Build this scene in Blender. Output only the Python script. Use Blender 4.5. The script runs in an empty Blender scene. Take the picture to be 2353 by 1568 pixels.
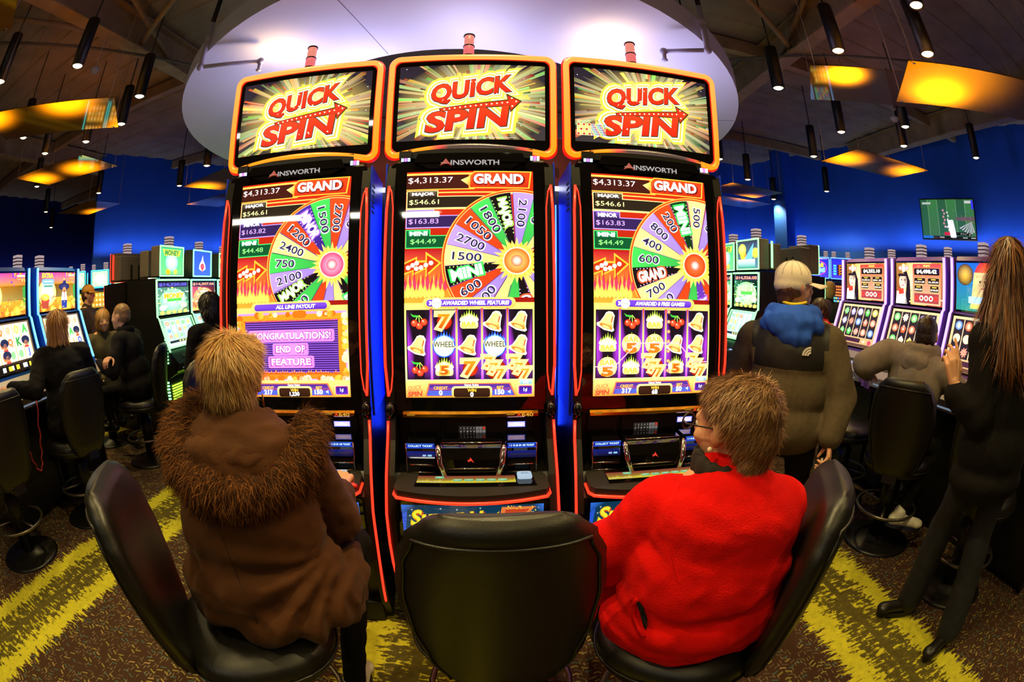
import bpy, bmesh, math, random
import numpy as np
from math import sin, cos, pi, radians, sqrt, atan2
from mathutils import Vector as V, Matrix as M, Euler, noise
from mathutils.geometry import tessellate_polygon

C = bpy.context
S = C.scene
COL = S.collection
random.seed(7)

# ------------------------------------------------------------------ camera, world, exposure
cam = bpy.data.cameras.new('camera')
cam.type = 'PANO'
cam.sensor_fit = 'HORIZONTAL'
cam.sensor_width = 36.0
cam.clip_start = 0.05
cam.panorama_type = 'FISHEYE_EQUISOLID'
cam.fisheye_lens = 16.0
cam.fisheye_fov = radians(230)
cam_ob = bpy.data.objects.new('camera', cam)
COL.objects.link(cam_ob)
cam_ob.location = (0, 0, 1.45)
cam_ob.rotation_euler = (radians(83.0), 0, 0)
S.camera = cam_ob

wd = bpy.data.worlds.new('world')
S.world = wd
wd.use_nodes = True
wd.node_tree.nodes['Background'].inputs[0].default_value = (0.55, 0.40, 0.25, 1)
wd.node_tree.nodes['Background'].inputs[1].default_value = 0.04

S.view_settings.view_transform = 'Standard'
S.view_settings.look = 'None'
S.view_settings.gamma = 1.0
S.view_settings.exposure = 0.0
S.view_settings.use_curve_mapping = False
cy = S.cycles
cy.max_bounces = 6
cy.diffuse_bounces = 3
cy.glossy_bounces = 3
cy.transmission_bounces = 4
cy.transparent_max_bounces = 8
cy.sample_clamp_indirect = 4.0
cy.caustics_reflective = False
cy.caustics_refractive = False

LAMP_W = 19.0          # watts of one pendant downlight
LAMP_COL = (1.0, 0.77, 0.31)

# ------------------------------------------------------------------ helpers: colour, materials
def lin(c):
    if isinstance(c, str):
        c = tuple(int(c[i:i + 2], 16) for i in (0, 2, 4))
    r = []
    for x in c[:3]:
        x = x / 255.0
        r.append(x / 12.92 if x <= 0.04045 else ((x + 0.055) / 1.055) ** 2.4)
    return tuple(r)

class NT:
    def __init__(s, name):
        s.m = bpy.data.materials.new(name)
        s.m.use_nodes = True
        s.t = s.m.node_tree
        s.b = s.t.nodes['Principled BSDF']
        s.out = s.t.nodes['Material Output']
    def n(s, typ, **kw):
        nd = s.t.nodes.new(typ)
        for k, v in kw.items():
            if k.startswith('i_'):
                nd.inputs[int(k[2:]) if k[2:].isdigit() else k[2:]].default_value = v
            else:
                setattr(nd, k, v)
        return nd
    def l(s, a, b):
        s.t.links.new(a, b)
    def math(s, op, a, b=None, c=None, clamp=False):
        nd = s.n('ShaderNodeMath', operation=op, use_clamp=clamp)
        for i, x in enumerate((a, b, c)):
            if x is None:
                continue
            if isinstance(x, (int, float)):
                nd.inputs[i].default_value = x
            else:
                s.l(x, nd.inputs[i])
        return nd.outputs[0]
    def mix(s, f, a, b):
        nd = s.n('ShaderNodeMix', data_type='RGBA')
        for i, x in ((0, f), (6, a), (7, b)):
            if isinstance(x, (int, float)):
                nd.inputs[i].default_value = x
            elif isinstance(x, tuple):
                nd.inputs[i].default_value = (*x, 1)
            else:
                s.l(x, nd.inputs[i])
        return nd.outputs[2]

MATS = {}
def mat(name, col=(128, 128, 128), rough=0.5, metal=0.0, spec=0.5, var=0.0, vs=12.0, bump=0.0, bs=60.0, coat=0.0,
        emit=None, es=0.0, sheen=0.0, attr=False, samp=None, stretch=(1, 1, 1)):
    """Principled material; optional noise variation of the paint/cloth colour and a noise bump."""
    if name in MATS:
        return MATS[name]
    t = NT(name)
    b = t.b
    c = lin(col)
    b.inputs['Base Color'].default_value = (*c, 1)
    b.inputs['Roughness'].default_value = rough
    b.inputs['Metallic'].default_value = metal
    b.inputs['Specular IOR Level'].default_value = spec
    b.inputs['Coat Weight'].default_value = coat
    if sheen:
        b.inputs['Sheen Weight'].default_value = sheen
    tc = None
    if var or bump:
        tc = t.n('ShaderNodeTexCoord')
        mp = t.n('ShaderNodeMapping')
        mp.inputs['Scale'].default_value = stretch
        t.l(tc.outputs['Object'], mp.inputs[0])
    if attr:
        a = t.n('ShaderNodeAttribute', attribute_name='Col')
        t.l(a.outputs['Color'], b.inputs['Base Color'])
    if var:
        nz = t.n('ShaderNodeTexNoise', i_Scale=vs, i_Detail=5.0)
        t.l(mp.outputs[0], nz.inputs['Vector'])
        f = t.math('MULTIPLY_ADD', nz.outputs[0], 2.0, -0.5, clamp=True)
        lo = tuple(x * (1 - var) for x in c)
        hi = tuple(min(1, x * (1 + var)) for x in c)
        t.l(t.mix(f, lo, hi), b.inputs['Base Color'])
    if bump:
        nz = t.n('ShaderNodeTexNoise', i_Scale=bs, i_Detail=4.0)
        t.l(mp.outputs[0], nz.inputs['Vector'])
        bp = t.n('ShaderNodeBump', i_Strength=bump, i_Distance=0.004)
        t.l(nz.outputs[0], bp.inputs['Height'])
        t.l(bp.outputs[0], b.inputs['Normal'])
    if emit is not None:
        b.inputs['Emission Color'].default_value = (*lin(emit), 1)
        b.inputs['Emission Strength'].default_value = es
    if samp:
        t.m.cycles.emission_sampling = samp
    MATS[name] = t.m
    return t.m

def screen_mat(name, strength, rough=0.02, samp='AUTO', spec=0.8):
    """A lit display or a glowing tube: the picture it shows comes from the mesh's colour attribute."""
    if name in MATS:
        return MATS[name]
    t = NT(name)
    a = t.n('ShaderNodeAttribute', attribute_name='Col')
    t.b.inputs['Base Color'].default_value = (0.005, 0.005, 0.005, 1)
    t.b.inputs['Roughness'].default_value = rough
    t.b.inputs['Specular IOR Level'].default_value = spec
    t.l(a.outputs['Color'], t.b.inputs['Emission Color'])
    t.b.inputs['Emission Strength'].default_value = strength
    t.m.cycles.emission_sampling = samp
    MATS[name] = t.m
    return t.m

# ------------------------------------------------------------------ helpers: geometry
class G:
    """Collects shapes that become ONE mesh object."""
    def __init__(s):
        s.v, s.f, s.mi, s.sm, s.c = [], [], [], [], []
    def add(s, vs, fs, mi=0, sm=False, X=None, col=None):
        o = len(s.v)
        s.v += [tuple(X @ V(p)) for p in vs] if X is not None else [tuple(p) for p in vs]
        s.f += [tuple(i + o for i in f) for f in fs]
        s.mi += [mi] * len(fs)
        s.sm += [sm] * len(fs)
        if col is None:
            s.c += [(1, 1, 1)] * len(vs)
        elif isinstance(col, list):
            s.c += col
        else:
            s.c += [col] * len(vs)
        return s
    def box(s, c, d, mi=0, X=None, bev=0.0, col=None):
        bm = bmesh.new()
        bmesh.ops.create_cube(bm, size=1.0)
        bmesh.ops.scale(bm, vec=d, verts=bm.verts)
        if bev:
            bmesh.ops.bevel(bm, geom=list(bm.edges), offset=bev, segments=2, affect='EDGES', profile=0.5)
        bmesh.ops.translate(bm, vec=c, verts=bm.verts)
        bm.verts.index_update()
        s.add([v.co.copy() for v in bm.verts], [[v.index for v in f.verts] for f in bm.faces], mi, False, X, col)
        bm.free()
        return s
    def tube(s, path, r, n=8, closed=False, mi=0, sm=True, X=None, col=None, cap=True):
        P = [V(p) for p in path]
        k = len(P)
        rs = r if isinstance(r, (list, tuple)) else [r] * k
        T = []
        for i in range(k):
            a = P[(i - 1) % k] if (i > 0 or closed) else P[i]
            b = P[(i + 1) % k] if (i < k - 1 or closed) else P[i]
            T.append((b - a).normalized())
        up = V((0, 0, 1)) if abs(T[0].z) < 0.9 else V((1, 0, 0))
        nx = T[0].cross(up).normalized()
        vs, cs = [], []
        for i in range(k):
            nx = (nx - T[i] * nx.dot(T[i])).normalized()
            ny = T[i].cross(nx)
            for j in range(n):
                a = 2 * pi * j / n
                vs.append(P[i] + (nx * cos(a) + ny * sin(a)) * rs[i])
                if isinstance(col, list):
                    cs.append(col[i])
        fs = []
        for i in range(k if closed else k - 1):
            i2 = (i + 1) % k
            for j in range(n):
                j2 = (j + 1) % n
                fs.append((i * n + j, i * n + j2, i2 * n + j2, i2 * n + j))
        if cap and not closed:
            fs.append(tuple(range(n))[::-1])
            fs.append(tuple((k - 1) * n + j for j in range(n)))
        s.add(vs, fs, mi, sm, X, cs if isinstance(col, list) else col)
        return s
    def lathe(s, prof, n=24, mi=0, sm=True, X=None, col=None):
        vs, fs = [], []
        for r, z in prof:
            for j in range(n):
                a = 2 * pi * j / n
                vs.append((r * cos(a), r * sin(a), z))
        for i in range(len(prof) - 1):
            for j in range(n):
                j2 = (j + 1) % n
                fs.append((i * n + j, i * n + j2, (i + 1) * n + j2, (i + 1) * n + j))
        if prof[0][0] > 1e-6:
            fs.append(tuple(range(n))[::-1])
        if prof[-1][0] > 1e-6:
            fs.append(tuple((len(prof) - 1) * n + j for j in range(n)))
        s.add(vs, fs, mi, sm, X, col)
        return s
    def prism(s, out, a, b, axis='y', mi=0, sm=False, X=None, col=None):
        """Extrude a closed 2D outline along an axis: y -> outline in (x,z); x -> (y,z); z -> (x,y)."""
        def P(p, t):
            return {'y': (p[0], t, p[1]), 'x': (t, p[0], p[1]), 'z': (p[0], p[1], t)}[axis]
        n = len(out)
        vs = [P(p, a) for p in out] + [P(p, b) for p in out]
        tri = tessellate_polygon([[V((p[0], p[1], 0)) for p in out]])
        ar = sum(out[i][0] * out[(i + 1) % n][1] - out[(i + 1) % n][0] * out[i][1] for i in range(n))
        fs = []
        for t in tri:
            fs.append(tuple(t)); fs.append(tuple(i + n for i in t)[::-1])
        for i in range(n):
            j = (i + 1) % n
            fs.append((i, j, j + n, i + n))
        s.add(vs, fs, mi, sm, X, col)
        return s
    def ell(s, c, r, n=16, m=10, mi=0, X=None, sm=True, col=None):
        vs, fs = [(0, 0, -1)], []
        for i in range(1, m):
            t = -pi / 2 + pi * i / m
            for j in range(n):
                a = 2 * pi * j / n
                vs.append((cos(t) * cos(a), cos(t) * sin(a), sin(t)))
        vs.append((0, 0, 1))
        for j in range(n):
            fs.append((0, 1 + (j + 1) % n, 1 + j))
            fs.append((len(vs) - 1, 1 + (m - 2) * n + j, 1 + (m - 2) * n + (j + 1) % n))
        for i in range(m - 2):
            for j in range(n):
                j2 = (j + 1) % n
                fs.append((1 + i * n + j, 1 + i * n + j2, 1 + (i + 1) * n + j2, 1 + (i + 1) * n + j))
        L = M.Translation(V(c)) @ M.Diagonal((r[0], r[1], r[2], 1)) if not isinstance(r, M) else M.Translation(V(c)) @ r.to_4x4()
        s.add([L @ V(p) for p in vs], fs, mi, sm, X, col)
        return s
    def build(s, name, mats, parent=None, loc=None, rot=None, fix=True):
        me = bpy.data.meshes.new(name)
        me.from_pydata(s.v, [], s.f)
        if not isinstance(mats, (list, tuple)):
            mats = [mats]
        for m in mats:
            me.materials.append(m)
        me.polygons.foreach_set('material_index', s.mi)
        me.polygons.foreach_set('use_smooth', s.sm)
        at = me.color_attributes.new('Col', 'FLOAT_COLOR', 'POINT')
        flat = np.ones((len(s.v), 4), dtype=np.float32)
        if s.v:
            flat[:, :3] = np.array(s.c, dtype=np.float32)
        at.data.foreach_set('color', flat.ravel())
        if fix:
            bm = bmesh.new(); bm.from_mesh(me)
            bmesh.ops.recalc_face_normals(bm, faces=bm.faces)
            bm.to_mesh(me); bm.free()
        me.update()
        o = bpy.data.objects.new(name, me)
        COL.objects.link(o)
        if parent is not None:
            o.parent = parent
        if loc is not None:
            o.location = loc
        if rot is not None:
            o.rotation_euler = rot
        return o

def thing(name, label, cat, loc=(0, 0, 0), rotz=0.0, group=None):
    o = bpy.data.objects.new(name, None)
    COL.objects.link(o)
    o.empty_display_size = 0.1
    o.location = loc
    o.rotation_euler = (0, 0, rotz)
    o['label'] = label; o['category'] = cat
    if group:
        o['group'] = group
    return o
def tag(o, label, cat, group=None):
    o['label'] = label; o['category'] = cat
    if group:
        o['group'] = group
    return o
def struct(o):
    o['kind'] = 'structure'
    return o
def dup(root, loc, rotz, label, group=None):
    r = root.copy(); COL.objects.link(r)
    r.location = loc; r.rotation_euler = (0, 0, rotz); r['label'] = label
    if group:
        r['group'] = group
    for ch in list(root.children):
        c = ch.copy(); COL.objects.link(c); c.parent = r
        for g in ch.children:
            d = g.copy(); COL.objects.link(d); d.parent = c
    return r

# ------------------------------------------------------------------ lettering and screen pictures
FONT = {}
def font_mesh(txt, off=0.0):
    k = (txt, off)
    if k not in FONT:
        cu = bpy.data.curves.new('t', 'FONT')
        cu.body = txt; cu.offset = off; cu.resolution_u = 3
        ob = bpy.data.objects.new('t', cu)
        me = ob.to_mesh()
        vs = [(v.co.x, v.co.y) for v in me.vertices]
        fs = [tuple(p.vertices) for p in me.polygons]
        ob.to_mesh_clear()
        bpy.data.objects.remove(ob); bpy.data.curves.remove(cu)
        xs = [v[0] for v in vs]; ys = [v[1] for v in vs]
        FONT[k] = (vs, fs, (min(xs), min(ys), max(xs), max(ys)))
    return FONT[k]

class Art:
    """A flat picture shown on a screen: polygons in pixels (y down), layer by layer a hair above each other."""
    def __init__(s, x0, y0, x1, y1, w, h, step=0.0003):
        s.r = (x0, y0, x1, y1); s.w = w; s.h = h; s.step = step
        s.clip = (x0, y0, x1, y1); s.g = G(); s.L = 0
    def P(s, x, y):
        x0, y0, x1, y1 = s.r
        return ((x - x0) / (x1 - x0) - .5) * s.w, (.5 - (y - y0) / (y1 - y0)) * s.h
    def conv(s, pts, cols):
        x0, y0, x1, y1 = s.clip
        q = [(p[0], p[1], *c) for p, c in zip(pts, cols)]
        for ax, lim, sg in ((0, x0, 1), (0, x1, -1), (1, y0, 1), (1, y1, -1)):
            o = []
            n = len(q)
            for i in range(n):
                a, b = q[i], q[(i + 1) % n]
                da, db = (a[ax] - lim) * sg, (b[ax] - lim) * sg
                if da >= 0:
                    o.append(a)
                if (da >= 0) != (db >= 0):
                    t = da / (da - db)
                    o.append(tuple(a[k] + (b[k] - a[k]) * t for k in range(5)))
            q = o
            if len(q) < 3:
                return
        vs = []
        for p in q:
            u, v = s.P(p[0], p[1])
            vs.append((u, -s.L * s.step, v))
        s.g.add(vs, [tuple(range(len(vs)))], 0, False, None, [tuple(p[2:5]) for p in q])
    def poly(s, pts, col, convex=True):
        if isinstance(col, list):
            cols = [lin(c) for c in col]
        else:
            cols = [lin(col)] * len(pts)
        if convex:
            s.conv(pts, cols)
        else:
            for t in tessellate_polygon([[V((p[0], p[1], 0)) for p in pts]]):
                s.conv([pts[i] for i in t], [cols[i] for i in t])
    def rect(s, x0, y0, x1, y1, c, c2=None, hz=False):
        cc = c if c2 is None else ([c, c2, c2, c] if hz else [c, c, c2, c2])
        s.poly([(x0, y0), (x1, y0), (x1, y1), (x0, y1)], cc)
    def rrect(s, x0, y0, x1, y1, r, c, c2=None):
        pts = []
        for cx, cy_, a0 in ((x1 - r, y0 + r, -90), (x1 - r, y1 - r, 0), (x0 + r, y1 - r, 90), (x0 + r, y0 + r, 180)):
            for k in range(5):
                a = radians(a0 + 22.5 * k)
                pts.append((cx + r * cos(a), cy_ + r * sin(a)))
        if c2 is not None:
            c = [c if p[1] < (y0 + y1) / 2 else c2 for p in pts]
        s.poly(pts, c)
    def circ(s, x, y, r, c, c0=None, n=24, ry=None):
        ry = ry or r
        p = [(x + r * cos(2 * pi * i / n), y + ry * sin(2 * pi * i / n)) for i in range(n)]
        if c0 is None:
            s.poly(p, c)
        else:
            for i in range(n):
                s.poly([(x, y), p[i], p[(i + 1) % n]], [c0, c, c])
    def ring(s, x, y, r0, r1, c0, c1=None, n=48, a0=0, a1=360):
        c1 = c1 or c0
        for i in range(n):
            a, b = radians(a0 + (a1 - a0) * i / n), radians(a0 + (a1 - a0) * (i + 1) / n)
            s.poly([(x + r0 * cos(a), y - r0 * sin(a)), (x + r1 * cos(a), y - r1 * sin(a)),
                    (x + r1 * cos(b), y - r1 * sin(b)), (x + r0 * cos(b), y - r0 * sin(b))], [c0, c1, c1, c0])
    def line(s, pts, w, c):
        for (xa, ya), (xb, yb) in zip(pts, pts[1:]):
            d = sqrt((xb - xa) ** 2 + (yb - ya) ** 2) or 1
            nx, ny = -(yb - ya) / d * w / 2, (xb - xa) / d * w / 2
            s.poly([(xa + nx, ya + ny), (xb + nx, yb + ny), (xb - nx, yb - ny), (xa - nx, ya - ny)], c)
    def text(s, t, x, y, h, c, w=None, rot=0, shear=0.0, bold=0.0, c2=None):
        """Lettering centred on (x,y); h = height, w = width in pixels; bold fattens the strokes."""
        bb = font_mesh(t, 0.0)[2]
        vs, fs, _ = font_mesh(t, bold)
        cx, cy_ = (bb[0] + bb[2]) / 2, (bb[1] + bb[3]) / 2
        sy = h / max(bb[3] - bb[1], .01)
        sx = sy if w is None else w / max(bb[2] - bb[0], .01)
        ca, sa = cos(radians(rot)), sin(radians(rot))
        q, cols = [], []
        a, b = lin(c), lin(c2 or c)
        for vx, vy in vs:
            px, py = (vx - cx) * sx, (vy - cy_) * sy
            f = min(1, max(0, .5 - py / h))
            px += shear * py
            q.append((x + px * ca - py * sa, y - (px * sa + py * ca)))
            cols.append(tuple(a[k] + (b[k] - a[k]) * f for k in range(3)))
        for f in fs:
            s.conv([q[i] for i in f], [cols[i] for i in f])
    def build(s, name, m, parent=None, loc=(0, 0, 0), rot=(0, 0, 0)):
        return s.g.build(name, m, parent, loc, rot, fix=False)

# ================================================================== MATERIALS
black_gloss = mat('black_gloss', (10, 9, 10), 0.03, spec=0.8)
black_satin = mat('black_satin', (16, 14, 13), 0.38, var=0.15)
black_matte = mat('black_matte', (15, 14, 14), 0.6, var=0.2)
dark_grey = mat('dark_grey_plastic', (38, 34, 30), 0.5, var=0.15, vs=30)
chrome = mat('chrome', (205, 200, 195), 0.12, metal=1.0)
brass_trim = mat('gold_trim', (200, 150, 40), 0.22, metal=1.0)
vinyl = mat('black_vinyl', (20, 17, 12), 0.40, spec=0.6, var=0.18, vs=5, bump=0.12, bs=260)
silver = mat('silver_lettering', (200, 192, 188), 0.3, metal=0.6)
red_badge = mat('red_badge', (190, 40, 25), 0.35)
SCR = screen_mat('lit_screen', 1.55)
SCR_B = screen_mat('lit_screen_bright', 1.9)
SCR_D = screen_mat('lit_print', 0.9)
SCR_T = screen_mat('lit_topper_screen', 1.5, .25, spec=.15)
NEON = screen_mat('neon_tube', 3.0, 0.3)
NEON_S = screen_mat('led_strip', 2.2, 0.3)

# ================================================================== ROOM
def carpet_mat():
    t = NT('casino_carpet')
    tc = t.n('ShaderNodeTexCoord')
    sp = t.n('ShaderNodeSeparateXYZ'); t.l(tc.outputs['Object'], sp.inputs[0])
    x, y = sp.outputs[0], sp.outputs[1]
    # small woven dashes in rows
    def dashes(kx, ky, amp, wx, wy, keep, ph):
        zig = t.math('MULTIPLY', t.math('PINGPONG', t.math('MULTIPLY', x, kx), 1.0), amp)
        X_ = t.math('ADD', t.math('MULTIPLY', x, kx), ph); Y_ = t.math('ADD', t.math('MULTIPLY', y, ky), zig)
        iy = t.math('FLOOR', Y_)
        X2 = t.math('ADD', X_, t.math('MULTIPLY', t.math('SINE', t.math('MULTIPLY', iy, 12.9898)), 3.7))
        cv = t.n('ShaderNodeCombineXYZ'); t.l(t.math('FLOOR', X2), cv.inputs[0]); t.l(iy, cv.inputs[1])
        wn = t.n('ShaderNodeTexWhiteNoise', noise_dimensions='2D'); t.l(cv.outputs[0], wn.inputs['Vector'])
        s2 = t.n('ShaderNodeSeparateColor'); t.l(wn.outputs['Color'], s2.inputs[0])
        m = t.math('MULTIPLY', t.math('LESS_THAN', t.math('FRACT', X2), wx), t.math('LESS_THAN', t.math('FRACT', Y_), wy))
        m = t.math('MULTIPLY', m, t.math('LESS_THAN', wn.outputs['Value'], keep))
        return m, s2.outputs[0], s2.outputs[1]
    m1, r1, q1 = dashes(24, 44, 0.8, 0.72, 0.36, 0.62, 0.0)
    m2, r2, q2 = dashes(60, 30, 0.6, 0.30, 0.62, 0.30, 5.3)
    ramp = t.n('ShaderNodeValToRGB')
    cr = ramp.color_ramp; cr.interpolation = 'CONSTANT'
    cols = [(0.0, (96, 84, 66)), (0.24, (150, 142, 70)), (0.42, (74, 104, 96)), (0.58, (176, 150, 96)), (0.76, (112, 108, 112)), (0.88, (190, 176, 60))]
    for i, (p, c) in enumerate(cols):
        e = cr.elements[i] if i < 2 else cr.elements.new(p)
        e.position = p; e.color = (*lin(c), 1)
    t.l(r1, ramp.inputs[0])
    nz = t.n('ShaderNodeTexNoise', i_Scale=150.0); t.l(tc.outputs['Object'], nz.inputs['Vector'])
    base = t.mix(nz.outputs[0], lin((48, 30, 22)), lin((84, 60, 46)))
    a = t.mix(t.math('MULTIPLY', m1, 0.85), base, ramp.outputs[0])
    a = t.mix(t.math('MULTIPLY', m2, 0.6), a, lin((150, 132, 96)))
    # broad chartreuse bands every 2.02 m, brushed and worn
    px = t.math('PINGPONG', t.math('ADD', x, 2.40), 1.01)          # 0 at a band centre
    def brush(rot, sx, sy):
        mp = t.n('ShaderNodeMapping'); mp.inputs['Rotation'].default_value = (0, 0, rot)
        mp.inputs['Scale'].default_value = (sx, sy, 1)
        t.l(tc.outputs['Object'], mp.inputs[0])
        n = t.n('ShaderNodeTexNoise', i_Scale=1.0, i_Detail=6.0, i_Roughness=0.65); t.l(mp.outputs[0], n.inputs['Vector'])
        return n.outputs[0]
    b1 = brush(0.7, 10, 60)
    b2 = brush(-0.6, 26, 30)
    b3 = brush(0.0, 9, 9)
    edge_w = t.math('MULTIPLY_ADD', t.math('SUBTRACT', b1, 0.5), 0.42, 0.285)
    inside = t.math('LESS_THAN', px, edge_w)
    rim = t.math('SUBTRACT', 1.0, t.math('MULTIPLY', t.math('ABSOLUTE', t.math('SUBTRACT', px, 0.225)), 9.0), clamp=True)
    dens = t.math('MULTIPLY_ADD', rim, 0.20, t.math('MULTIPLY_ADD', b3, 0.22, -0.015))
    val = t.math('ADD', t.math('MULTIPLY_ADD', b1, 0.7, t.math('MULTIPLY', b2, 0.45)), dens)
    paint = t.math('MULTIPLY', t.math('GREATER_THAN', val, 0.715), inside)
    core = t.math('GREATER_THAN', px, 0.022)
    paint = t.math('MULTIPLY', paint, core)
    yel = t.mix(b2, lin((150, 150, 40)), lin((240, 226, 60)))
    ground = t.mix(inside, a, t.mix(b2, lin((44, 34, 18)), lin((120, 110, 50))))
    t.l(t.mix(paint, ground, yel), t.b.inputs['Base Color'])
    t.b.inputs['Roughness'].default_value = 0.95
    t.b.inputs['Specular IOR Level'].default_value = 0.1
    bp = t.n('ShaderNodeBump', i_Strength=0.5, i_Distance=0.004)
    t.l(nz.outputs[0], bp.inputs['Height']); t.l(bp.outputs[0], t.b.inputs['Normal'])
    return t.m

g = G(); g.box((-1, 3.0, -0.05), (24, 18, 0.1))
struct(g.build('floor', carpet_mat()))

def deck_mat():
    t = NT('painted_metal_deck')
    tc = t.n('ShaderNodeTexCoord')
    nz = t.n('ShaderNodeTexNoise', i_Scale=3.0, i_Detail=4.0); t.l(tc.outputs['Object'], nz.inputs['Vector'])
    t.l(t.mix(nz.outputs[0], lin((140, 120, 102)), lin((196, 174, 152))), t.b.inputs['Base Color'])
    t.b.inputs['Roughness'].default_value = 0.7
    return t.m
deck = deck_mat()
g = G()
# corrugated metal roof deck running along x
yy, prof = -6.0, []
while yy < 12.0:
    prof += [(yy, 4.2), (yy + 0.16, 4.2), (yy + 0.18, 4.215), (yy + 0.36, 4.215), (yy + 0.38, 4.2)]
    yy += 0.38
vs = [(-13, a, b) for a, b in prof] + [(11, a, b) for a, b in prof]
n = len(prof)
g.add(vs, [(i, i + 1, i + 1 + n, i + n) for i in range(n - 1)])
g.box((-1, 3, 4.4), (24, 18, 0.1))
struct(g.build('ceiling', deck))

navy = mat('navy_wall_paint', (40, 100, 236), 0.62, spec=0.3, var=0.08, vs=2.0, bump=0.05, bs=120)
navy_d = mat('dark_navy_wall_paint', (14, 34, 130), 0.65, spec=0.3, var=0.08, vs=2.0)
def wall(name, pts, m, z0=0.0, z1=4.25, th=0.15):
    g = G()
    for (xa, ya), (xb, yb) in zip(pts, pts[1:]):
        d = V((xb - xa, yb - ya, 0)); L = d.length; a = atan2(d.y, d.x)
        X = M.Translation(((xa + xb) / 2, (ya + yb) / 2, (z0 + z1) / 2)) @ M.Rotation(a, 4, 'Z')
        g.box((0, th / 2, 0), (L, th, z1 - z0), 0, X)
    return struct(g.build(name, m))
wall('wall_back', [(-6.05, 8.0), (5.0, 8.75)], navy)
wall('wall_back_left', [(-7.35, 5.2), (-6.05, 8.0)], navy)
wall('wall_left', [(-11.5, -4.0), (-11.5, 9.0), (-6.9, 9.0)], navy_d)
wall('wall_right', [(5.0, 8.75), (6.35, 5.05), (6.75, 3.75), (7.95, -0.6)], navy)
# lower soffit ledge along the right wall and two painted columns
def ledge(name, pts, z0, z1, off):
    g = G()
    for (xa, ya), (xb, yb) in zip(pts, pts[1:]):
        d = V((xb - xa, yb - ya, 0)); a = atan2(d.y, d.x)
        X = M.Translation(((xa + xb) / 2, (ya + yb) / 2, (z0 + z1) / 2)) @ M.Rotation(a, 4, 'Z')
        g.box((0, -off / 2, 0), (d.length, off, z1 - z0), 0, X)
    o = g.build(name, navy); return struct(o)
ledge('trim_1', [(5.0, 8.75), (6.35, 5.05), (6.75, 3.75), (7.95, -0.6)], 1.95, 2.25, 0.12)
ledge('trim_2', [(-6.05, 8.0), (5.0, 8.75)], 2.0, 2.12, 0.10)
g = G(); g.box((0, 0, 2.1), (0.3, 0.3, 4.2)); o = struct(g.build('column_1', navy, None, (5.1, 7.3, 0), (0, 0, radians(-70))))
g = G(); g.box((0, 0, 1.1), (0.42, 0.32, 2.2)); o = struct(g.build('column_2', navy, None, (6.0, 4.85, 0), (0, 0, radians(-70))))

# roof structure: long beams with diagonal bracing, joists, conduit
steel = mat('brown_painted_steel', (186, 156, 122), 0.55, var=0.2, vs=6)
def ibeam(name, x, y0, y1, z, h=0.34, w=0.17, tilt=0.0):
    g = G()
    g.box((0, 0, h / 2), (w, y1 - y0, 0.02)); g.box((0, 0, -h / 2), (w, y1 - y0, 0.02)); g.box((0, 0, 0), (0.014, y1 - y0, h))
    return struct(g.build(name, steel, None, (x, (y0 + y1) / 2, z), (0, 0, tilt)))
ibeam('beam_1', -3.45, -3.0, 9.0, 4.0)
ibeam('beam_2', 2.72, -3.0, 9.0, 4.0)
ibeam('beam_3', -7.4, -3.0, 8.0, 4.0)
ibeam('beam_4', 5.9, -3.0, 6.0, 4.0)
for i, y in enumerate((-1.3, 3.87, 6.75)):
    g = G(); g.box((0, 0, 0), (22, 0.09, 0.16)); struct(g.build('beam_%d' % (5 + i), steel, None, (-1, y, 4.1)))
def rod(name, a, b, r, m, label=None, cat=None, group=None):
    g = G(); g.tube([a, b], r, 8)
    o = g.build(name, m)
    if label:
        tag(o, label, cat, group)
    else:
        struct(o)
    return o
rod('beam_8', (-3.42, 2.55, 3.88), (-2.3, 2.1, 4.18), 0.035, steel)
rod('beam_9', (-3.42, 3.15, 3.88), (-3.2, 1.9, 4.19), 0.03, steel)
rod('beam_10', (2.72, 3.3, 3.88), (1.5, 2.6, 4.18), 0.035, steel)
rod('beam_11', (2.70, 3.6, 3.88), (2.6, 2.7, 4.19), 0.03, steel)
rod('beam_12', (-4.6, 0.6, 4.17), (-3.5, 2.2, 3.9), 0.03, steel)
rod('sprinkler_main', (-4.3, 0.7, 3.75), (-2.55, 4.2, 3.75), 0.016, mat('grey_pipe', (120, 110, 100), 0.5),
    'thin grey conduit run under the dark ceiling beside the left long beam', 'pipe')
rod('conduit', (5.2, 1.35, 3.8), (1.9, 3.9, 3.8), 0.014, mat('grey_pipe'),
    'thin grey conduit crossing the dark ceiling above the amber panels by the television', 'pipe')

# ------------------------------------------------------------------ round white canopy over the main machines
white_p = mat('white_canopy_paint', (226, 222, 232), 0.7, var=0.03, vs=2)
CX, CY, CZ, CR, CH = -0.50, 3.93, 2.85, 2.42, 1.58
g = G()
nn = 96
prof = [(CH, 0.0), (CR, 0.0), (CR, 0.16), (CH, 0.16), (CH, 0.0)]
vs, fs = [], []
for r, z in prof[:4]:
    for j in range(nn):
        a = 2 * pi * j / nn
        vs.append((r * cos(a), r * sin(a), z))
for i in range(4):
    for j in range(nn):
        fs.append((i * nn + j, i * nn + (j + 1) % nn, ((i + 1) % 4) * nn + (j + 1) % nn, ((i + 1) % 4) * nn + j))
g.add(vs, fs)
canopy = g.build('canopy', white_p, None, (CX, CY, CZ))
tag(canopy, 'large round white ring canopy hung over the three main slot machines', 'canopy')
seam_m = mat('canopy_seam', (150, 146, 160), 0.8)
for k, a in enumerate((-98, -178, -18, 62, 140)):
    d = V((cos(radians(a)), sin(radians(a)), 0))
    g = G(); g.tube([d * (CH + .02) + V((0, 0, -.0005)), d * (CR - .01) + V((0, 0, -.0005))], 0.0025, 6)
    g.build('seam', seam_m, canopy)
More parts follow.
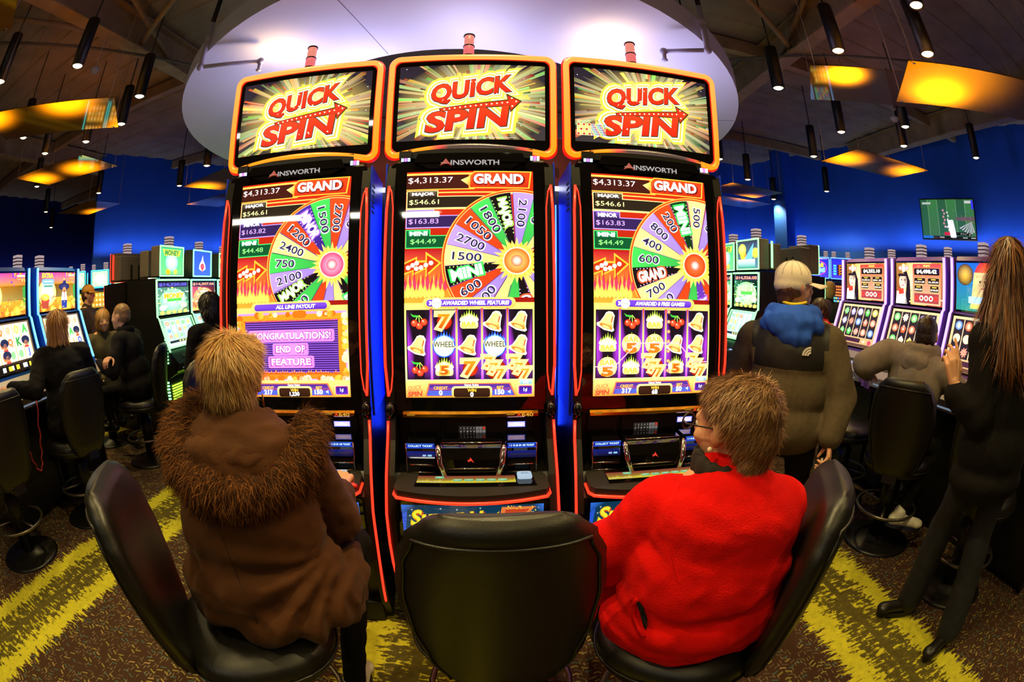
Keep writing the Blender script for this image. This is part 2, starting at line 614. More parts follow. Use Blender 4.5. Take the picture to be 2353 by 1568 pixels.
for a in (-150, -30, 90):
    d = V((cos(radians(a)), sin(radians(a)), 0)) * 2.1
    g = G(); g.tube([d + V((0, 0, .15)), d + V((0, 0, 1.38))], 0.008, 6)
    g.build('suspension_rod', black_satin, canopy)
# sprinkler drops: pipe past the rim, elbow, arm under the disc, head
pipe_w = mat('white_pipe', (200, 194, 214), 0.45)
def sprinkler(a, e, label):
    t = thing('sprinkler_pipe', label, 'pipe', (a[0], a[1], 0), 0, 'sprinkler drops at the canopy rim')
    e = (e[0] - a[0], e[1] - a[1])
    g = G(); g.tube([(0, 0, 3.02), (0, 0, 4.22)], 0.016, 8); g.build('drop_rod', black_satin, t)
    g = G(); g.tube([(0, 0, 3.05), (0, 0, 2.76), (0, 0, 2.735)], 0.017, 10)
    g.tube([(0, 0, 2.735), (e[0], e[1], 2.735)], 0.013, 10); g.ell((0, 0, 2.735), (.024, .024, .024)); g.ell((0, 0, 2.93), (.021, .021, .03))
    g.build('arm', pipe_w, t)
    g = G(); g.ell((e[0], e[1], 2.735), (.022, .022, .022)); g.tube([(e[0], e[1], 2.735), (e[0], e[1], 2.69)], 0.012, 8)
    g.lathe([(0.018, 2.675), (0.018, 2.679), (0.004, 2.682)], 10, X=M.Translation((e[0], e[1], 0)))
    g.build('sprinkler_head', pipe_w, t)
sprinkler((-1.70, 1.80), (-1.36, 1.95), 'white sprinkler pipe drop at the canopy rim above the machine of the woman in brown')
sprinkler((1.02, 1.98), (0.80, 2.08), 'white sprinkler pipe drop at the canopy rim above the machine of the woman in red')

# ------------------------------------------------------------------ pendant cylinder downlights
lamp_lens = mat('lamp_lens', (255, 240, 190), 0.4, emit=(255, 238, 190), es=3.2, samp='NONE')
lamp_body = mat('lamp_body', (14, 12, 12), 0.45)
def make_lamp(loc, label, h=0.42, w=LAMP_W, light=True):
    t = thing('pendant_lamp', label, 'ceiling lamp', loc, 0, 'black cylinder pendant lamps')
    g = G(); g.lathe([(0.0, h), (0.058, h), (0.06, h - .01), (0.06, 0.0), (0.05, -.002), (0.048, 0.012), (0.0, 0.012)], 20)
    g.build('lamp_housing', lamp_body, t)
    g = G(); g.tube([(0, 0, h), (0, 0, 4.21 - loc[2])], 0.007, 6); g.build('stem', lamp_body, t)
    g = G(); g.lathe([(0.0, -.008), (0.03, -.006), (0.046, 0.004), (0.048, 0.011)], 18); g.build('lens', lamp_lens, t)
    if light:
        ld = bpy.data.lights.new('lamp_light', 'SPOT')
        ld.energy = w * 4; ld.color = LAMP_COL; ld.spot_size = radians(118); ld.spot_blend = 0.7; ld.shadow_soft_size = 0.045
        lo = bpy.data.objects.new('lamp_light', ld); COL.objects.link(lo)
        lo.parent = t; lo.location = (0, 0, -0.06)
    return t
LAMPS = [
    (-3.06, 1.63, 3.2, 'pendant lamp over the long amber panel on the left, directly above its bright spot'),
    (-3.69, 1.09, 3.2, 'pendant lamp cut by the left edge above the long amber panel'),
    (-3.11, 2.50, 3.2, 'pendant lamp between the long left amber panel and the canopy rim'),
    (-3.75, 2.83, 3.2, 'pendant lamp peeking from behind the end of the long left amber panel'),
    (-4.76, 1.99, 3.2, 'pendant lamp just under the long left amber panel, nearer the left edge'),
    (-4.45, 2.82, 3.2, 'pendant lamp over the diamond amber panel at its upper corner'),
    (-5.10, 2.55, 3.2, 'pendant lamp above the left tip of the diamond amber panel'),
    (-6.55, 3.22, 3.2, 'pendant lamp under the left tip of the diamond amber panel'),
    (-4.05, 4.84, 3.2, 'pendant lamp before the blue wall, above the amber panels beside the left machine'),
    (-5.14, 5.44, 3.2, 'pendant lamp before the blue wall, left of the two amber panels by the left machine'),
    (-6.40, 4.55, 3.2, 'pendant lamp over the small reddish amber panel near the dark wall end'),
    (-8.18, 4.35, 3.2, 'distant pendant lamp before the dark navy wall, upper one of two'),
    (-9.71, 5.38, 3.2, 'distant pendant lamp before the dark navy wall, lower one of two'),
    (2.28, 1.27, 3.2, 'pendant lamp at the very top edge above the right amber panels'),
    (2.25, 2.16, 3.2, 'pendant lamp right above the spot on the nearer-centre big right amber panel'),
    (2.44, 1.43, 2.97, 'pendant lamp above the upper corner of the big overlapping right amber panel'),
    (2.22, 3.03, 3.2, 'pendant lamp between the canopy rim and the big right amber panels'),
    (3.83, 2.86, 3.2, 'pendant lamp below the overlap of the two big right amber panels'),
    (3.42, 3.55, 3.2, 'pendant lamp above the left corner of the flat diamond panel on the right'),
    (4.30, 3.30, 3.2, 'pendant lamp above the right half of the flat diamond panel by the television'),
    (3.74, 4.52, 3.2, 'pendant lamp before the dark ceiling edge left of the right diamond panel'),
    (5.23, 2.68, 3.2, 'pendant lamp before the blue wall above the television'),
    (3.64, 6.20, 3.2, 'pendant lamp beside the amber panel tip right of the red-clad machine'),
    (5.19, 6.00, 3.2, 'pendant lamp before the blue wall below the right diamond panel'),
    (4.84, 7.27, 3.2, 'farthest pendant lamp before the blue wall right of the canopy'),
    (2.73, 5.38, 3.2, 'pendant lamp just outside the canopy rim at the right machine top'),
]
for x, y, z, lb in LAMPS:
    make_lamp((x, y, z), lb)
# unseen pendant lamps added out of view to light chairs, people and floor
for x, y, w, lb in ((-1.05, .95, 22, 'added unseen pendant lamp above the woman in the brown coat'), (-.05, 1.20, 26, 'added unseen pendant lamp above the empty chair'), (.95, 1.05, 17, 'added unseen pendant lamp above the woman in red'),
                    (-1.25, -.25, 11, 'added unseen pendant lamp over the aisle behind the woman in brown'), (-2.35, -.35, 15, 'added unseen pendant lamp over the aisle, over the yellow carpet band behind the turned chair'), (.35, -.95, 7, 'added unseen pendant lamp over the aisle behind the empty chair'), (1.75, -.20, 11, 'added unseen pendant lamp over the aisle behind the woman in red'), (2.9, -.6, 14, 'added unseen pendant lamp over the aisle behind the long-haired woman')):
    make_lamp((x, y, 3.2), lb, w=w)
# smoke detector style white dome
for x, y, lb in ((3.86, 3.02, 'small white ceiling sensor dome under the dark beam near the right diamond panel'), (-3.5, 2.1, 'small white sensor on the conduit beside the left canopy rim')):
    g = G(); g.lathe([(0.0, 0.0), (.03, .006), (.05, .03), (.055, .05), (0, .05)], 16); g.tube([(0, 0, .05), (0, 0, 4.2 - 3.45)], .006, 6)
    tag(g.build('sensor_dome', mat('white_plastic', (210, 205, 195), 0.5), None, (x, y, 3.45 if x < 0 else 3.3)), lb, 'sensor')

# ------------------------------------------------------------------ amber acrylic ceiling panels
def amber_mats():
    t = NT('amber_acrylic')
    t.t.nodes.remove(t.b)
    tr = t.n('ShaderNodeBsdfTranslucent'); tr.inputs[0].default_value = (0.42, 0.19, 0.004, 1)
    df = t.n('ShaderNodeBsdfDiffuse'); df.inputs[0].default_value = (0.40, 0.19, 0.02, 1)
    gl = t.n('ShaderNodeBsdfGlossy', i_Roughness=0.05); gl.inputs[0].default_value = (1, 0.75, 0.45, 1)
    m1 = t.n('ShaderNodeMixShader'); m1.inputs[0].default_value = 0.45
    t.l(tr.outputs[0], m1.inputs[1]); t.l(df.outputs[0], m1.inputs[2])
    fr = t.n('ShaderNodeFresnel', i_IOR=1.5)
    fa = t.math('ADD', fr.outputs[0], 0.22, clamp=True)
    m2 = t.n('ShaderNodeMixShader'); t.l(fa, m2.inputs[0])
    t.l(m1.outputs[0], m2.inputs[1]); t.l(gl.outputs[0], m2.inputs[2]); t.l(m2.outputs[0], t.out.inputs[0])
    u = NT('amber_acrylic_top')
    u.t.nodes.remove(u.b)
    tp = u.n('ShaderNodeBsdfTransparent'); tp.inputs[0].default_value = (1.0, 0.80, 0.45, 1)
    u.l(tp.outputs[0], u.out.inputs[0])
    return [t.m, u.m]
AMB = amber_mats()
def amber(corner, al, ac, z, label, tilt=0.0):
    c0, a, b = V((*corner, 0)), V((*al, 0)), V((*ac, 0))
    ctr = c0 + (a + b) / 2
    t = thing('amber_panel', label, 'hanging panel', (ctr.x, ctr.y, z), 0, 'amber acrylic panels under the ceiling')
    q = [c0 - ctr, c0 + a - ctr, c0 + a + b - ctr, c0 + b - ctr]
    g = G()
    lo = [(p.x, p.y, p.x * 0 + tilt * p.y) for p in q]; hi = [(p[0], p[1], p[2] + .008) for p in lo]
    g.add(lo + hi, [(0, 1, 2, 3), (4, 5, 6, 7), (0, 1, 5, 4), (1, 2, 6, 5), (2, 3, 7, 6), (3, 0, 4, 7)]); g.mi = [0, 1, 1, 1, 1, 1]
    g.build('sheet', AMB, t)
    for p in q:
        k = p * 0.93
        g = G(); g.tube([(k.x, k.y, tilt * k.y), (k.x, k.y, 4.17 - z)], .003, 5); g.build('cable', steel, t)
        g = G(); g.lathe([(0, -.006), (.009, -.005), (.009, -.001)], 10, X=M.Translation((k.x, k.y, tilt * k.y))); g.build('bolt', chrome, t)
amber((-2.73, 1.92), (-.90, -.88), (-.45, .45), 2.9, 'long amber panel at the left edge, mirroring the colourful machines')
amber((-4.04, 2.55), (-1.17, -.38), (-.07, .63), 2.9, 'diamond amber panel with two bright spots under the long left panel')
amber((-5.76, 3.91), (-1.05, 0), (.10, .64), 2.9, 'small reddish amber panel hanging lowest before the dark wall end')
amber((-4.27, 4.60), (1.0, -.34), (.30, .60), 2.9, 'upper of two amber panels behind the left main machine')
amber((-5.05, 5.57), (1.1, -.2), (.25, .62), 2.9, 'lower of two amber panels behind the left main machine')
amber((-2.45, 0.652), (.57, -.27), (-.60, -1.02), 2.9, 'amber panel corner in the upper left of the view')
amber((1.95, 2.21), (.90, -.62), (.36, .50), 3.0, 'big amber panel right of the canopy, half behind another panel')
amber((1.98, 1.32), (.86, -.74), (.36, .46), 2.7, 'big orange panel at the right edge with many machine reflections')
amber((3.27, 3.83), (.02, -.63), (1.13, -.16), 2.9, 'flat diamond amber panel with two spots left of the television')
amber((3.72, 6.15), (-.95, -.12), (.15, -.62), 2.9, 'upper of two amber panels behind the right main machine')
amber((4.1, 7.0), (-1.1, -.1), (.1, -.62), 2.9, 'lower of two amber panels behind the right main machine')

# ------------------------------------------------------------------ fluorescent fitting behind the photographer (mirrored in the machine glass)
for x, y, L, lb in ((-1.96, -2.10, 1.02, 'longer white fluorescent batten over the aisle, mirrored in the machine screen that congratulates'), (-.58, -1.98, .46, 'short white fluorescent batten over the aisle, mirrored in the middle main machine screen')):
    t = thing('batten_light', lb, 'ceiling light', (x, y, 2.80), radians(4))
    g = G(); g.box((0, 0, .05), (L + .08, .12, .06), bev=.01); g.build('batten_housing', mat('white_plastic'), t)
    g = G(); g.box((0, 0, -.005), (L, .10, .05), 0, None, .012, lin((255, 248, 225))); g.build('diffuser', screen_mat('fluorescent_diffuser', 22.0), t)
    for sx in (-.4, .4):
        g = G(); g.tube([(sx * L, 0, .08), (sx * L, 0, 1.37)], .005, 6); g.build('cable', steel, t)

# unseen area lights added along the walls to brighten the blue paint
def wall_fill(a, b_, z, w, off=.22):
    d = V((b_[0] - a[0], b_[1] - a[1], 0)); L = d.length; nrm = V((d.y, -d.x, 0)).normalized()
    m = V(((a[0] + b_[0]) / 2, (a[1] + b_[1]) / 2, z)) + nrm * off
    l = bpy.data.lights.new('wall_fill_light', 'AREA'); l.shape = 'RECTANGLE'; l.size = L; l.size_y = .06; l.energy = w; l.color = (.55, .70, 1.0); l.spread = radians(150)
    o = bpy.data.objects.new('wall_fill_light', l); COL.objects.link(o); o.location = m
    up = V((0, 0, 1)) * .8 - nrm * .6; X = frame_(up.normalized(), d.normalized()); o.rotation_euler = X.to_euler()
def frame_(z, x):
    y = z.cross(x).normalized(); z = -z; y = z.cross(x)
    return M(((x.x, y.x, z.x), (x.y, y.y, z.y), (x.z, y.z, z.z)))
for a, b_, w in (((-7.35, 5.2), (-6.05, 8.0), 4.5), ((-6.05, 8.0), (5.0, 8.75), 13), ((5.0, 8.75), (6.35, 5.05), 5), ((6.35, 5.05), (6.75, 3.75), 2.6), ((6.75, 3.75), (7.95, -.6), 8)):
    wall_fill(a, b_, 2.35, w)
wall_fill((-11.5, -4.0), (-11.5, 9.0), 2.2, 10)

# ------------------------------------------------------------------ television
t = thing('television', 'wall television showing a football game on a green field', 'television', (6.38, 4.06, 2.75))
az = atan2(-0.60, -0.80)
g = G(); g.box((0, 0.03, 0), (1.06, .05, .63), bev=.008); g.build('tv_case', black_satin, t)
a = Art(0, 0, 320, 180, 1.02, .585)
a.rect(0, 0, 320, 180, (60, 130, 70), (70, 120, 90))
a.L = 1
for i in range(0, 6):
    if i % 2 == 0:
        a.rect(i * 56 - 10, 0, i * 56 + 40, 180, (44, 98, 66), (52, 108, 88))
for i in range(6):
    a.line([(i * 56 + 44, 0), (i * 56 + 44, 180)], 1.5, (150, 190, 150))
a.L = 2
for i in range(6):
    a.circ(132 + (i % 2) * 6, 50 + i * 15, 6, (220, 150, 170), n=8)
    a.circ(156 + (i % 2) * 4, 60 + i * 16, 5, (235, 235, 245), n=8)
a.poly([(200, 82), (320, 78), (320, 96), (206, 96)], (110, 90, 105))
for i in range(7):
    a.poly([(300, 100), (222 + i * 14, 130 + i * 8 - (i > 4) * (i - 4) * 14), (230 + i * 14, 134 + i * 7 - (i > 4) * (i - 4) * 14)], (214, 205, 225))
a.rect(10, 12, 62, 22, (190, 205, 200)); a.rect(268, 6, 306, 18, (214, 214, 220)); a.rect(306, 4, 320, 44, (60, 60, 255))
a.rect(130, 150, 196, 164, (230, 40, 80)); a.rect(196, 150, 292, 164, (20, 20, 24)); a.rect(0, 168, 60, 180, (40, 120, 240)); a.rect(60, 168, 320, 180, (24, 26, 34))
a.L = 3
for i, x in enumerate((100, 170, 240, 290)):
    a.rect(x, 172, x + 28, 176, (200, 205, 215))
a.text('1ST & 10', 244, 157, 7, (220, 220, 220))
a.build('tv_screen', SCR_D, t)
g = G(); g.box((0, .15, 0), (.2, .2, .2)); g.box((0, .24, 0), (.3, .02, .3)); g.build('wall_bracket', black_satin, t)
t.rotation_euler = (radians(6), 0, radians(-67))

# ================================================================== MAIN SLOT MACHINES
YEL, RED, GRN, PUR, BLK = (252, 240, 140), (240, 72, 26), (70, 210, 84), (186, 150, 246), (24, 14, 18)

def flame(a, x, y, w, h, c0, c1, tip=None):
    tip = tip or c1
    pts = [(x, y), (x - w * .5, y - h * .15), (x - w * .42, y - h * .42), (x - w * .1, y - h * .7), (x + w * .05, y - h), (x + w * .18, y - h * .66), (x + w * .44, y - h * .4), (x + w * .5, y - h * .15)]
    cols = [c0, c0, c0, c1, tip, c1, c0, c0]
    a.poly(pts, cols, convex=False)

def spiky(a, x, y, r0, r1, n, c0, c1):
    for i in range(n):
        t0, t1, tm = 2 * pi * i / n, 2 * pi * (i + 1) / n, 2 * pi * (i + .5) / n
        rr = r1 * (0.85 + 0.3 * ((i * 7) % 5) / 5)
        a.poly([(x, y), (x + r0 * cos(t0), y + r0 * sin(t0)), (x + rr * cos(tm), y + rr * sin(tm)), (x + r0 * cos(t1), y + r0 * sin(t1))], [c0, c0, c1, c0])

def symbol(a, k, x, y, L):
    """One reel symbol centred on x, y (cell about 145 x 145 px)."""
    W_ = (255, 255, 240)
    a.L = L
    if k == 'cherry':
        a.line([(x - 6, y - 30), (x - 22, y + 10)], 5, (190, 220, 90)); a.line([(x + 2, y - 34), (x + 6, y + 22)], 5, (190, 220, 90)); a.line([(x + 4, y - 34), (x + 32, y + 2)], 5, (190, 220, 90))
        a.poly([(x - 48, y - 46), (x - 30, y - 36), (x + 10, y - 32), (x - 8, y - 20), (x - 36, y - 26)], (60, 190, 60), False)
        a.L = L + 1
        for dx, dy in ((-24, 12), (32, 6), (5, 28)):
            a.circ(x + dx, y + dy, 21, (200, 34, 18), (255, 110, 60), 16)
        a.L = L + 2
        for dx, dy in ((-30, 5), (26, -1), (-1, 20)):
            a.circ(x + dx, y + dy, 5, (255, 220, 190), n=8)
    elif k == '7':
        a.circ(x + 4, y + 6, 44, (170, 24, 8), (255, 80, 20), 20)
        a.L = L + 1
        a.text('7', x, y, 96, (255, 250, 150), w=84, bold=.09, shear=.05)
        for i in range(5):
            flame(a, x - 34 + i * 17, y - 36, 20, 22, (255, 250, 170), (255, 220, 60))
        a.L = L + 2
        a.text('7', x, y + 2, 78, (255, 150, 30), w=62, bold=.03, shear=.05, c2=(230, 80, 10))
    elif k == '777':
        a.circ(x + 4, y + 8, 60, (150, 24, 8), (240, 70, 14), 20)
        for i, (dx, dy) in enumerate(((-36, -34), (-6, 0), (30, 36))):
            a.L = L + 1 + i * 2
            a.text('7', x + dx, y + dy, 74, (255, 250, 150), w=66, bold=.10)
            for q in range(3):
                flame(a, x + dx - 20 + q * 18, y + dy - 28, 18, 16, (255, 250, 170), (255, 220, 60))
            a.L = L + 2 + i * 2
            a.text('7', x + dx, y + dy + 1, 56, (255, 170, 50), w=46, bold=.02, c2=(235, 100, 14))
    elif k in ('bar', '5', 'bar5'):
        for i in range(7):
            flame(a, x - 42 + i * 14, y + 6, 26, 44 + 34 * (1 - abs(i - 3) / 3), (255, 252, 200), (190, 230, 60))
        a.rrect(x - 52, y - 2, x + 52, y + 46, 16, (255, 250, 200), (250, 240, 130))
        a.L = L + 1
        if k == 'bar':
            a.text('BAR', x, y + 22, 28, (250, 200, 60), w=80, bold=.03)
        elif k == '5':
            a.text('5', x, y + 14, 52, (255, 170, 60), w=46, bold=.08); a.L = L + 2
            a.text('5', x, y + 14, 46, (206, 90, 20), w=38, bold=.03)
        else:
            a.circ(x, y, 60, (255, 240, 140), (255, 255, 230), 20)
            a.L = L + 2
            a.text('BAR', x, y - 26, 30, (255, 190, 60), w=84, bold=.02)
            a.text('5', x, y + 26, 54, (240, 120, 30), w=56, bold=.06)
    elif k == 'bell':
        X = lambda p: (x + p[0] * .92 - p[1] * .39, y + p[0] * .39 + p[1] * .92)
        body = [(-14, -50), (6, -54), (24, -40), (30, -10), (40, 20), (52, 34), (46, 46), (0, 54), (-46, 46), (-52, 34), (-38, 20), (-30, -10), (-26, -38)]
        a.poly([X((p[0] * 1.12, p[1] * 1.1)) for p in body], (255, 252, 214), False)
        a.L = L + 1
        a.poly([X((p[0] * .9, p[1] * .9)) for p in body], [(255, 240, 150)] * 4 + [(255, 170, 70)] * 4 + [(255, 220, 120)] * 5, False)
        a.L = L + 2
        a.poly([X((40 * cos(t * pi / 8), 36 + 13 * sin(t * pi / 8))) for t in range(16)], (240, 130, 50))
        a.L = L + 3
        a.poly([X((26 * cos(t * pi / 8) + 4, 38 + 9 * sin(t * pi / 8))) for t in range(16)], (255, 214, 120))
        a.poly([X((14, -36)), X((22, -34)), X((26, 0)), X((20, 4))], (226, 90, 40))
    elif k == 'wheel':
        for i in range(7):
            flame(a, x - 48 + i * 16, y - 14, 26, 40 + 36 * (1 - abs(i - 3) / 3), (120, 190, 255), (40, 90, 255))
        a.circ(x, y + 10, 66, (40, 90, 250), n=28)
        a.L = L + 1
        a.circ(x, y + 10, 60, (200, 225, 255), (255, 255, 255), 28)
        for i in range(5):
            flame(a, x - 34 + i * 17, y - 20, 20, 24 + 22 * (1 - abs(i - 2) / 2), (235, 250, 255), (150, 210, 255))
        a.L = L + 2
        a.text('WHEEL', x, y - 1, 36, (255, 250, 190), w=128, bold=.05); a.L = L + 3
        a.text('WHEEL', x, y - 1, 32, (70, 70, 40), w=122, bold=.012)
        a.text('FEATURE', x, y + 36, 13, (236, 180, 240), w=70)

WHEELS = {
    'C': (808, 706, 0, ['1500', '2700', '1050', '1800', 'MAJOR', '2100', '0', '', '', '', '', '', '', 'GRAND', 'g0', '0', '00', '600', 'MINI'],
          {}),
}
SEG = {  # (label, colour) at angles 175 + 18*k clockwise ... listed from 212 degrees down to 30 degrees
    'C': [(300, '0', YEL), (283, 'GRAND', BLK), (265, '', GRN), (248, '0', YEL), (229, '1200', PUR), (210.5, '600', RED), (193, 'MINI', BLK), (175, '1500', YEL), (157, '2700', PUR), (139, '1050', RED), (121.5, '1800', GRN), (104, 'MAJOR', BLK), (84, '2100', PUR), (66, '500', GRN), (48, '', YEL), (318, '', PUR)],
    'L': [(300, 'MINI', BLK), (283, '0', YEL), (265, '', PUR), (248, '0', RED), (229, '900', GRN), (211, 'MAJOR', BLK), (194, '2100', PUR), (176, '750', GRN), (157.5, '2400', YEL), (139, '1200', RED), (121, 'MINOR', (70, 40, 150)), (103, '1500', GRN), (85, '2700', RED), (66, '900', PUR), (48, '', YEL), (318, '', GRN)],
    'R': [(300, '0', RED), (283, 'MINOR', (120, 60, 190)), (265, '', GRN), (248, '', RED), (229, '900', PUR), (211, '700', YEL), (193, 'GRAND', BLK), (175, '600', GRN), (157, '400', YEL), (139, '800', PUR), (121, '200', RED), (104, 'MINI', (16, 60, 26)), (85, '500', YEL), (66, '300', PUR), (48, '', RED), (318, '', YEL)],
}
REELS = {
    'C': [['cherry', '7', 'bar', 'bell', 'bell'], ['bell', 'wheel', 'bell', 'wheel', 'bell'], ['cherry', '5', '7', '777', '777']],
    'R': [['bell', 'cherry', 'bar', 'cherry', 'bell'], ['bar', 'bar5', 'bar5', 'bell', 'bell'], ['bar5', 'bar', '777', '5', '777']],
}
BARS = {'L': ('217', '1,230', '150', '$44.48', '$163.82'), 'C': ('0', '0', '150', '$44.49', '$163.83'), 'R': ('317', '68', '50', '$44.49', '$163.83')}

def main_art(k):
    a = Art(153, 150, 908, 1508, .498, .886, 0.00028)
    full = a.clip
    # --- jackpot board
    a.rect(153, 150, 908, 960, (206, 44, 14), (150, 20, 14))
    a.L = 1
    a.rect(153, 160, 560, 172, (255, 220, 90)); a.rect(153, 262, 560, 268, (255, 200, 70))
    a.rect(153, 174, 522, 262, (64, 22, 16))
    a.rect(153, 282, 700, 290, (255, 200, 90)); a.rect(153, 386, 700, 392, (255, 210, 120))
    a.poly([(150, 640), (420, 640), (420, 960), (150, 960)], [(196, 30, 40), (170, 24, 36), (250, 150, 40), (255, 170, 50)])
    a.L = 2
    a.poly([(527, 178), (558, 150), (900, 150), (886, 262), (527, 262)], [(255, 190, 60)] * 5)
    a.poly([(478, 208), (544, 176), (534, 250)], [(255, 250, 150), (255, 210, 60), (230, 110, 10)])
    a.L = 3
    a.poly([(534, 182), (562, 157), (890, 157), (878, 255), (534, 255)], [(240, 100, 40), (232, 80, 30), (224, 64, 24), (190, 40, 16), (200, 44, 18)])
    a.text('$4,313.37', 297, 208, 42, (255, 255, 255), w=268, c2=(255, 200, 190))
    a.L = 4
    a.text('GRAND', 705, 206, 62, (120, 16, 10), w=300, bold=.06)
    a.L = 5
    a.text('GRAND', 702, 201, 58, (255, 255, 255), w=288, bold=.045)
    board = [('MAJOR', '$546.61', (250, 240, 150), (40, 30, 20), 272, (255, 255, 170)), ('MINOR', BARS[k][4], (190, 160, 255), (50, 30, 80), 392, (215, 170, 255)), ('MINI', BARS[k][3], (60, 240, 110), (10, 80, 40), 514, (150, 255, 130))]
    for nm, amt, edge, dark, y, tc in board:
        tw = {'MAJOR': 190, 'MINOR': 168, 'MINI': 148}[nm]
        a.L = 3
        a.poly([(156, y), (156 + tw, y), (156 + tw, y + 36), (680, y + 36), (680, y + 114), (156, y + 114)], edge, False)
        a.L = 4
        a.poly([(162, y + 5), (150 + tw, y + 5), (150 + tw, y + 41), (680, y + 41), (680, y + 108), (162, y + 108)], [dark] * 6, False)
        a.L = 5
        a.rrect(172, y + 4, 146 + tw, y + 44, 10, tuple(min(255, c * 2 + 20) for c in dark), dark)
        a.L = 6
        a.text(nm, 160 + tw / 2, y + 24, 24, (255, 255, 255), w=tw * .68, bold=.05)
        a.text(amt, 262, y + 74, 34, tc, w=178 if len(amt) > 6 else 152)
    # --- prize wheel, cut by the screen edge
    a.clip = (153, 150, 908, 922)
    wx, wy, R_ = 808, 706, 418
    a.L = 8
    a.ring(wx, wy, R_ - 10, R_ + 20, (255, 236, 150), (255, 170, 40), 72, 20, 340)
    a.L = 9
    a.ring(wx, wy, R_ + 4, R_ + 13, (235, 70, 20), None, 72, 20, 340)
    for ang, lb, c in SEG[k]:
        a.L = 9
        dk = tuple(int(q * .78) for q in c)
        for j in range(4):
            t0, t1 = radians(ang - 9 + 4.5 * j), radians(ang - 9 + 4.5 * (j + 1))
            a.poly([(wx, wy), (wx + R_ * cos(t0), wy - R_ * sin(t0)), (wx + R_ * cos(t1), wy - R_ * sin(t1))], [dk, c, c])
        a.L = 10
        for sg in (-9, 9):
            t = radians(ang + sg)
            a.line([(wx + 100 * cos(t), wy - 100 * sin(t)), (wx + R_ * cos(t), wy - R_ * sin(t))], 3, (110, 60, 120) if c != GRN else (20, 120, 40))
        if lb.isalpha():
            for sg in (-7.6, 7.6):
                for r in range(170, 410, 22):
                    t = radians(ang + sg)
                    a.circ(wx + r * cos(t), wy - r * sin(t), 4, (190, 255, 120) if lb in ('MINI', 'MAJOR') else (255, 190, 240), n=6)
        rt = radians(ang)
        rot = ang - 180
        if lb.isdigit():
            hh = 46
            ww = 42 * len(lb)
            cx = wx + (R_ - 44 - ww / 2) * cos(rt); cyy = wy - (R_ - 44 - ww / 2) * sin(rt)
            a.L = 11
            a.text(lb, cx, cyy, hh + 5, (255, 252, 240), w=ww + 7, rot=rot, bold=.045)
            a.L = 12
            a.text(lb, cx, cyy, hh, (44, 34, 74), w=ww, rot=rot, bold=.012)
        elif lb:
            cx = wx + (R_ - 120) * cos(rt); cyy = wy - (R_ - 120) * sin(rt)
            a.L = 11
            glow = {'MINI': (60, 230, 90), 'MAJOR': (160, 220, 80), 'GRAND': (240, 90, 50), 'MINOR': (170, 110, 250)}[lb]
            a.text(lb, cx, cyy, 66, glow, w=190, rot=rot, bold=.09)
            a.L = 12
            a.text(lb, cx, cyy, 58, (255, 255, 255), w=176, rot=rot, bold=.05)
    a.L = 13
    spiky(a, wx, wy, 96, 138, 26, (255, 210, 70), (255, 236, 120))
    a.L = 14
    spiky(a, wx, wy, 80, 118, 21, (255, 230, 110), (255, 180, 40))
    a.L = 15
    hub = {'L': ((230, 60, 110), (255, 190, 220)), 'C': ((236, 104, 20), (255, 220, 120)), 'R': ((226, 60, 20), (255, 130, 60))}[k]
    a.circ(wx, wy, 82, (255, 244, 190), n=30)
    a.L = 16
    a.circ(wx, wy, 74, hub[0], hub[1], 30)
    a.L = 17
    a.circ(wx, wy, 34, hub[0], (255, 255, 235), 20)
    # --- marquee arrow and flames
    a.L = 8
    a.poly([(150, 712), (228, 676), (228, 700), (278, 700), (278, 648), (372, 716), (278, 800), (278, 752), (200, 790), (200, 764), (150, 786)], (255, 190, 50), False)
    a.L = 9
    a.poly([(150, 722), (220, 690), (220, 712), (286, 712), (286, 668), (356, 716), (286, 780), (286, 740), (208, 774), (208, 754), (150, 774)], (196, 50, 16), False)
    a.L = 10
    for p in ((176, 742), (202, 728), (224, 748), (226, 716), (252, 742), (280, 728), (310, 716)):
        a.circ(p[0], p[1], 14, (255, 245, 210), (255, 255, 255), 12)
    for i in range(10):
        a.L = 9
        flame(a, 160 + i * 26, 880, 24, 90 + 24 * (i % 3), (236, 60, 90), (200, 40, 60))
        a.L = 10
        flame(a, 150 + i * 25, 925, 30, 90 + 26 * ((i * 2) % 3), (255, 220, 90), (255, 170, 60), (255, 240, 170))
    a.clip = full
    # --- lower game
    a.L = 13
    a.rect(153, 950, 908, 1415, (255, 220, 110), (255, 240, 170))
    a.rrect(262, 920, 800, 985, 30, (255, 214, 110), (240, 150, 50))
    a.L = 14
    a.rrect(284, 932, 778, 972, 18, (120, 70, 220), (90, 40, 180))
    a.L = 16
    cap = {'L': 'ALL LINE PAYOUT', 'C': 'AWARDED WHEEL FEATURE!', 'R': 'AWARDED 8 FREE GAMES!'}[k]
    a.text(cap, 570, 952, 22, (255, 255, 255), w={'L': 260, 'C': 380, 'R': 320}[k], bold=.05, shear=.15)
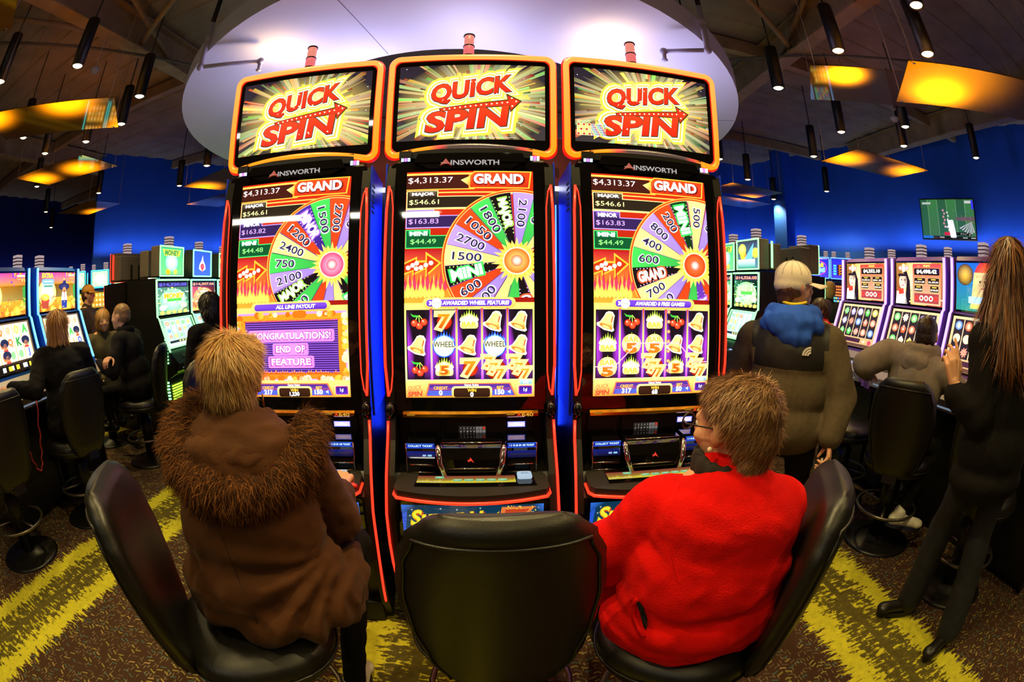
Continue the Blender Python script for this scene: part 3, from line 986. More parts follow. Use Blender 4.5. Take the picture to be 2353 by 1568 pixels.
    if k != 'L':
        a.circ(344, 952, 30, (235, 240, 255), (255, 255, 255), 18)
        a.L = 17
        a.text('WHEEL', 344, 952, 11, (120, 110, 40), w=48); a.text('3', 306, 952, 22, (255, 255, 255), bold=.05)
        a.L = 14
        a.rect(164, 990, 898, 1400, (22, 12, 20), (30, 14, 26))
        for c in range(5):
            x0 = 164 + c * 147
            a.L = 15
            a.poly([(x0 + 6, 990), (x0 + 46, 990), (x0 + 46, 1195), (x0 + 6, 1195)], [(40, 18, 40), (22, 12, 20), (22, 12, 20), (190, 60, 230)])
            a.poly([(x0 + 6, 1195), (x0 + 46, 1195), (x0 + 46, 1400), (x0 + 6, 1400)], [(190, 60, 230), (22, 12, 20), (22, 12, 20), (50, 20, 60)])
            a.poly([(x0 + 141, 990), (x0 + 101, 990), (x0 + 101, 1195), (x0 + 141, 1195)], [(40, 18, 40), (22, 12, 20), (22, 12, 20), (190, 60, 230)])
            a.poly([(x0 + 141, 1195), (x0 + 101, 1195), (x0 + 101, 1400), (x0 + 141, 1400)], [(190, 60, 230), (22, 12, 20), (22, 12, 20), (50, 20, 60)])
            if c:
                a.L = 16
                a.rect(x0 - 6, 985, x0 + 6, 1195, (235, 60, 50), (255, 240, 130)); a.rect(x0 - 6, 1195, x0 + 6, 1402, (255, 240, 130), (230, 60, 200))
                a.L = 17
                a.rect(x0 - 9, 985, x0 - 6, 1402, (90, 60, 220)); a.rect(x0 + 6, 985, x0 + 9, 1402, (90, 60, 220))
        for r in range(3):
            for c in range(5):
                symbol(a, REELS[k][r][c], 237 + c * 147, 1056 + r * 138, 18)
        if k == 'R':
            a.L = 27
            a.line([(160, 1330), (280, 1330), (420, 1190), (690, 1190), (800, 1310), (905, 1310)], 6, (255, 190, 200))
            for i in range(7):
                a.circ(622, 1000 + i * 60, 12, (190, 60, 20), (255, 240, 180), 12)
    else:
        a.L = 14
        a.rect(160, 985, 900, 1405, (200, 150, 255), (214, 170, 255))
        a.L = 15
        a.rect(172, 998, 890, 1396, (255, 150, 30), (255, 130, 30))
        rr = random.Random(3)
        for i in range(90):
            t = rr.random()
            if rr.random() < .6:
                x, y = 172 + 718 * t, rr.choice((1000, 1394))
            else:
                x, y = rr.choice((174, 888)), 1000 + 394 * t
            a.L = 16
            a.circ(x, y, rr.uniform(10, 26), rr.choice(((255, 190, 60), (255, 110, 20), (255, 240, 190))), n=7)
        a.clip = (160, 985, 900, 1405)
        a.L = 17
        a.rect(214, 1032, 846, 1362, (60, 24, 90), (52, 20, 96))
        for i in range(24):
            a.L = 18
            a.rect(216, 1036 + i * 13.6, 844, 1036 + i * 13.6 + 5, (150, 90, 220))
        for i in range(40):
            a.L = 18
            flame(a, 214 + i * 16, 1042, 26, rr.uniform(10, 22), (230, 80, 20), (255, 160, 50))
            flame(a, 214 + i * 16, 1368, 26, rr.uniform(12, 34), (240, 90, 20), (255, 170, 60))
        for ln, y, w in (('CONGRATULATIONS!', 1130, 540), ('END  OF', 1212, 200), ('FEATURE', 1290, 270)):
            a.L = 19
            a.rrect(530 - w / 2 - 22, y - 38, 530 + w / 2 + 22, y + 38, 14, (220, 130, 255))
            a.L = 20
            a.rrect(530 - w / 2 - 10, y - 30, 530 + w / 2 + 10, y + 30, 10, (226, 140, 216))
            a.L = 21
            a.text(ln, 530, y, 46, (170, 50, 170), w=w + 6, bold=.05)
            a.L = 22
            a.text(ln, 530, y - 1, 40, (255, 255, 255), w=w - 4, bold=.02)
        a.clip = full
    # --- credit bar
    a.L = 17
    a.rect(153, 1404, 908, 1508, (255, 230, 130), (240, 150, 50))
    a.L = 18
    a.poly([(290, 1422), (768, 1422), (800, 1500), (268, 1500)], (250, 120, 70))
    a.L = 19
    a.poly([(296, 1428), (760, 1428), (790, 1496), (278, 1496)], [(90, 40, 130), (90, 40, 130), (40, 60, 200), (40, 60, 200)])
    for i in range(5):
        a.L = 20
        a.rect(288, 1452 + i * 9, 780, 1455 + i * 9, (200, 80, 80) if i < 2 else (110, 150, 255))
    a.L = 21
    a.rrect(424, 1440, 660, 1520 - 12, 20, (255, 240, 150), (250, 170, 60))
    a.L = 22
    a.rrect(436, 1452, 648, 1507, 14, (60, 30, 16), (40, 20, 10))
    a.L = 23
    c_, w_, b_ = BARS[k][:3]
    a.text('CREDIT', 360, 1450, 17, (255, 190, 70), bold=.04); a.text(c_, 360, 1478, 28, (255, 255, 255), bold=.05)
    a.text('WIN', 542, 1465, 17, (255, 200, 60), bold=.04); a.text(w_, 542, 1490, 26, (255, 255, 255), bold=.05)
    a.text('BET', 708, 1450, 17, (255, 190, 70), bold=.04); a.text(b_, 704, 1476, 28, (255, 255, 255), bold=.05)
    a.text('Game Rules', 540, 1432, 12, (255, 255, 255), bold=.03)
    a.poly([(752, 1470), (760, 1470), (768, 1462), (768, 1488), (760, 1480), (752, 1480)], (220, 230, 255), False)
    a.rrect(806, 1432, 902, 1500, 12, (255, 230, 150), (250, 180, 60)); a.L = 24
    a.rrect(814, 1440, 894, 1492, 8, (200, 60, 120), (150, 50, 200)); a.L = 25
    a.rrect(819, 1445, 889, 1487, 6, (60, 24, 130), (80, 40, 180)); a.L = 26
    a.text('1¢', 854, 1466, 24, (255, 255, 255), bold=.04)
    if k != 'L':
        a.text('QUICK', 208, 1450, 30, (240, 120, 70), w=80, rot=6, shear=.2, bold=.01); a.text('SPIN', 208, 1486, 28, (225, 80, 50), w=82, rot=4, shear=.2, bold=.05)
        a.line([(160, 1470), (256, 1462)], 3, (230, 110, 60))
        a.rrect(820, 1404, 894, 1430, 8, (190, 230, 255), (120, 180, 240))
        a.L = 27; a.text('MORE', 857, 1412, 8, (255, 255, 255), bold=.03); a.text('GAMES', 857, 1422, 8, (255, 255, 255), bold=.03)
    return a

def topper_art(k):
    a = Art(0, 0, 608, 346, .608, .346, 0.0003)
    a.rect(0, 0, 608, 346, (34, 26, 40), (58, 50, 50))
    rr = random.Random({'L': 1, 'C': 2, 'R': 3}[k])
    cx, cy_ = 320, 178
    pal = [(255, 180, 60), (240, 140, 40), (150, 170, 70), (255, 210, 90), (220, 110, 60), (255, 235, 150), (120, 150, 70), (200, 60, 30)]
    for i in range(190):
        a.L = 2 + i % 3
        t = rr.uniform(0, 2 * pi); dt = rr.uniform(.008, .04); r = rr.uniform(230, 430)
        c = rr.choice(pal)
        far = tuple(int(q * rr.uniform(.35, .95)) for q in c)
        a.poly([(cx, cy_), (cx + r * cos(t - dt), cy_ + r * .62 * sin(t - dt)), (cx + r * cos(t + dt), cy_ + r * .62 * sin(t + dt))], [(255, 250, 190), far, far])
    for i in range(16):
        a.L = 4
        x, y = rr.uniform(10, 600), rr.uniform(10, 330)
        a.circ(x, y, 2.2, (255, 255, 255), n=6)
    # glow behind the lettering
    a.L = 1
    a.circ(cx, cy_, 330, (46, 36, 40), (255, 220, 110), 36, 200)
    for i in range(90):
        a.L = 5 + i % 2
        t = 2 * pi * i / 90 + rr.uniform(-.02, .02); r = rr.uniform(150, 235)
        a.poly([(cx, cy_), (cx + r * cos(t - .04), cy_ + r * .66 * sin(t - .04)), (cx + r * cos(t + .04), cy_ + r * .66 * sin(t + .04))], [(255, 255, 235), (255, 190, 60), (255, 205, 80)])
    def word(t, x, y, h, w, rot):
        for L, c, dw, b in ((7, (255, 225, 70), 46, .13), (8, (255, 255, 190), 34, .105), (9, (255, 190, 40), 24, .085), (10, (255, 255, 255), 17, .07), (11, (70, 60, 24), 8, .052)):
            a.L = L
            a.text(t, x, y, h + dw * .8, c, w=w + dw, rot=rot, shear=.22, bold=b)
        a.L = 12
        a.text(t, x - 1, y - 1, h + 2, (226, 60, 24), w=w + 4, rot=rot, shear=.22, bold=.042, c2=(206, 34, 16))
    word('QUICK', 302, 122, 84, 318, 9)
    word('SPIN', 288, 256, 80, 316, 5)
    a.L = 11
    a.poly([(172, 205), (452, 166), (446, 138), (512, 172), (464, 226), (460, 198), (176, 221)], (70, 50, 20), False)
    a.L = 12
    a.poly([(176, 207), (456, 170), (452, 148), (504, 173), (466, 216), (462, 193), (180, 218)], (214, 50, 24), False)
    a.L = 13
    for i in range(13):
        a.circ(194 + i * 21.5, 211 - i * 2.6, 3.6, (255, 250, 200), n=8)
    for p in ((470, 160), (488, 174), (472, 196)):
        a.circ(p[0], p[1], 3.8, (255, 250, 200), n=8)
    for i in range(14):
        a.L = 14
        x, y = rr.uniform(200, 440), rr.choice((rr.uniform(76, 92), rr.uniform(140, 152), rr.uniform(270, 280)))
        a.circ(x, y, rr.uniform(2, 4), (255, 200, 150), (255, 255, 250), 8)
    a.L = 13
    a.text('Malfunction voids all pays and plays. Please check the paytable for winning combinations and rules.', 340, 338, 5, (255, 255, 255), w=300)
    if k == 'R':
        a.L = 12
        a.rect(6, 264, 66, 318, (240, 236, 180)); a.rect(68, 266, 128, 318, (200, 205, 215))
        a.L = 13
        for r in range(5):
            for c in range(5):
                a.rect(8 + c * 11.6, 266 + r * 10.4, 17.5 + c * 11.6, 274.5 + r * 10.4, (210, 60, 40) if (r * 3 + c * 2) % 4 == 0 else (240, 240, 110))
            for c in range(10):
                a.rect(70 + c * 5.8, 268 + r * 10, 74.5 + c * 5.8, 276 + r * 10, [(120, 130, 150), (230, 210, 90), (150, 160, 180), (210, 90, 80), (110, 190, 100)][(r * 7 + c * 3) % 5])
        a.text('BINGO', 36, 256, 11, (255, 250, 170), w=54)
        a.L = 14
        for r in range(5):
            for c in range(5):
                a.text(str((r * 7 + c * 15) % 74 + 1), 12.7 + c * 11.6, 270.2 + r * 10.4, 5, (60, 40, 30))
    return a

def belly_art():
    a = Art(0, 0, 540, 125, .54, .125, 0.0004)
    a.rect(0, 0, 540, 125, (14, 56, 84), (16, 70, 96))
    a.L = 1
    a.poly([(0, 0), (24, 0), (8, 125), (0, 125)], (40, 90, 220)); a.poly([(0, 0), (60, 0), (0, 40)], [(60, 140, 255), (20, 66, 110), (20, 66, 110)])
    a.poly([(540, 0), (500, 0), (540, 60)], [(60, 130, 250), (18, 66, 100), (18, 66, 100)]); a.poly([(540, 40), (540, 125), (524, 125)], (40, 100, 220))
    a.rect(0, 117, 540, 125, (140, 190, 190))
    for x, y in ((40, 20), (150, 14), (212, 18), (30, 46), (520, 16), (500, 34), (300, 12)):
        a.poly([(x - 5, y), (x, y - 1), (x, y - 6), (x + 1, y - 1), (x + 6, y), (x + 1, y + 1), (x, y + 6), (x - 1, y + 1)], (230, 250, 255), False)
    for t, x, w, h in (('Super', 138, 200, 84), ('Hot', 318, 118, 68)):
        a.L = 2; a.text(t, x + 3, 67, h, (200, 70, 50), w=w, shear=.28, bold=.05, rot=4)
        a.L = 3; a.text(t, x - 2, 60, h, (250, 200, 20), w=w, shear=.28, bold=.045, rot=4)
        a.L = 4; a.text(t, x - 3, 58, h - 6, (255, 250, 60), w=w - 6, shear=.28, bold=.02, rot=4)
    a.L = 3
    a.text('7', 430, 62, 84, (240, 130, 60), w=84, bold=.09, shear=.2); a.L = 4
    a.text('7', 430, 62, 74, (200, 60, 30), w=70, bold=.05, shear=.2, c2=(240, 140, 70))
    rr = random.Random(4)
    for i in range(70):
        a.L = 5 if i < 12 else 3
        x = rr.uniform(400, 510); y = rr.uniform(4, 60) if x > 450 else rr.uniform(4, 24)
        a.circ(x, y, rr.uniform(1, 3.4), (255, 230, 90) if i % 3 else (255, 160, 50), n=6)
    return a

def rounded(w2, z0, z1, r, arch=0.0, n=6):
    """Outline (x, z) of a rounded rectangle whose lower edge is arched upward."""
    pts = []
    for cx, cz, a0 in ((w2 - r, z1 - r, 90), (w2 - r, z0 + r, 0)):
        for k in range(n + 1):
            a = radians(a0 - 90 * k / n); pts.append((cx + r * cos(a), cz + r * sin(a)))
    k = 14
    for i in range(1, k):
        x = (w2 - r) * (1 - 2 * i / k)
        pts.append((x, z0 + arch * (1 - (x / (w2 - r)) ** 2)))
    for cx, cz, a0 in ((-w2 + r, z0 + r, -90), (-w2 + r, z1 - r, 180)):
        for k in range(n + 1):
            a = radians(a0 - 90 * k / n); pts.append((cx + r * cos(a), cz + r * sin(a)))
    return pts

blue_side = mat('blue_painted_side', (26, 60, 235), 0.35, spec=0.5, var=0.05)
TILT = 0.061
def fy(z):                       # front plane of the leaning screen
    return (z - 1.465) * TILT

def main_machine(k, label, x, y, yaw):
    t = thing('slot_machine', label, 'slot machine', (x, y, 0), yaw, 'three main slot machines under the canopy')
    # ---- cabinet: lower body with the recess for the bill units, upper screen box
    g = G()
    prof = [(.40, 0.0), (-.13, 0.0), (-.15, .10), (-.19, .34), (-.195, .66), (-.12, .70), (-.09, .728), (.05, .735), (.05, .925), (fy(.955) + .012, .95), (fy(1.95) + .02, 1.955), (.06, 1.975), (.40, 1.975)]
    g.prism(prof, -.295, .295, 'x')
    for s in (-1, 1):            # cheeks whose front edge swells forward below the screen
        ch = [(.40, 0.0), (-.16, 0.0), (-.20, .12), (-.225, .38), (-.215, .60), (-.15, .74), (-.075, .86), (-.045, .95), (fy(1.05) - .012, 1.05), (fy(1.85) - .012, 1.85), (fy(1.93), 1.94), (.40, 1.95)]
        g.prism(ch, s * .295, s * .33, 'x')
    g.build('cabinet', black_satin, t)
    # plinth
    g = G(); g.box((0, .10, .06), (.60, .60, .12), bev=.01); g.build('base', black_matte, t)
    # blue side panels with louvre slots
    for s in (-1, 1):
        g = G(); g.box((s * .333, .20, 1.44), (.006, .36, 1.02), bev=.002)
        for i in range(6):
            for j in range(2):
                g.box((s * .337, .06 + j * .035, 1.76 + i * .022), (.003, .024, .008), 1)
        g.build('side_panel', [blue_side, black_matte], t)
    # ---- glass bezel and the game screen
    X = M.Rotation(-TILT, 4, 'X')
    g = G()
    g.prism([(px * 1.0, pz) for px, pz in rounded(.315, -.495, .485, .02)], -.002, .012, 'y')
    g.build('screen_bezel', black_gloss, t, (0, 0, 1.465), (-TILT, 0, 0))
    main_art(k).build('game_screen', SCR, t, (0, -.0032, 1.465), (-TILT, 0, 0))
    # ---- neon tubes along both edges
    for s in (-1, 1):
        red = lin((255, 40, 22))
        g = G()
        pth = [(s * .317, fy(1.85) - .016, 1.85), (s * .323, fy(1.75) - .018, 1.75), (s * .326, fy(1.45) - .018, 1.45), (s * .326, fy(1.15) - .018, 1.15), (s * .317, fy(1.03) - .018, 1.03)]
        g.tube(pth, .0052, 8, col=red)
        p2 = [(s * .317, fy(1.85) - .015, 1.85), (s * .306, fy(1.81) - .014, 1.825), (s * .298, fy(1.75) - .014, 1.76), (s * .297, fy(1.4) - .014, 1.4), (s * .298, fy(1.12) - .014, 1.12), (s * .306, fy(1.05) - .014, 1.055), (s * .317, fy(1.03) - .016, 1.03)]
        g.tube(p2, .0026, 8, col=red)
        g.build('neon_tube', NEON, t)
        g = G()
        g.tube([(s * .322, -.062, .935), (s * .324, -.085, .87), (s * .326, -.16, .745), (s * .327, -.224, .61), (s * .327, -.233, .48), (s * .325, -.232, .38), (s * .318, -.215, .22), (s * .315, -.20, .13)], .0052, 8, col=red)
        g.build('neon_tube', NEON, t)
        g = G(); g.ell((s * .312, -.05, .975), (.022, .03, .035)); g.build('corner_bracket', black_gloss, t)
    # ---- hood with maker badge
    g = G()
    g.prism([(-.222, -.01), (.222, -.01), (.205, .028), (-.205, .028)], -.012, .05, 'y')
    g.prism([(-.213, -.008), (.213, -.008), (.165, -.036), (-.165, -.036)], -.008, .02, 'y')
    hood = g.build('hood', black_gloss, t, (0, fy(1.95) - .012, 1.952), (-TILT, 0, 0))
    a = Art(0, 0, 260, 40, .26, .04); a.L = 2
    a.text('INSWORTH', 150, 22, 20, (200, 190, 186), w=188, bold=.02)
    a.line([(62, 23), (238, 23)], 1.2, (16, 12, 12))
    a.build('logo_lettering', SCR_D, hood, (0, -.0125, -.012))
    a = Art(0, 0, 260, 40, .26, .04); a.L = 3
    a.poly([(12, 34), (36, 4), (50, 22), (60, 38), (44, 27), (30, 27)], [(200, 90, 70), (210, 120, 100), (190, 70, 50), (120, 30, 20), (180, 60, 40), (190, 80, 60)], False)
    a.line([(16, 22), (60, 24)], 2, (214, 190, 180))
    a.build('logo_mark', SCR_D, hood, (0, -.0125, -.012))
    # ---- topper with neon frame
    tt = -.096
    T0 = (0, .047 - .01, 2.213)
    out = rounded(.338, -.222, .222, .035, .03)
    g = G(); g.prism(out, 0, .09, 'y'); g.box((0, .12, -.12), (.36, .06, .30))
    top = g.build('topper', black_gloss, t, T0, (-tt, 0, 0))
    topper_art(k).build('topper_screen', SCR_T, top, (0, -.0006, .012))
    g = G()
    cols = []
    for px, pz in out:
        f = (pz + .222) / .444
        c = (255, 150, 66) if f > .9 else ((255, 92 + int(50 * f), 46 + int(44 * f)) if abs(px) > .30 and f > .12 else (255, 134, 16))
        if f < .2 and abs(px - .03) < .15 and k != 'L':
            c = (70, 52, 48)
        elif f < .2 and abs(px - .03) < .19 and k != 'L':
            c = (200, 60, 50)
        cols.append(lin(c))
    g.tube([(px, -.006, pz) for px, pz in out], .0125, 10, closed=True, col=cols)
    g.build('neon_frame', screen_mat('neon_frame', 1.7, 0.3), top)
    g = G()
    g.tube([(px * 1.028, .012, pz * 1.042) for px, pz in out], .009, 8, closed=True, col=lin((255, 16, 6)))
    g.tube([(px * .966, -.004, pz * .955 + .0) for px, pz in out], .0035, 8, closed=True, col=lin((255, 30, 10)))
    g.build('neon_halo', NEON_S, top)  # red glow around the frame, modelled as emissive tubes
    # candle beacon
    g = G(); g.lathe([(.024, 0), (.024, .052), (0.024, .054)], 18, col=lin((255, 120, 120))); g.lathe([(.022, .06), (.022, .115), (.02, .118), (0, .118)], 18, col=lin((255, 150, 130)))
    bc = g.build('candle_light', screen_mat('candle_glow', .85, .4), t, (-.02, .10, 2.485))
    for z in (.0, .054, .116):
        g = G(); g.lathe([(.0262, z), (.0262, z + .006), (.02, z + .007), (0, z + .007)], 18)
        g.build('ring', black_gloss, bc)
    g = G(); g.tube([(0, 0, -.09), (0, 0, .001)], .02, 14, col=lin((255, 120, 120))); g.build('glow_stem', MATS['candle_glow'], bc)
    # small neck posts between hood and topper with white and blue leds
    g = G(); g.box((0, .14, 1.99), (.5, .2, .04)); g.box((-.26, .05, 1.985), (.05, .05, .03), 0)
    g.build('neck', black_satin, t)
    for s in (-1, 1):
        g = G()
        for i in range(3):
            g.box((s * .258 + (i - 1) * .013, .03, 1.966), (.010, .006, .018), 0, col=lin((190, 230, 255) if i != 1 else (190, 120, 255)))
        g.build('status_light', SCR_B, t)
    # up-light behind the topper washing the canopy
    ul = bpy.data.lights.new('uplight', 'SPOT'); ul.energy = 5.5 if k != 'C' else 5; ul.color = (1, .66, .24) if k != 'C' else (.78, .70, 1.0)
    ul.spot_size = radians(125 if k != 'C' else 150); ul.spot_blend = 1.0; ul.shadow_soft_size = .03
    uo = bpy.data.objects.new('uplight', ul); COL.objects.link(uo); uo.parent = t; uo.location = {'L': (-.36, .45, 2.60), 'C': (-.03, .36, 2.45), 'R': (-.03, .44, 2.60)}[k]; uo.rotation_euler = (pi, 0, 0)
    g = G(); g.lathe([(.03, 0), (.035, .05), (.032, .05), (.028, .01), (0, .01)], 14); g.tube([(0, 0, 0), (0, 0, -.55)], .012, 8)
    g.build('uplight_cup', black_satin, t, (uo.location.x, uo.location.y, uo.location.z - .07))
    # ---- chin bar under the screen
    g = G(); g.prism([(-.045, .944), (-.058, .95), (-.058, .962), (-.045, .97), (-.02, .97), (-.02, .944)], -.262, .262, 'x')
    g.build('chin_bar', brass_trim, t)
    a = Art(0, 0, 540, 30, .54, .03); a.L = 1
    a.poly([(448, 22), (458, 6), (466, 22), (458, 17)], (240, 70, 30), False); a.text('640', 490, 15, 13, (230, 170, 60), w=44, bold=.02)
    a.build('chin_lettering', SCR_D, t, (0, -.0585, .957))
    for u, w_ in ((-.23, .032), (.155, .03)):
        g = G(); g.box((u, -.0588, .961), (w_, .001, .009)); g.build('sticker', mat('yellow_sticker', (214, 172, 70), .5), t)
    # ---- recess panels, keypad and player display
    g = G(); g.box((-.19, .044, .872), (.13, .012, .098), bev=.003); g.box((.075, .044, .872), (.36, .012, .098), bev=.003)
    g.build('panel', dark_grey, t)
    a = Art(0, 0, 110, 30, .11, .03)
    a.rect(0, 0, 110, 30, (60, 54, 50))
    for r in range(2):
        for c in range(8):
            a.L = 1
            col = (190, 60, 40) if (r, c) == (0, 7) else ((120, 116, 112) if c > 4 else (34, 30, 28))
            a.rect(2 + c * 13.5, 2 + r * 14, 13.5 + c * 13.5, 14 + r * 14, col)
            if c < 5:
                a.L = 2; a.text(str((c + 1 + 5 * r) % 10), 7.8 + c * 13.5, 8 + r * 14, 7, (214, 206, 190))
    a.build('keypad', SCR_D, t, (.005, .0375, .868))
    a = Art(0, 0, 72, 24, .072, .024); a.rect(0, 0, 72, 24, (110, 130, 255)); a.L = 1; a.rect(3, 3, 69, 21, (240, 190, 230)); a.L = 2
    a.text('INSERT', 36, 8, 5, (255, 255, 255)); a.text('PLAYER CARD', 36, 15, 5, (255, 255, 255))
    a.build('card_display', SCR, t, (.185, .0372, .889))
    g = G(); g.box((.185, .036, .85), (.085, .01, .012)); g.build('card_slot', black_gloss, t)
    # ---- printer block, ticket slot and bill acceptor
    g = G()
    g.prism([(.05, .735), (-.115, .735), (-.13, .75), (-.125, .80), (-.10, .838), (-.075, .852), (.05, .856)], -.118, .122, 'x')
    hs = g.build('printer_cover', black_gloss, t)
    a = Art(0, 0, 40, 30, .04, .03); a.poly([(8, 24), (18, 4), (32, 26), (20, 18)], (240, 60, 40), False); a.L = 1; a.line([(6, 16), (22, 15)], 3, (240, 80, 60))
    a.build('logo_mark', SCR_D, hs, (.0, -.1295, .80), (-.2, 0, 0))
    g = G(); g.tube([(-.115, -.131, .765), (.118, -.131, .765)], .0025, 6); g.tube([(-.115, -.08, .853), (.118, -.08, .853)], .003, 6); g.build('trim_line', chrome, hs)
    for s, nm in ((-1, 'ticket_slot'), (1, 'bill_acceptor')):
        g = G(); g.prism([(.05, .735), (-.10, .735), (-.105, .77), (-.085, .80), (-.095, .835), (-.09, .856), (.05, .86)], s * .14, s * .25, 'x')
        u = g.build(nm, black_gloss, t)
        g = G(); g.tube([(s * .14, -.107, .771), (s * .25, -.107, .771)], .0025, 6); g.tube([(s * .14, -.102, .737), (s * .25, -.102, .737)], .0025, 6)
        g.tube([(s * .252, -.10, .737), (s * .252, -.105, .771), (s * .252, -.088, .80), (s * .252, -.095, .855)], .003, 6)
        g.build('trim_line', chrome, u)
        a = Art(0, 0, 110, 20, .11, .02); a.rect(0, 0, 110, 20, (12, 24, 120)); a.L = 1
        a.text('COLLECT TICKET' if s < 0 else '1 5 10 20 50 100 TICKET', 55, 10, 8, (190, 235, 255), w=96, bold=.02)
        a.rect(0, 0, 110, 1.4, (60, 130, 255)); a.rect(0, 18.4, 110, 20, (40, 90, 255))
        a.build('lit_sign', SCR_B, u, (s * .195, -.0975, .846), (.15, 0, 0))
        a = Art(0, 0, 110, 40, .11, .04); a.poly([(0, 0), (110, 0), (110, 40), (0, 40)], [(20, 36, 150), (20, 36, 150), (10, 14, 50), (10, 14, 50)])
        a.L = 1
        if s < 0:
            a.rect(62, 26, 76, 33, (170, 200, 255)); a.rect(82, 26, 98, 33, (150, 220, 255))
        else:
            a.rect(10, 24, 100, 30, (40, 40, 60))
        a.build('lit_mouth', SCR_D, u, (s * .195, -.094, .815), (-.45, 0, 0))
        g = G(); g.tube([(s * .128, -.085, .858), (s * .124, -.115, .835), (s * .118, -.135, .79), (s * .10, -.15, .742)], [.009, .012, .012, .009], 10)
        g.build('chrome_arm', chrome, t)
    # ---- button deck
    ol = [(.272, -.095), (.285, -.14), (.285, -.235), (.27, -.262)]
    for i in range(1, 12):
        xx = .27 * (1 - 2 * i / 12); ol.append((xx, -.262 - .045 * (1 - (xx / .27) ** 2)))
    ol += [(-.27, -.262), (-.285, -.235), (-.285, -.14), (-.272, -.095)]
    g = G(); g.prism(ol, .70, .733, 'z'); dk = g.build('button_deck', dark_grey, t)
    g = G(); g.prism([(.23, -.105), (.24, -.23), (-.21, -.23), (-.205, -.105)], .733, .736, 'z'); g.build('deck_glass', black_gloss, dk)
    a = Art(0, 0, 370, 64, .37, .064)
    a.rect(0, 0, 370, 64, (150, 60, 50), (200, 180, 40)); a.L = 1
    for i in range(24):
        flame(a, 8 + i * 15.6, 64, 18, 26 + 9 * (i % 3), (220, 200, 60), (170, 160, 50))
    for i in range(6):
        a.rect(0, 6 + i * 6, 370, 8 + i * 6, (110, 40, 50))
    a.L = 2
    for i, (xx, yy) in enumerate(((84, 16), (196, 40), (238, 40), (280, 40), (322, 40), (154, 40))):
        a.rrect(xx - 17, yy - 10, xx + 17, yy + 10, 6, (150, 220, 170), (90, 180, 130))
        a.L = 3; a.text(('50', '75', '100', '150', '200', 'BET')[i], xx, yy, 8, (230, 250, 200)); a.L = 2
    a.text('COLLECT   GAME RULES', 50, 55, 6, (200, 200, 255)); a.L = 3
    a.build('touch_strip', SCR_D, dk, (-.02, -.168, .7365), (-radians(90), 0, 0))
    g = G(); g.box((0, 0, .010), (.056, .05, .018), bev=.008, col=lin((190, 215, 235)))
    sb = g.build('spin_button', screen_mat('spin_button', .85, .2), dk, (.20, -.16, .736))
    a = Art(0, 0, 50, 20, .036, .014); a.L = 1; a.text('SPIN', 25, 10, 14, (90, 120, 150), bold=.02); a.build('spin_lettering', SCR_D, sb, (0, 0, .0195), (-radians(90), 0, 0))
    g = G(); g.tube([(.286, -.16, .704)] + [(p[0] * 1.006, p[1] - .004, .704) for p in ol[2:-2]] + [(-.286, -.16, .704)], .0065, 8, col=lin((255, 46, 22)))
    g.build('led_strip', NEON_S, dk)
    # ---- belly glass
    g = G(); g.prism([(px, pz) for px, pz in rounded(.285, -.08, .078, .012)], -.006, .02, 'y'); bl = g.build('belly_frame', black_gloss, t, (0, -.2, .58), (-.03, 0, 0))
    belly_art().build('belly_glass', SCR_D, bl, (0, -.0068, 0))
    g = G(); g.box((0, -.205, .47), (.54, .012, .012)); g.build('sill_bar', brass_trim, t)
    return t

MC = {'L': (-.888, 1.657, .159), 'C': (-.164, 1.73, .072), 'R': (.564, 1.747, .022)}
main_machine('L', 'main slot machine whose screen congratulates, in front of the woman in brown', *MC['L'])
main_machine('C', 'middle main slot machine showing reels, behind the empty chair', *MC['C'])
main_machine('R', 'main slot machine with a bingo card on its topper, before the woman in red', *MC['R'])

# pod core behind the gaps: dark red back boxes, white and blue light bars
podred = mat('dark_red_backbox', (96, 20, 16), 0.5)
t = thing('pod_core', 'dark core cabinet seen in the gaps between the main machines', 'cabinet', (-.17, 2.38, 0), radians(4))
g = G(); g.box((0, 0, .98), (1.9, .30, 1.94), bev=.02); g.build('core_body', black_matte, t)
g = G(); g.box((0, -.05, 2.10), (1.6, .12, .28), bev=.01); g.build('back_box', podred, t)
for x in (-.37, .37):
    g = G()
    for i in range(7):
        g.box((x - .03 + i * .01, -.113, 2.04), (.004, .004, .05))
    g.build('grille', black_satin, t)
g = G(); g.tube([(-.9, -.19, 1.935), (.9, -.19, 1.935)], .012, 8, col=lin((225, 230, 255))); g.build('light_bar', screen_mat('white_bar', 5.0), t)
for x in (-.385, .365):
    g = G(); g.tube([(x, -.19, .75), (x, -.19, 1.85)], .010, 8, col=lin((20, 50, 255))); g.build('blue_bar', screen_mat('blue_bar', 30.0), t)

# unseen area lights added on the core to tint the canopy underside lavender
for x, ry in ((-.75, -.8), (0, 0), (.75, .8)):
    al = bpy.data.lights.new('canopy_fill', 'AREA'); al.shape = 'RECTANGLE'; al.size = .6; al.size_y = .2; al.energy = 6 if x == 0 else 10; al.color = (.66, .60, 1.0)
    ao = bpy.data.objects.new('canopy_fill', al); COL.objects.link(ao); ao.parent = t; ao.location = (x, .12, 2.28); ao.rotation_euler = (pi, ry, 0)

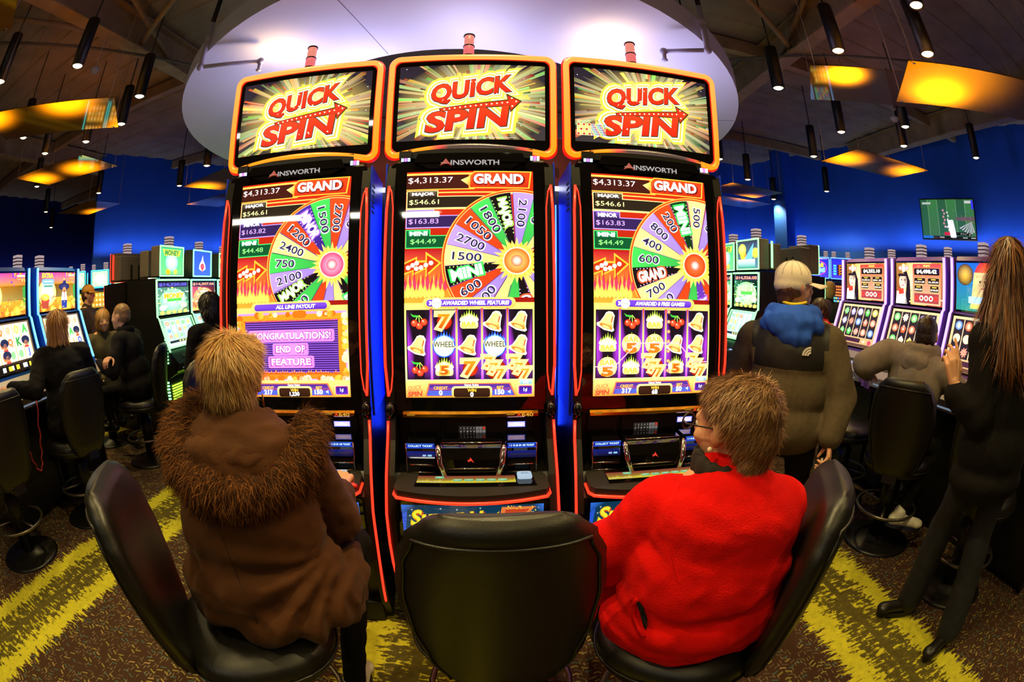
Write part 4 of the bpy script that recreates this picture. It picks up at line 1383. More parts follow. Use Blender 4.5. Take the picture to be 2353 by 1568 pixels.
# ================================================================== CHAIRS
def lerp_tab(tab, t):
    for (a, x), (b, y) in zip(tab, tab[1:]):
        if t <= b:
            f = (t - a) / (b - a); f = f * f * (3 - 2 * f)
            return x + (y - x) * f
    return tab[-1][1]
WTAB = [(0, .12), (.05, .145), (.2, .188), (.42, .217), (.60, .224), (.78, .211), (.90, .182), (.965, .148), (1.0, .112)]
DTAB = [(0, .016), (.03, .032), (.12, .042), (.5, .044), (.85, .045), (.95, .040), (.985, .028), (1.0, .012)]
Z0B, Z1B = .50, 1.06
def back_pt(t, u, side):
    """Point of the backrest shell: t up the back, u = -1..1 across, side = -1 rear, +1 front."""
    w = lerp_tab(WTAB, t); d = lerp_tab(DTAB, t)
    x = w * u
    k = max(0.0, 1 - abs(u) ** 3.2)
    yc = -.235 - .075 * (t - .25) + .9 * x * x
    return V((x, yc + side * d * k ** .5, Z0B + (Z1B - Z0B) * t))
def make_chair(label, group):
    t = thing('slot_chair', label, 'chair', (0, 0, 0), 0, group)
    g = G(); g.lathe([(0, 0), (.25, 0), (.255, .006), (.23, .016), (.10, .03), (.09, .04), (0, .04)], 36); g.build('base_plate', black_satin, t)
    g = G(); g.lathe([(.055, .03), (.055, .26), (.062, .27), (.062, .40), (.05, .41), (.05, .49), (0, .49)], 20); g.build('column', black_satin, t)
    g = G(); g.tube([(.22 * cos(a), .22 * sin(a), .24) for a in [2 * pi * i / 28 for i in range(28)]], .011, 8, closed=True)
    for a in (.6, 2.7, 4.8):
        g.tube([(.05 * cos(a), .05 * sin(a), .25), (.215 * cos(a), .215 * sin(a), .24)], .009, 6)
    g.build('foot_ring', mat('worn_steel', (120, 112, 100), .35, metal=.9), t)
    # seat cushion
    g = G(); rings = []
    for rr, z in ((.02, .485), (.20, .485), (.232, .50), (.242, .53), (.240, .56), (.222, .588), (.16, .603), (.02, .606)):
        rings.append([(rr * abs(cos(a)) ** .8 * (1 if cos(a) > 0 else -1), rr * .98 * abs(sin(a)) ** .8 * (1 if sin(a) > 0 else -1) + .02, z) for a in [2 * pi * i / 32 for i in range(32)]])
    vs = [p for r in rings for p in r]
    fs = [(i * 32 + j, i * 32 + (j + 1) % 32, (i + 1) * 32 + (j + 1) % 32, (i + 1) * 32 + j) for i in range(7) for j in range(32)]
    fs += [tuple(range(32))[::-1], tuple(7 * 32 + j for j in range(32))]
    g.add(vs, fs, 0, True); seat = g.build('seat', vinyl, t)
    g = G(); g.tube([(p[0] * 1.004, (p[1] - .02) * 1.004 + .02, .533) for p in rings[3]], .0045, 6, closed=True); g.build('piping', vinyl, seat)
    # backrest
    NT_, NU = 30, 22
    g = G(); vs, fs = [], []
    for i in range(NT_ + 1):
        tt = .5 - .5 * cos(pi * i / NT_)
        ring = [back_pt(tt, -1 + 2 * j / NU, 1) for j in range(NU + 1)] + [back_pt(tt, 1 - 2 * j / NU, -1) for j in range(1, NU)]
        vs += ring
    n = 2 * NU
    for i in range(NT_):
        for j in range(n):
            fs.append((i * n + j, i * n + (j + 1) % n, (i + 1) * n + (j + 1) % n, (i + 1) * n + j))
    fs += [tuple(range(n))[::-1], tuple(NT_ * n + j for j in range(n))]
    g.add(vs, fs, 0, True); bk = g.build('backrest', vinyl, t)
    path = []
    for i in range(40):
        tt = .04 + .86 * i / 39
        path.append(back_pt(tt, -.90, -1) + V((0, -.002, 0)))
    top = [back_pt(.90 + .012 * (1 - u * u), u, -1) + V((0, -.002, 0)) for u in [-.85 + 1.7 * i / 16 for i in range(17)]]
    path += top
    for i in range(40):
        tt = .90 - .86 * i / 39
        path.append(back_pt(tt, .90, -1) + V((0, -.002, 0)))
    g = G(); g.tube(path, .0042, 6); g.build('piping', vinyl, bk)
    g = G(); g.prism([(-.26, .47), (-.245, .56), (-.225, .56), (-.21, .50), (-.05, .485), (-.05, .47)], -.05, .05, 'x'); g.build('bracket', black_satin, t)
    return t
def face(dx, dy):
    """Yaw that turns local +y towards (dx, dy)."""
    return atan2(-dx, dy)
chair0 = make_chair('empty black vinyl chair with its back to the viewer before the middle machine', 'slot chairs')
CHAIRS = [
    ((-.035, .985), (-.06, 1.0), None),
    ((-.735, .785), (.80, .60), 'black chair turned sideways, holding the woman in the brown fur-trimmed coat'),
    ((.49, .875), (-.84, .54), 'black chair turned sideways, holding the woman in red'),
    ((-2.96, 1.73), (-.97, .0), 'chair under the seated woman with a blonde bob'),
    ((-2.98, .98), (-1.0, -.1), 'chair cut off at the left edge beside the woman with a blonde bob'),
    ((-3.30, 2.86), (-.80, -.45), 'chair under the seated man with short grey hair'),
    ((-1.66, 2.12), (.75, -.6), 'tan-lit chair behind the head of the woman in brown'),
    ((1.16, 2.56), (-.8, -.5), 'olive-lit chair between the right main machine and the man in the white cap'),
    ((2.36, 2.36), (1.0, .0), 'empty chair between the man in the white cap and the man in the grey hoodie'),
    ((2.27, 1.71), (.86, .50), 'chair under the man in the grey hoodie'),
    ((2.34, 1.00), (1.0, .1), 'chair half hidden behind the standing woman with very long hair'),
    ((-2.45, 3.15), (-1.0, .35), 'chair under the dark-haired person at the green-lit machines'),
    ((1.95, 4.5), (1.0, .1), 'chair before the green-lit machine behind the man in the white cap'),
    ((-4.22, 3.06), (.80, -.2), 'chair under the fair-haired woman in olive, far in the background'),
    ((3.20, 3.70), (-.85, .2), 'chair under the dark-haired woman in a red top'),
]
for i, (p, d, lb) in enumerate(CHAIRS):
    if i == 0:
        chair0.location = (p[0], p[1], 0); chair0.rotation_euler = (0, 0, face(*d))
    else:
        dup(chair0, (p[0], p[1], 0), face(*d), lb)

# ================================================================== BACKGROUND SLOT MACHINES
def reels(a, x0, y0, x1, y1, nc, nr, bg, div, pal, seed, L=3, letters=False):
    rr = random.Random(seed)
    a.L = L; a.rect(x0, y0, x1, y1, div)
    cw, ch = (x1 - x0) / nc, (y1 - y0) / nr
    for c in range(nc):
        a.L = L + 1; a.rect(x0 + c * cw + cw * .05, y0, x0 + (c + 1) * cw - cw * .05, y1, bg[0], bg[1])
        for r in range(nr):
            x, y = x0 + (c + .5) * cw, y0 + (r + .5) * ch
            col = rr.choice(pal); k = rr.random(); s = min(cw, ch) * .36
            lt = tuple(min(255, int(q * .5 + 128)) for q in col)
            a.L = L + 2
            if letters and k < .4:
                a.text(rr.choice('JQKA'), x, y, s * 1.7, col, bold=.06)
            elif k < .45:
                a.circ(x, y, s, col, lt, 12)
                a.L = L + 3; a.text(rr.choice('8A'), x, y, s, (255, 240, 170), bold=.04)
            elif k < .7:
                a.poly([(x, y - s), (x + s * .9, y - s * .1), (x + s * .5, y + s), (x - s * .5, y + s), (x - s * .9, y - s * .1)], [lt, col, col, col, col])
                a.L = L + 3; a.circ(x, y + s * .1, s * .4, lt, n=8)
            else:
                spiky(a, x, y, s * .7, s * 1.1, 9, col, lt); a.L = L + 3; a.circ(x, y, s * .5, lt, col, 10)

def busy(a, n, pal, seed, L, smin=3, smax=12, box=None):
    rr = random.Random(seed); x0, y0, x1, y1 = box or a.r
    for i in range(n):
        a.L = L + i % 2
        x, y, s = rr.uniform(x0, x1), rr.uniform(y0, y1), rr.uniform(smin, smax); c = rr.choice(pal)
        k = rr.random()
        if k < .4:
            a.circ(x, y, s * .6, c, n=8)
        elif k < .75:
            a.rect(x - s, y - s * .3, x + s, y + s * .3, c)
        else:
            a.poly([(x - s * .6, y + s * .6), (x, y - s), (x + s * .6, y + s * .6)], c)
def art_fiesta(v):
    a = Art(0, 0, 300, 200, .60, .31, .0008)
    a.poly([(0, 0), (300, 0), (300, 60), (0, 60)], [(190, 60, 200), (240, 80, 120), (255, 170, 40), (255, 150, 40)])
    a.poly([(0, 60), (300, 60), (300, 130), (0, 130)], [(255, 160, 40), (255, 170, 40), (255, 220, 110), (255, 230, 130)])
    a.rect(0, 130, 300, 200, (255, 200, 60), (230, 120, 40))
    a.L = 1
    for i in range(9):
        a.poly([(200 + i * 12, 0), (208 + i * 12, 0), (204 + i * 11, 26)], [(255, 90, 60), (180, 60, 220), (255, 220, 60)][i % 3:i % 3 + 1][0])
    a.circ(70, 105, 70, (255, 220, 110), (255, 255, 250), 24)
    for x, y, r in ((40, 185, 20), (110, 190, 22), (170, 186, 16), (240, 180, 30), (280, 160, 24), (210, 190, 18)):
        a.circ(x, y, r, (240, 150, 30), (255, 220, 90), 12)
    a.poly([(280, 70), (300, 60), (300, 170), (286, 170)], (60, 150, 60)); a.poly([(0, 120), (12, 130), (10, 180), (0, 190)], (70, 160, 70))
    busy(a, 60, [(255, 230, 120), (240, 120, 60), (200, 80, 60), (255, 200, 60), (120, 160, 80)], 3 + v, 2, 3, 9, (0, 120, 300, 200)); busy(a, 24, [(255, 120, 60), (200, 70, 200), (255, 210, 90), (90, 60, 200)], 5 + v, 2, 3, 9, (190, 0, 300, 60))
    a.L = 3
    # plain wide-brimmed hat over a poncho shape
    hx = 205 if v else 80
    a.circ(hx, 76, 44, (30, 34, 80), (60, 66, 120), 20, 20); a.poly([(hx - 16, 70), (hx - 6, 44), (hx + 14, 42), (hx + 22, 66)], (44, 44, 96))
    a.poly([(hx - 14, 100), (hx + 18, 100), (hx + 26, 150), (hx - 24, 150)], (210, 225, 230)); a.rect(hx - 3, 100, hx + 6, 150, (210, 60, 60)); a.poly([(hx - 22, 150), (hx + 24, 150), (hx + 20, 192), (hx - 20, 192)], (40, 60, 150))
    a.L = 4
    a.circ(hx + 2, 94, 15, (214, 140, 90), n=14); a.rect(hx - 10, 98, hx + 14, 103, (40, 24, 30))
    if v:
        a.poly([(20, 130), (84, 130), (76, 185), (28, 185)], (170, 70, 50)); a.circ(52, 128, 34, (255, 190, 40), (255, 240, 120), 16, 18); a.rect(22, 146, 82, 154, (220, 60, 60))
        a.L = 4
        a.text('EXTRA', 72, 16, 22, (255, 220, 50), w=84, bold=.05)
        a.rrect(28, 34, 124, 60, 10, (120, 170, 230)); a.rrect(36, 60, 118, 82, 8, (170, 220, 210)); a.L = 5
        a.rect(40, 44, 112, 50, (230, 240, 255)); a.rect(44, 68, 110, 74, (60, 120, 90))
    a.L = 4; a.rect(240, 10, 296, 20, (240, 210, 160)); a.rect(244, 26, 296, 34, (200, 150, 90))
    return a
def art_fiesta_low(v):
    a = Art(0, 0, 300, 200, .60, .36, .0008)
    a.rect(0, 0, 300, 200, (90, 70, 60), (40, 30, 26))
    a.L = 1; a.rect(10, 6, 290, 160, (200, 170, 120))
    reels(a, 14, 8, 286, 160, 5, 3, ((255, 250, 214), (255, 240, 190)), (214, 180, 120), [(80, 190, 80), (240, 150, 90), (60, 90, 200), (230, 120, 60), (250, 190, 60), (60, 150, 70)], 5 + v, 2, True)
    a.L = 7
    for x, y in ((40, 90), (110, 92), (110, 140), (250, 92)):
        a.circ(x, y - 10, 27, (34, 40, 70), n=14, ry=18); a.circ(x, y + 4, 13, (190, 120, 80), n=12); a.rect(x - 14, y + 14, x + 14, y + 22, (200, 60, 50))
    a.rect(0, 168, 300, 200, (20, 16, 14)); a.L = 8
    for i, (x, c) in enumerate(((20, (255, 230, 60)), (62, (240, 250, 255)), (100, (255, 220, 60)), (122, (230, 240, 250)), (150, (255, 230, 50)), (196, (240, 250, 255)), (238, (255, 220, 50)), (262, (255, 250, 200)))):
        a.rect(x, 174, x + 12 + (i % 3) * 8, 192, c)
    return a
def art_dynasty(v):
    amt = ('$4,252.10', '$4,498.42', '$4,318.66', '$4,405.07')[v]
    a = Art(0, 0, 300, 200, .54, .31, .0008)
    a.rect(0, 0, 300, 200, (255, 190, 90), (240, 110, 90))
    a.L = 1
    if v == 2:
        a.rect(0, 0, 300, 200, (30, 90, 190), (40, 130, 120)); a.L = 2
        a.circ(170, 60, 70, (214, 40, 40), (255, 120, 60), 20); a.circ(50, 50, 46, (60, 40, 30), (230, 180, 60), 14); a.L = 3
        a.poly([(100, 40), (190, 40), (210, 190), (80, 190)], (226, 190, 120)); a.circ(146, 84, 34, (240, 190, 160), n=18, ry=44); a.rect(112, 52, 180, 62, (210, 40, 40)); a.L = 4
        for dx in (-13, 13):
            a.circ(146 + dx, 78, 5, (60, 30, 30), n=8)
        a.rect(138, 104, 156, 108, (180, 60, 60)); a.rect(70, 140, 230, 168, (170, 210, 240)); a.rect(80, 176, 220, 190, (250, 200, 90))
        return a
    a.circ(150, 90, 120, (255, 170, 80), (255, 240, 200), 20)
    a.L = 2
    # portrait of a woman with a flower crown, her hair up
    a.poly([(10, 60), (70, 40), (92, 90), (100, 200), (60, 200), (70, 110)], (30, 20, 30), False); a.circ(46, 90, 26, (244, 204, 180), n=18, ry=40); a.poly([(4, 140), (60, 130), (76, 200), (0, 200)], (235, 225, 215)); a.L = 3
    for dx, dy, c in ((-22, -2, (240, 90, 90)), (0, -12, (250, 200, 80)), (22, -2, (240, 110, 120)), (0, 4, (255, 230, 200))):
        a.circ(50 + dx, 28 + dy, 13, c, (255, 240, 220), 8)
    a.poly([(16, 54), (74, 54), (66, 66), (24, 66)], (30, 20, 28)); a.poly([(16, 130), (50, 124), (54, 150), (20, 156)], (220, 60, 40))
    for dx in (-10, 11):
        a.circ(46 + dx, 84, 4, (50, 30, 40), n=6)
    a.rect(40, 108, 53, 112, (190, 50, 60))
    busy(a, 40, [(255, 220, 150), (230, 120, 60), (255, 240, 220), (250, 170, 80), (240, 110, 140)], 15 + v, 3, 3, 9, (90, 0, 300, 200))
    a.L = 4
    a.rrect(112, 6, 290, 196, 6, (210, 60, 50), (250, 170, 130)); a.L = 4
    a.rrect(118, 24, 284, 62, 5, (230, 170, 80)); a.L = 5; a.rrect(121, 27, 281, 59, 4, (30, 16, 18)); a.L = 6
    a.text(amt, 201, 43, 19, (255, 250, 225), w=124, bold=.05); a.text('GRAND', 201, 15, 9, (255, 220, 90), bold=.03)
    sub = (('$1,003.36', '$501.28', '$50.00', '$25.00'), ('$1,011.80', '$1,109.54', '$50.00', '$100.00'), ('', '', '', ''), ('$1,020.10', '$512.40', '$50.00', '$25.00'))[v]
    for i, (x, y, w) in enumerate(((158, 86, 74), (244, 86, 74), (150, 122, 56), (250, 122, 56))):
        a.L = 5; a.rrect(x - w / 2, y - 16, x + w / 2, y + 16, 4, (240, 190, 110)); a.L = 6; a.rrect(x - w / 2 + 2, y - 14, x + w / 2 - 2, y + 14, 3, (40, 20, 22)); a.L = 7
        a.text(sub[i], x, y + 5, 9, (250, 240, 220), w=w * .8, bold=.03); a.rect(x - 14, y - 10, x + 14, y - 5, (240, 190, 70))
    a.L = 6; a.rect(124, 144, 278, 188, (150, 60, 60))
    for i in range(5):
        a.L = 7; a.circ(140 + i * 30, 166, 13, (240, 235, 220) if 0 < i < 4 else (200, 60, 60), n=12); a.L = 8; a.circ(140 + i * 30, 166, 7, (220, 50, 40), n=8)
    return a
def art_dynasty_low(v):
    a = Art(0, 0, 300, 230, .54, .38, .0008)
    a.rect(0, 0, 300, 230, (220, 190, 140), (190, 150, 100))
    reels(a, 12, 12, 288, 178, 5, 3, ((46, 34, 40), (36, 26, 34)), (206, 178, 140), [(240, 190, 60), (230, 90, 50), (90, 130, 230), (90, 200, 80), (240, 120, 90), (250, 220, 160), (170, 160, 240)], 11 + v, 2)
    a.L = 7; a.rrect(40, 186, 200, 208, 4, (60, 30, 50)); a.rect(0, 214, 300, 230, (90, 60, 50)); a.circ(270, 200, 13, (230, 60, 90), n=10); a.circ(20, 198, 12, (240, 220, 110), n=8)
    a.L = 8; a.text('50', 228, 198, 12, (255, 240, 190), bold=.04)
    return a
def art_jungle(v):
    nm, amt, c0, c1 = (('MONEY', '$14,320.05', (90, 150, 130), (130, 200, 150)), ('LUCKY', '$14,307.06', (220, 70, 140), (255, 150, 90)), ('RUMBLE', '$14,326.05', (60, 190, 110), (150, 230, 140)), ('RUMBLE', '$14,326.05', (60, 180, 110), (150, 230, 140)))[v]
    a = Art(0, 0, 200, 230, .50, .36, .0008)
    a.rect(0, 0, 200, 230, c0, c1)
    a.L = 1; a.rect(0, 0, 200, 36, (46, 40, 70)); a.circ(100, 130, 84, c1, tuple(min(255, q + 70) for q in c1), 20)
    busy(a, 70, [(240, 250, 230), (250, 230, 120), c0, (90, 180, 120), (120, 200, 230), (255, 255, 255)], 9 + v, 2, 4, 12, (0, 40, 200, 230))
    a.L = 4
    a.text(amt, 100, 18, 22, (236, 150, 120) if v else (90, 90, 220), w=170, bold=.04)
    if v == 1:
        a.poly([(60, 190), (140, 190), (124, 80), (76, 80)], [(255, 200, 60), (255, 200, 60), (255, 250, 170), (255, 250, 170)]); a.rect(40, 186, 160, 206, (255, 220, 110)); a.circ(100, 78, 30, (240, 240, 255), n=12, ry=8); a.L = 3
        a.text('0', 100, 150, 44, (230, 70, 40), bold=.08)
        for i in range(8):
            flame(a, 20 + i * 23, 228, 26, 40, (255, 230, 110), (255, 180, 70))
    else:
        a.rrect(36, 74, 172, 142, 12, tuple(min(255, q + 50) for q in c1)); a.L = 5; a.text(nm, 104, 98, 34, (250, 225, 60) if v == 0 else (90, 150, 70), w=120, bold=.06); a.L = 6
        a.text(nm, 103, 97, 31, (190, 170, 40) if v == 0 else (200, 240, 170), w=116, bold=.03)
        a.rect(60, 118, 150, 138, (80, 200, 70)); a.circ(32, 180, 20, (225, 235, 235), (255, 255, 255), 12); a.circ(166, 170, 22, (220, 210, 170), (255, 240, 200), 12)
        for i in range(5):
            a.circ(30 + i * 36, 216, 14, (250, 200, 60), (255, 240, 140), 10)
    return a
def art_jungle_low(v):
    a = Art(0, 0, 200, 170, .46, .34, .0008)
    a.rect(0, 0, 200, 170, (120, 190, 160), (190, 230, 190))
    reels(a, 8, 12, 192, 132, 5, 3, ((200, 235, 210), (170, 220, 200)), (110, 170, 150), [(250, 210, 60), (240, 120, 70), (80, 150, 240), (90, 200, 90), (230, 230, 240)], 21 + v, 2)
    a.L = 6; a.rect(8, 138, 192, 152, (30, 40, 40)); a.L = 7
    for i in range(6):
        a.rect(70 + i * 20, 141, 82 + i * 20, 149, (240, 220, 120))
    return a
def art_sign(v):
    a = Art(0, 0, 150, 130, .42, .28, .0008)
    if v == 0:
        a.rect(0, 0, 150, 130, (70, 200, 120), (120, 220, 140)); a.L = 1; a.circ(75, 70, 44, (150, 240, 230), (255, 255, 255), 16); a.poly([(10, 8), (140, 8), (128, 40), (24, 40)], (230, 220, 60)); a.circ(50, 116, 16, (255, 190, 40), n=10); a.circ(100, 116, 14, (255, 220, 90), n=10)
        a.L = 2; a.text('MONEY', 75, 24, 24, (60, 150, 60), w=96, bold=.05)
    elif v == 1:
        a.rect(0, 0, 150, 130, (50, 90, 240), (70, 110, 255)); a.L = 1; flame(a, 75, 110, 60, 92, (255, 255, 255), (240, 235, 255)); a.L = 2; a.circ(75, 82, 17, (214, 50, 70), (240, 110, 120), 14); a.poly([(68, 96), (82, 96), (75, 118)], (220, 60, 70))
    else:
        a.rect(0, 0, 150, 130, (60, 60, 70), (90, 140, 160)); a.L = 1; a.circ(34, 40, 30, (230, 230, 70), (240, 250, 140), 12); a.circ(132, 60, 26, (230, 220, 80), n=10); a.poly([(50, 86), (120, 10), (110, 90)], (120, 200, 240)); a.poly([(0, 88), (130, 88), (130, 130), (0, 130)], [(235, 250, 255)] * 2 + [(60, 170, 150)] * 2); a.circ(40, 70, 22, (250, 220, 60), n=12); a.circ(58, 70, 10, (230, 70, 70), n=8)
    return a
def art_gold(v):
    a = Art(0, 0, 100, 80, .46, .30, .0015)
    a.rect(0, 0, 100, 80, (90, 120, 50))
    reels(a, 4, 4, 96, 76, 5, 3, ((210, 160, 40), (190, 120, 30)), (120, 90, 30), [(255, 230, 110), (255, 190, 50), (240, 220, 150), (90, 170, 70)], 31 + v, 1)
    return a
def art_bluetop(v):
    a = Art(0, 0, 120, 90, .46, .32, .0012)
    a.rect(0, 0, 120, 90, (40, 40, 200), (70, 60, 240)); a.L = 1
    if v == 0:
        a.circ(62, 46, 50, (230, 50, 150), n=20, ry=34); a.L = 2; a.circ(62, 46, 46, (60, 70, 230), n=20, ry=30); a.L = 3
        a.text('Quick', 54, 34, 24, (255, 220, 40), w=76, shear=.2, bold=.06, rot=4); a.text('GEMS', 68, 58, 20, (150, 240, 255), w=64, shear=.2, bold=.05, rot=4)
    else:
        a.rect(36, 26, 112, 78, (20, 16, 30)); a.L = 2
        for r in range(4):
            a.rect(10, 28 + r * 13, 28, 37 + r * 13, (80, 220, 230)); a.text('777', 74, 33 + r * 13, 9, (255, 130, 40), w=60, bold=.05)
    return a
def art_paytable(v):
    a = Art(0, 0, 120, 120, .46, .42, .0012)
    a.rect(0, 0, 120, 120, (14, 16, 30)); rr = random.Random(v)
    for r in range(10):
        for c in range(8):
            a.L = 1
            a.rect(8 + c * 13.4, 8 + r * 11, 18 + c * 13.4, 15 + r * 11, (80, 220, 200) if c < 1 else ((250, 120, 50) if r < 4 else rr.choice(((80, 130, 230), (200, 200, 120), (220, 90, 60), (90, 170, 200)))))
    return a

def candle(parent, x, y, z, s, colr=(230, 200, 205), w=.09):
    g = G(); g.box((x, y, z + .06 * s), (w * s, w * s, .12 * s), bev=.006 * s, col=lin(colr))
    for k in (.25, .5, .75):
        g.box((x, y, z + .12 * s * k), (w * s * 1.04, w * s * 1.04, .010 * s), 1)
    return g.build('candle_light', [screen_mat('candle_dim', .55, .5), dark_grey], parent)

def upright(label, group, loc, yaw, W, zt, zm, zl, up, low, neon, body, apron, strips='plain', topper=None, cand=((.0, 1.0),), lows=1.0):
    t = thing('slot_machine', label, 'slot machine', (loc[0], loc[1], 0), yaw, group)
    h = W / 2
    g = G()
    prof = [(.45, 0), (-.06, 0), (-.10, .06), (-.10, zl - .30), (-.26, zl - .22), (-.28, zl - .15), (-.14, zl - .02), (-.135, zl), (-.012, zm - .01), (.012, zm), (.012, zt), (.05, zt + .03), (.45, zt + .03)]
    g.prism(prof, -h + .03, h - .03, 'x')
    for s in (-1, 1):
        sp = [(.45, 0), (-.08, 0), (-.12, .06), (-.12, zl - .31), (-.24, zl - .25), (-.24, zl - .17), (-.17, zl - .02), (-.16, zl), (-.035, zm - .01), (-.012, zm), (-.012, zt + .02), (.45, zt + .03)]
        g.prism(sp, s * (h - .03), s * h, 'x')
    g.mi = [1 if sum(g.v[i][2] for i in q) / len(q) < zl - .25 else 0 for q in g.f]
    g.build('cabinet', [body, black_satin], t)
    # front apron and deck in a paler plastic
    g = G(); g.prism([(-.282, zl - .15), (-.262, zl - .222), (-.24, zl - .222), (-.13, zl - .03), (-.142, zl - .018)], -h + .04, h - .04, 'x')
    ap = g.build('deck', apron, t)
    dz = V((0, -.28 + .14, zl - .15 - zl + .02)).normalized()
    ang = atan2(.14, .13)
    g = G(); g.box((-.14, 0, 0), (.10, .006, .05)); g.build('bill_slot', dark_grey, ap, (0, -.212, zl - .083), (-ang, 0, 0))
    g = G(); g.box((.09, 0, .012), (.07, .006, .02)); g.build('card_slot', dark_grey, ap, (0, -.212, zl - .083), (-ang, 0, 0))
    g = G(); g.box((.09, 0, -.02), (.06, .005, .016), 0, col=lin((170, 190, 255))); g.build('lit_slot', SCR_D, ap, (0, -.214, zl - .085), (-ang, 0, 0))
    g = G(); g.box((0, -.262, zl - .196), (W * .7, .016, .02), bev=.004, col=lin((150, 170, 190))); g.build('button_bar', screen_mat('button_glow', .5, .4), ap)
    # screens
    a = up; sx = (W - .09) / a.w; sz = (zt - zm - .03) / a.h
    o = a.build('upper_screen', SCR_B, t, (0, .006, (zt + zm) / 2), (0, 0, 0)); o.scale = (sx, 1, sz)
    g = G(); g.box((0, .012, (zt + zm) / 2), (W - .066, .012, zt - zm - .006)); g.build('screen_frame', black_gloss, t)
    a = low; L = sqrt(.123 ** 2 + (zm - .01 - zl) ** 2); la = atan2(.123, zm - .01 - zl)
    sx = (W - .09) / a.w; sz = (L - .035) / a.h
    o = a.build('lower_screen', SCR_B, t, (0, -.0735 - .006, (zl + zm - .01) / 2), (-la, 0, 0)); o.scale = (sx * lows, 1, sz)
    g = G(); g.box((0, 0, 0), (W - .066, .008, L - .008)); g.build('screen_frame', black_gloss, t, (0, -.0735, (zl + zm - .01) / 2), (-la, 0, 0))
    # glowing edges
    c = lin(neon)
    for s in (-1, 1):
        x = s * (h - .015)
        g = G(); g.tube([(x, -.02, zt + .015), (x, -.02, zm), (x, -.043, zm - .02), (x, -.168, zl), (x, -.18, zl - .03)], .011, 8, col=c); g.build('edge_light', NEON_S, t)
    if strips == 'dashes':
        for s in (-1, 1):
          for z_lo, z_hi in ((.40, zl - .33), (zl - .16, 9)):
            g = G()
            for i in range(22):
                z = .42 + i * .034
                if not z_lo < z < z_hi:
                    continue
                g.box((s * (h + .004), -.11 - (.0 if z < zl - .3 else .03), z), (.02, .03, .018), 0, col=c)
            if g.v:
                g.build('side_light_stripes', NEON_S, t)
        g = G()
        for i in range(6):
            g.box((0, -.115, .40 + i * .028), (W * .82, .012, .014), 0, col=lin((170, 235, 60)))
        g.build('kick_light_stripes', NEON_S, t)
        g = G(); g.ell((.02, -.105, .74), (.055, .01, .028), col=lin((40, 255, 120))); g.ell((.05, -.105, .75), (.03, .01, .03), col=lin((40, 255, 120))); g.build('glow_badge', SCR_B, t)
        g = G(); g.tube([(-h + .04, -.004, zt + .01), (h - .04, -.004, zt + .01)], .010, 8, col=c); g.build('edge_light', NEON_S, t)
        for s in (-1, 1):
            pass
        q = [(-h + .05, -.02, zm - .03), (h - .05, -.02, zm - .03), (h - .05, -.15, zl + .01), (-h + .05, -.15, zl + .01)]
        g = G(); g.tube([(p[0], p[1] - .008, p[2]) for p in q], .010, 8, closed=True, col=c); g.build('screen_light', NEON_S, t)
    if topper is not None:
        ta, tw, th = topper
        z0 = zt + .05
        g = G(); g.box((0, .10, z0 + th / 2), (tw, .14, th), bev=.01); g.box((.02, .24, z0 + th / 2 - .02), (W * .84, .14, th * .86), bev=.01)
        for sx_ in (-.06, .08):
            g.box((sx_, .312, z0 + th * .3), (.03, .01, th * .5), 1)
        tp = g.build('topper', [mat('putty_plastic', (96, 88, 76), .55, var=.1), black_matte], t)
        o = ta.build('topper_screen', SCR, tp, (0, .028, z0 + th / 2)); o.scale = ((tw - .05) / ta.w, 1, (th - .04) / ta.h)
        q = [(-tw / 2 + .008, .024, z0 + .006), (tw / 2 - .008, .024, z0 + .006), (tw / 2 - .008, .024, z0 + th - .006), (-tw / 2 + .008, .024, z0 + th - .006)]
        g = G(); g.tube(q, .011, 8, closed=True, col=c); g.build('neon_frame', NEON_S, tp)
        g = G(); g.box((W * .42 + .03, .17, z0 + th / 2), (.016, .02, th * .86), 0, col=c); g.build('edge_light', NEON_S, tp)
        zc = z0 + th
    else:
        zc = zt + .03
    for cx, sc in cand:
        candle(t, cx, .12, zc, sc)
    return t

pale = mat('pale_grey_plastic', (190, 180, 188), .45, var=.05)
gunm = mat('gunmetal_plastic', (40, 40, 44), .4, var=.1)
gB = 'blue-edged slot machines on the left'
ZT, ZM, ZL = 1.755, 1.425, 1.05
upright('blue-edged slot machine with a barrel of gold on screen, before the blonde bob woman', gB, (-3.60, 2.10), radians(107), .66, ZT, ZM, ZL, art_fiesta(1), art_fiesta_low(0), (110, 200, 255), mat('blue_plastic', (40, 110, 220), .35), pale, cand=((-.16, .8),))
upright('blue-edged slot machine with a wide hat on screen, cut by the left edge', gB, (-3.44, 1.41), radians(104), .64, ZT, ZM, ZL, art_fiesta(0), art_fiesta_low(3), (110, 200, 255), mat('blue_plastic'), pale, cand=((.26, .8),))
gP = 'purple-edged slot machines on the right'
purp = mat('purple_plastic', (150, 110, 210), .35)
for i, (y, lb) in enumerate(((2.81, 'purple-edged slot machine reading $4,252.10, right of the man in the white cap'), (2.155, 'purple-edged slot machine reading $4,498.42, behind the man in the grey hoodie'), (1.50, 'purple-edged slot machine with a blue portrait, half behind the long-haired woman'), (.84, 'purple-edged slot machine at the right edge beyond the long-haired woman'))):
    upright(lb, gP, (2.86 - .01 * i, y), radians(-90), .60, ZT, ZM, ZL, art_dynasty(i), art_dynasty_low(i), (214, 160, 255), purp, pale, cand=((-.05, .8), (.24, .6)))
gG = 'green-edged slot machines with lit signs'
upright('green-edged slot machine reading $14,320.05 with a green sign, left bank', gG, (-3.67, 3.86), radians(97), .76, 1.635, 1.26, .93, art_jungle(0), art_jungle_low(0), (150, 255, 160), black_satin, black_satin, 'dashes', (art_sign(0), .50, .33), ((.05, 1.0),), .9)
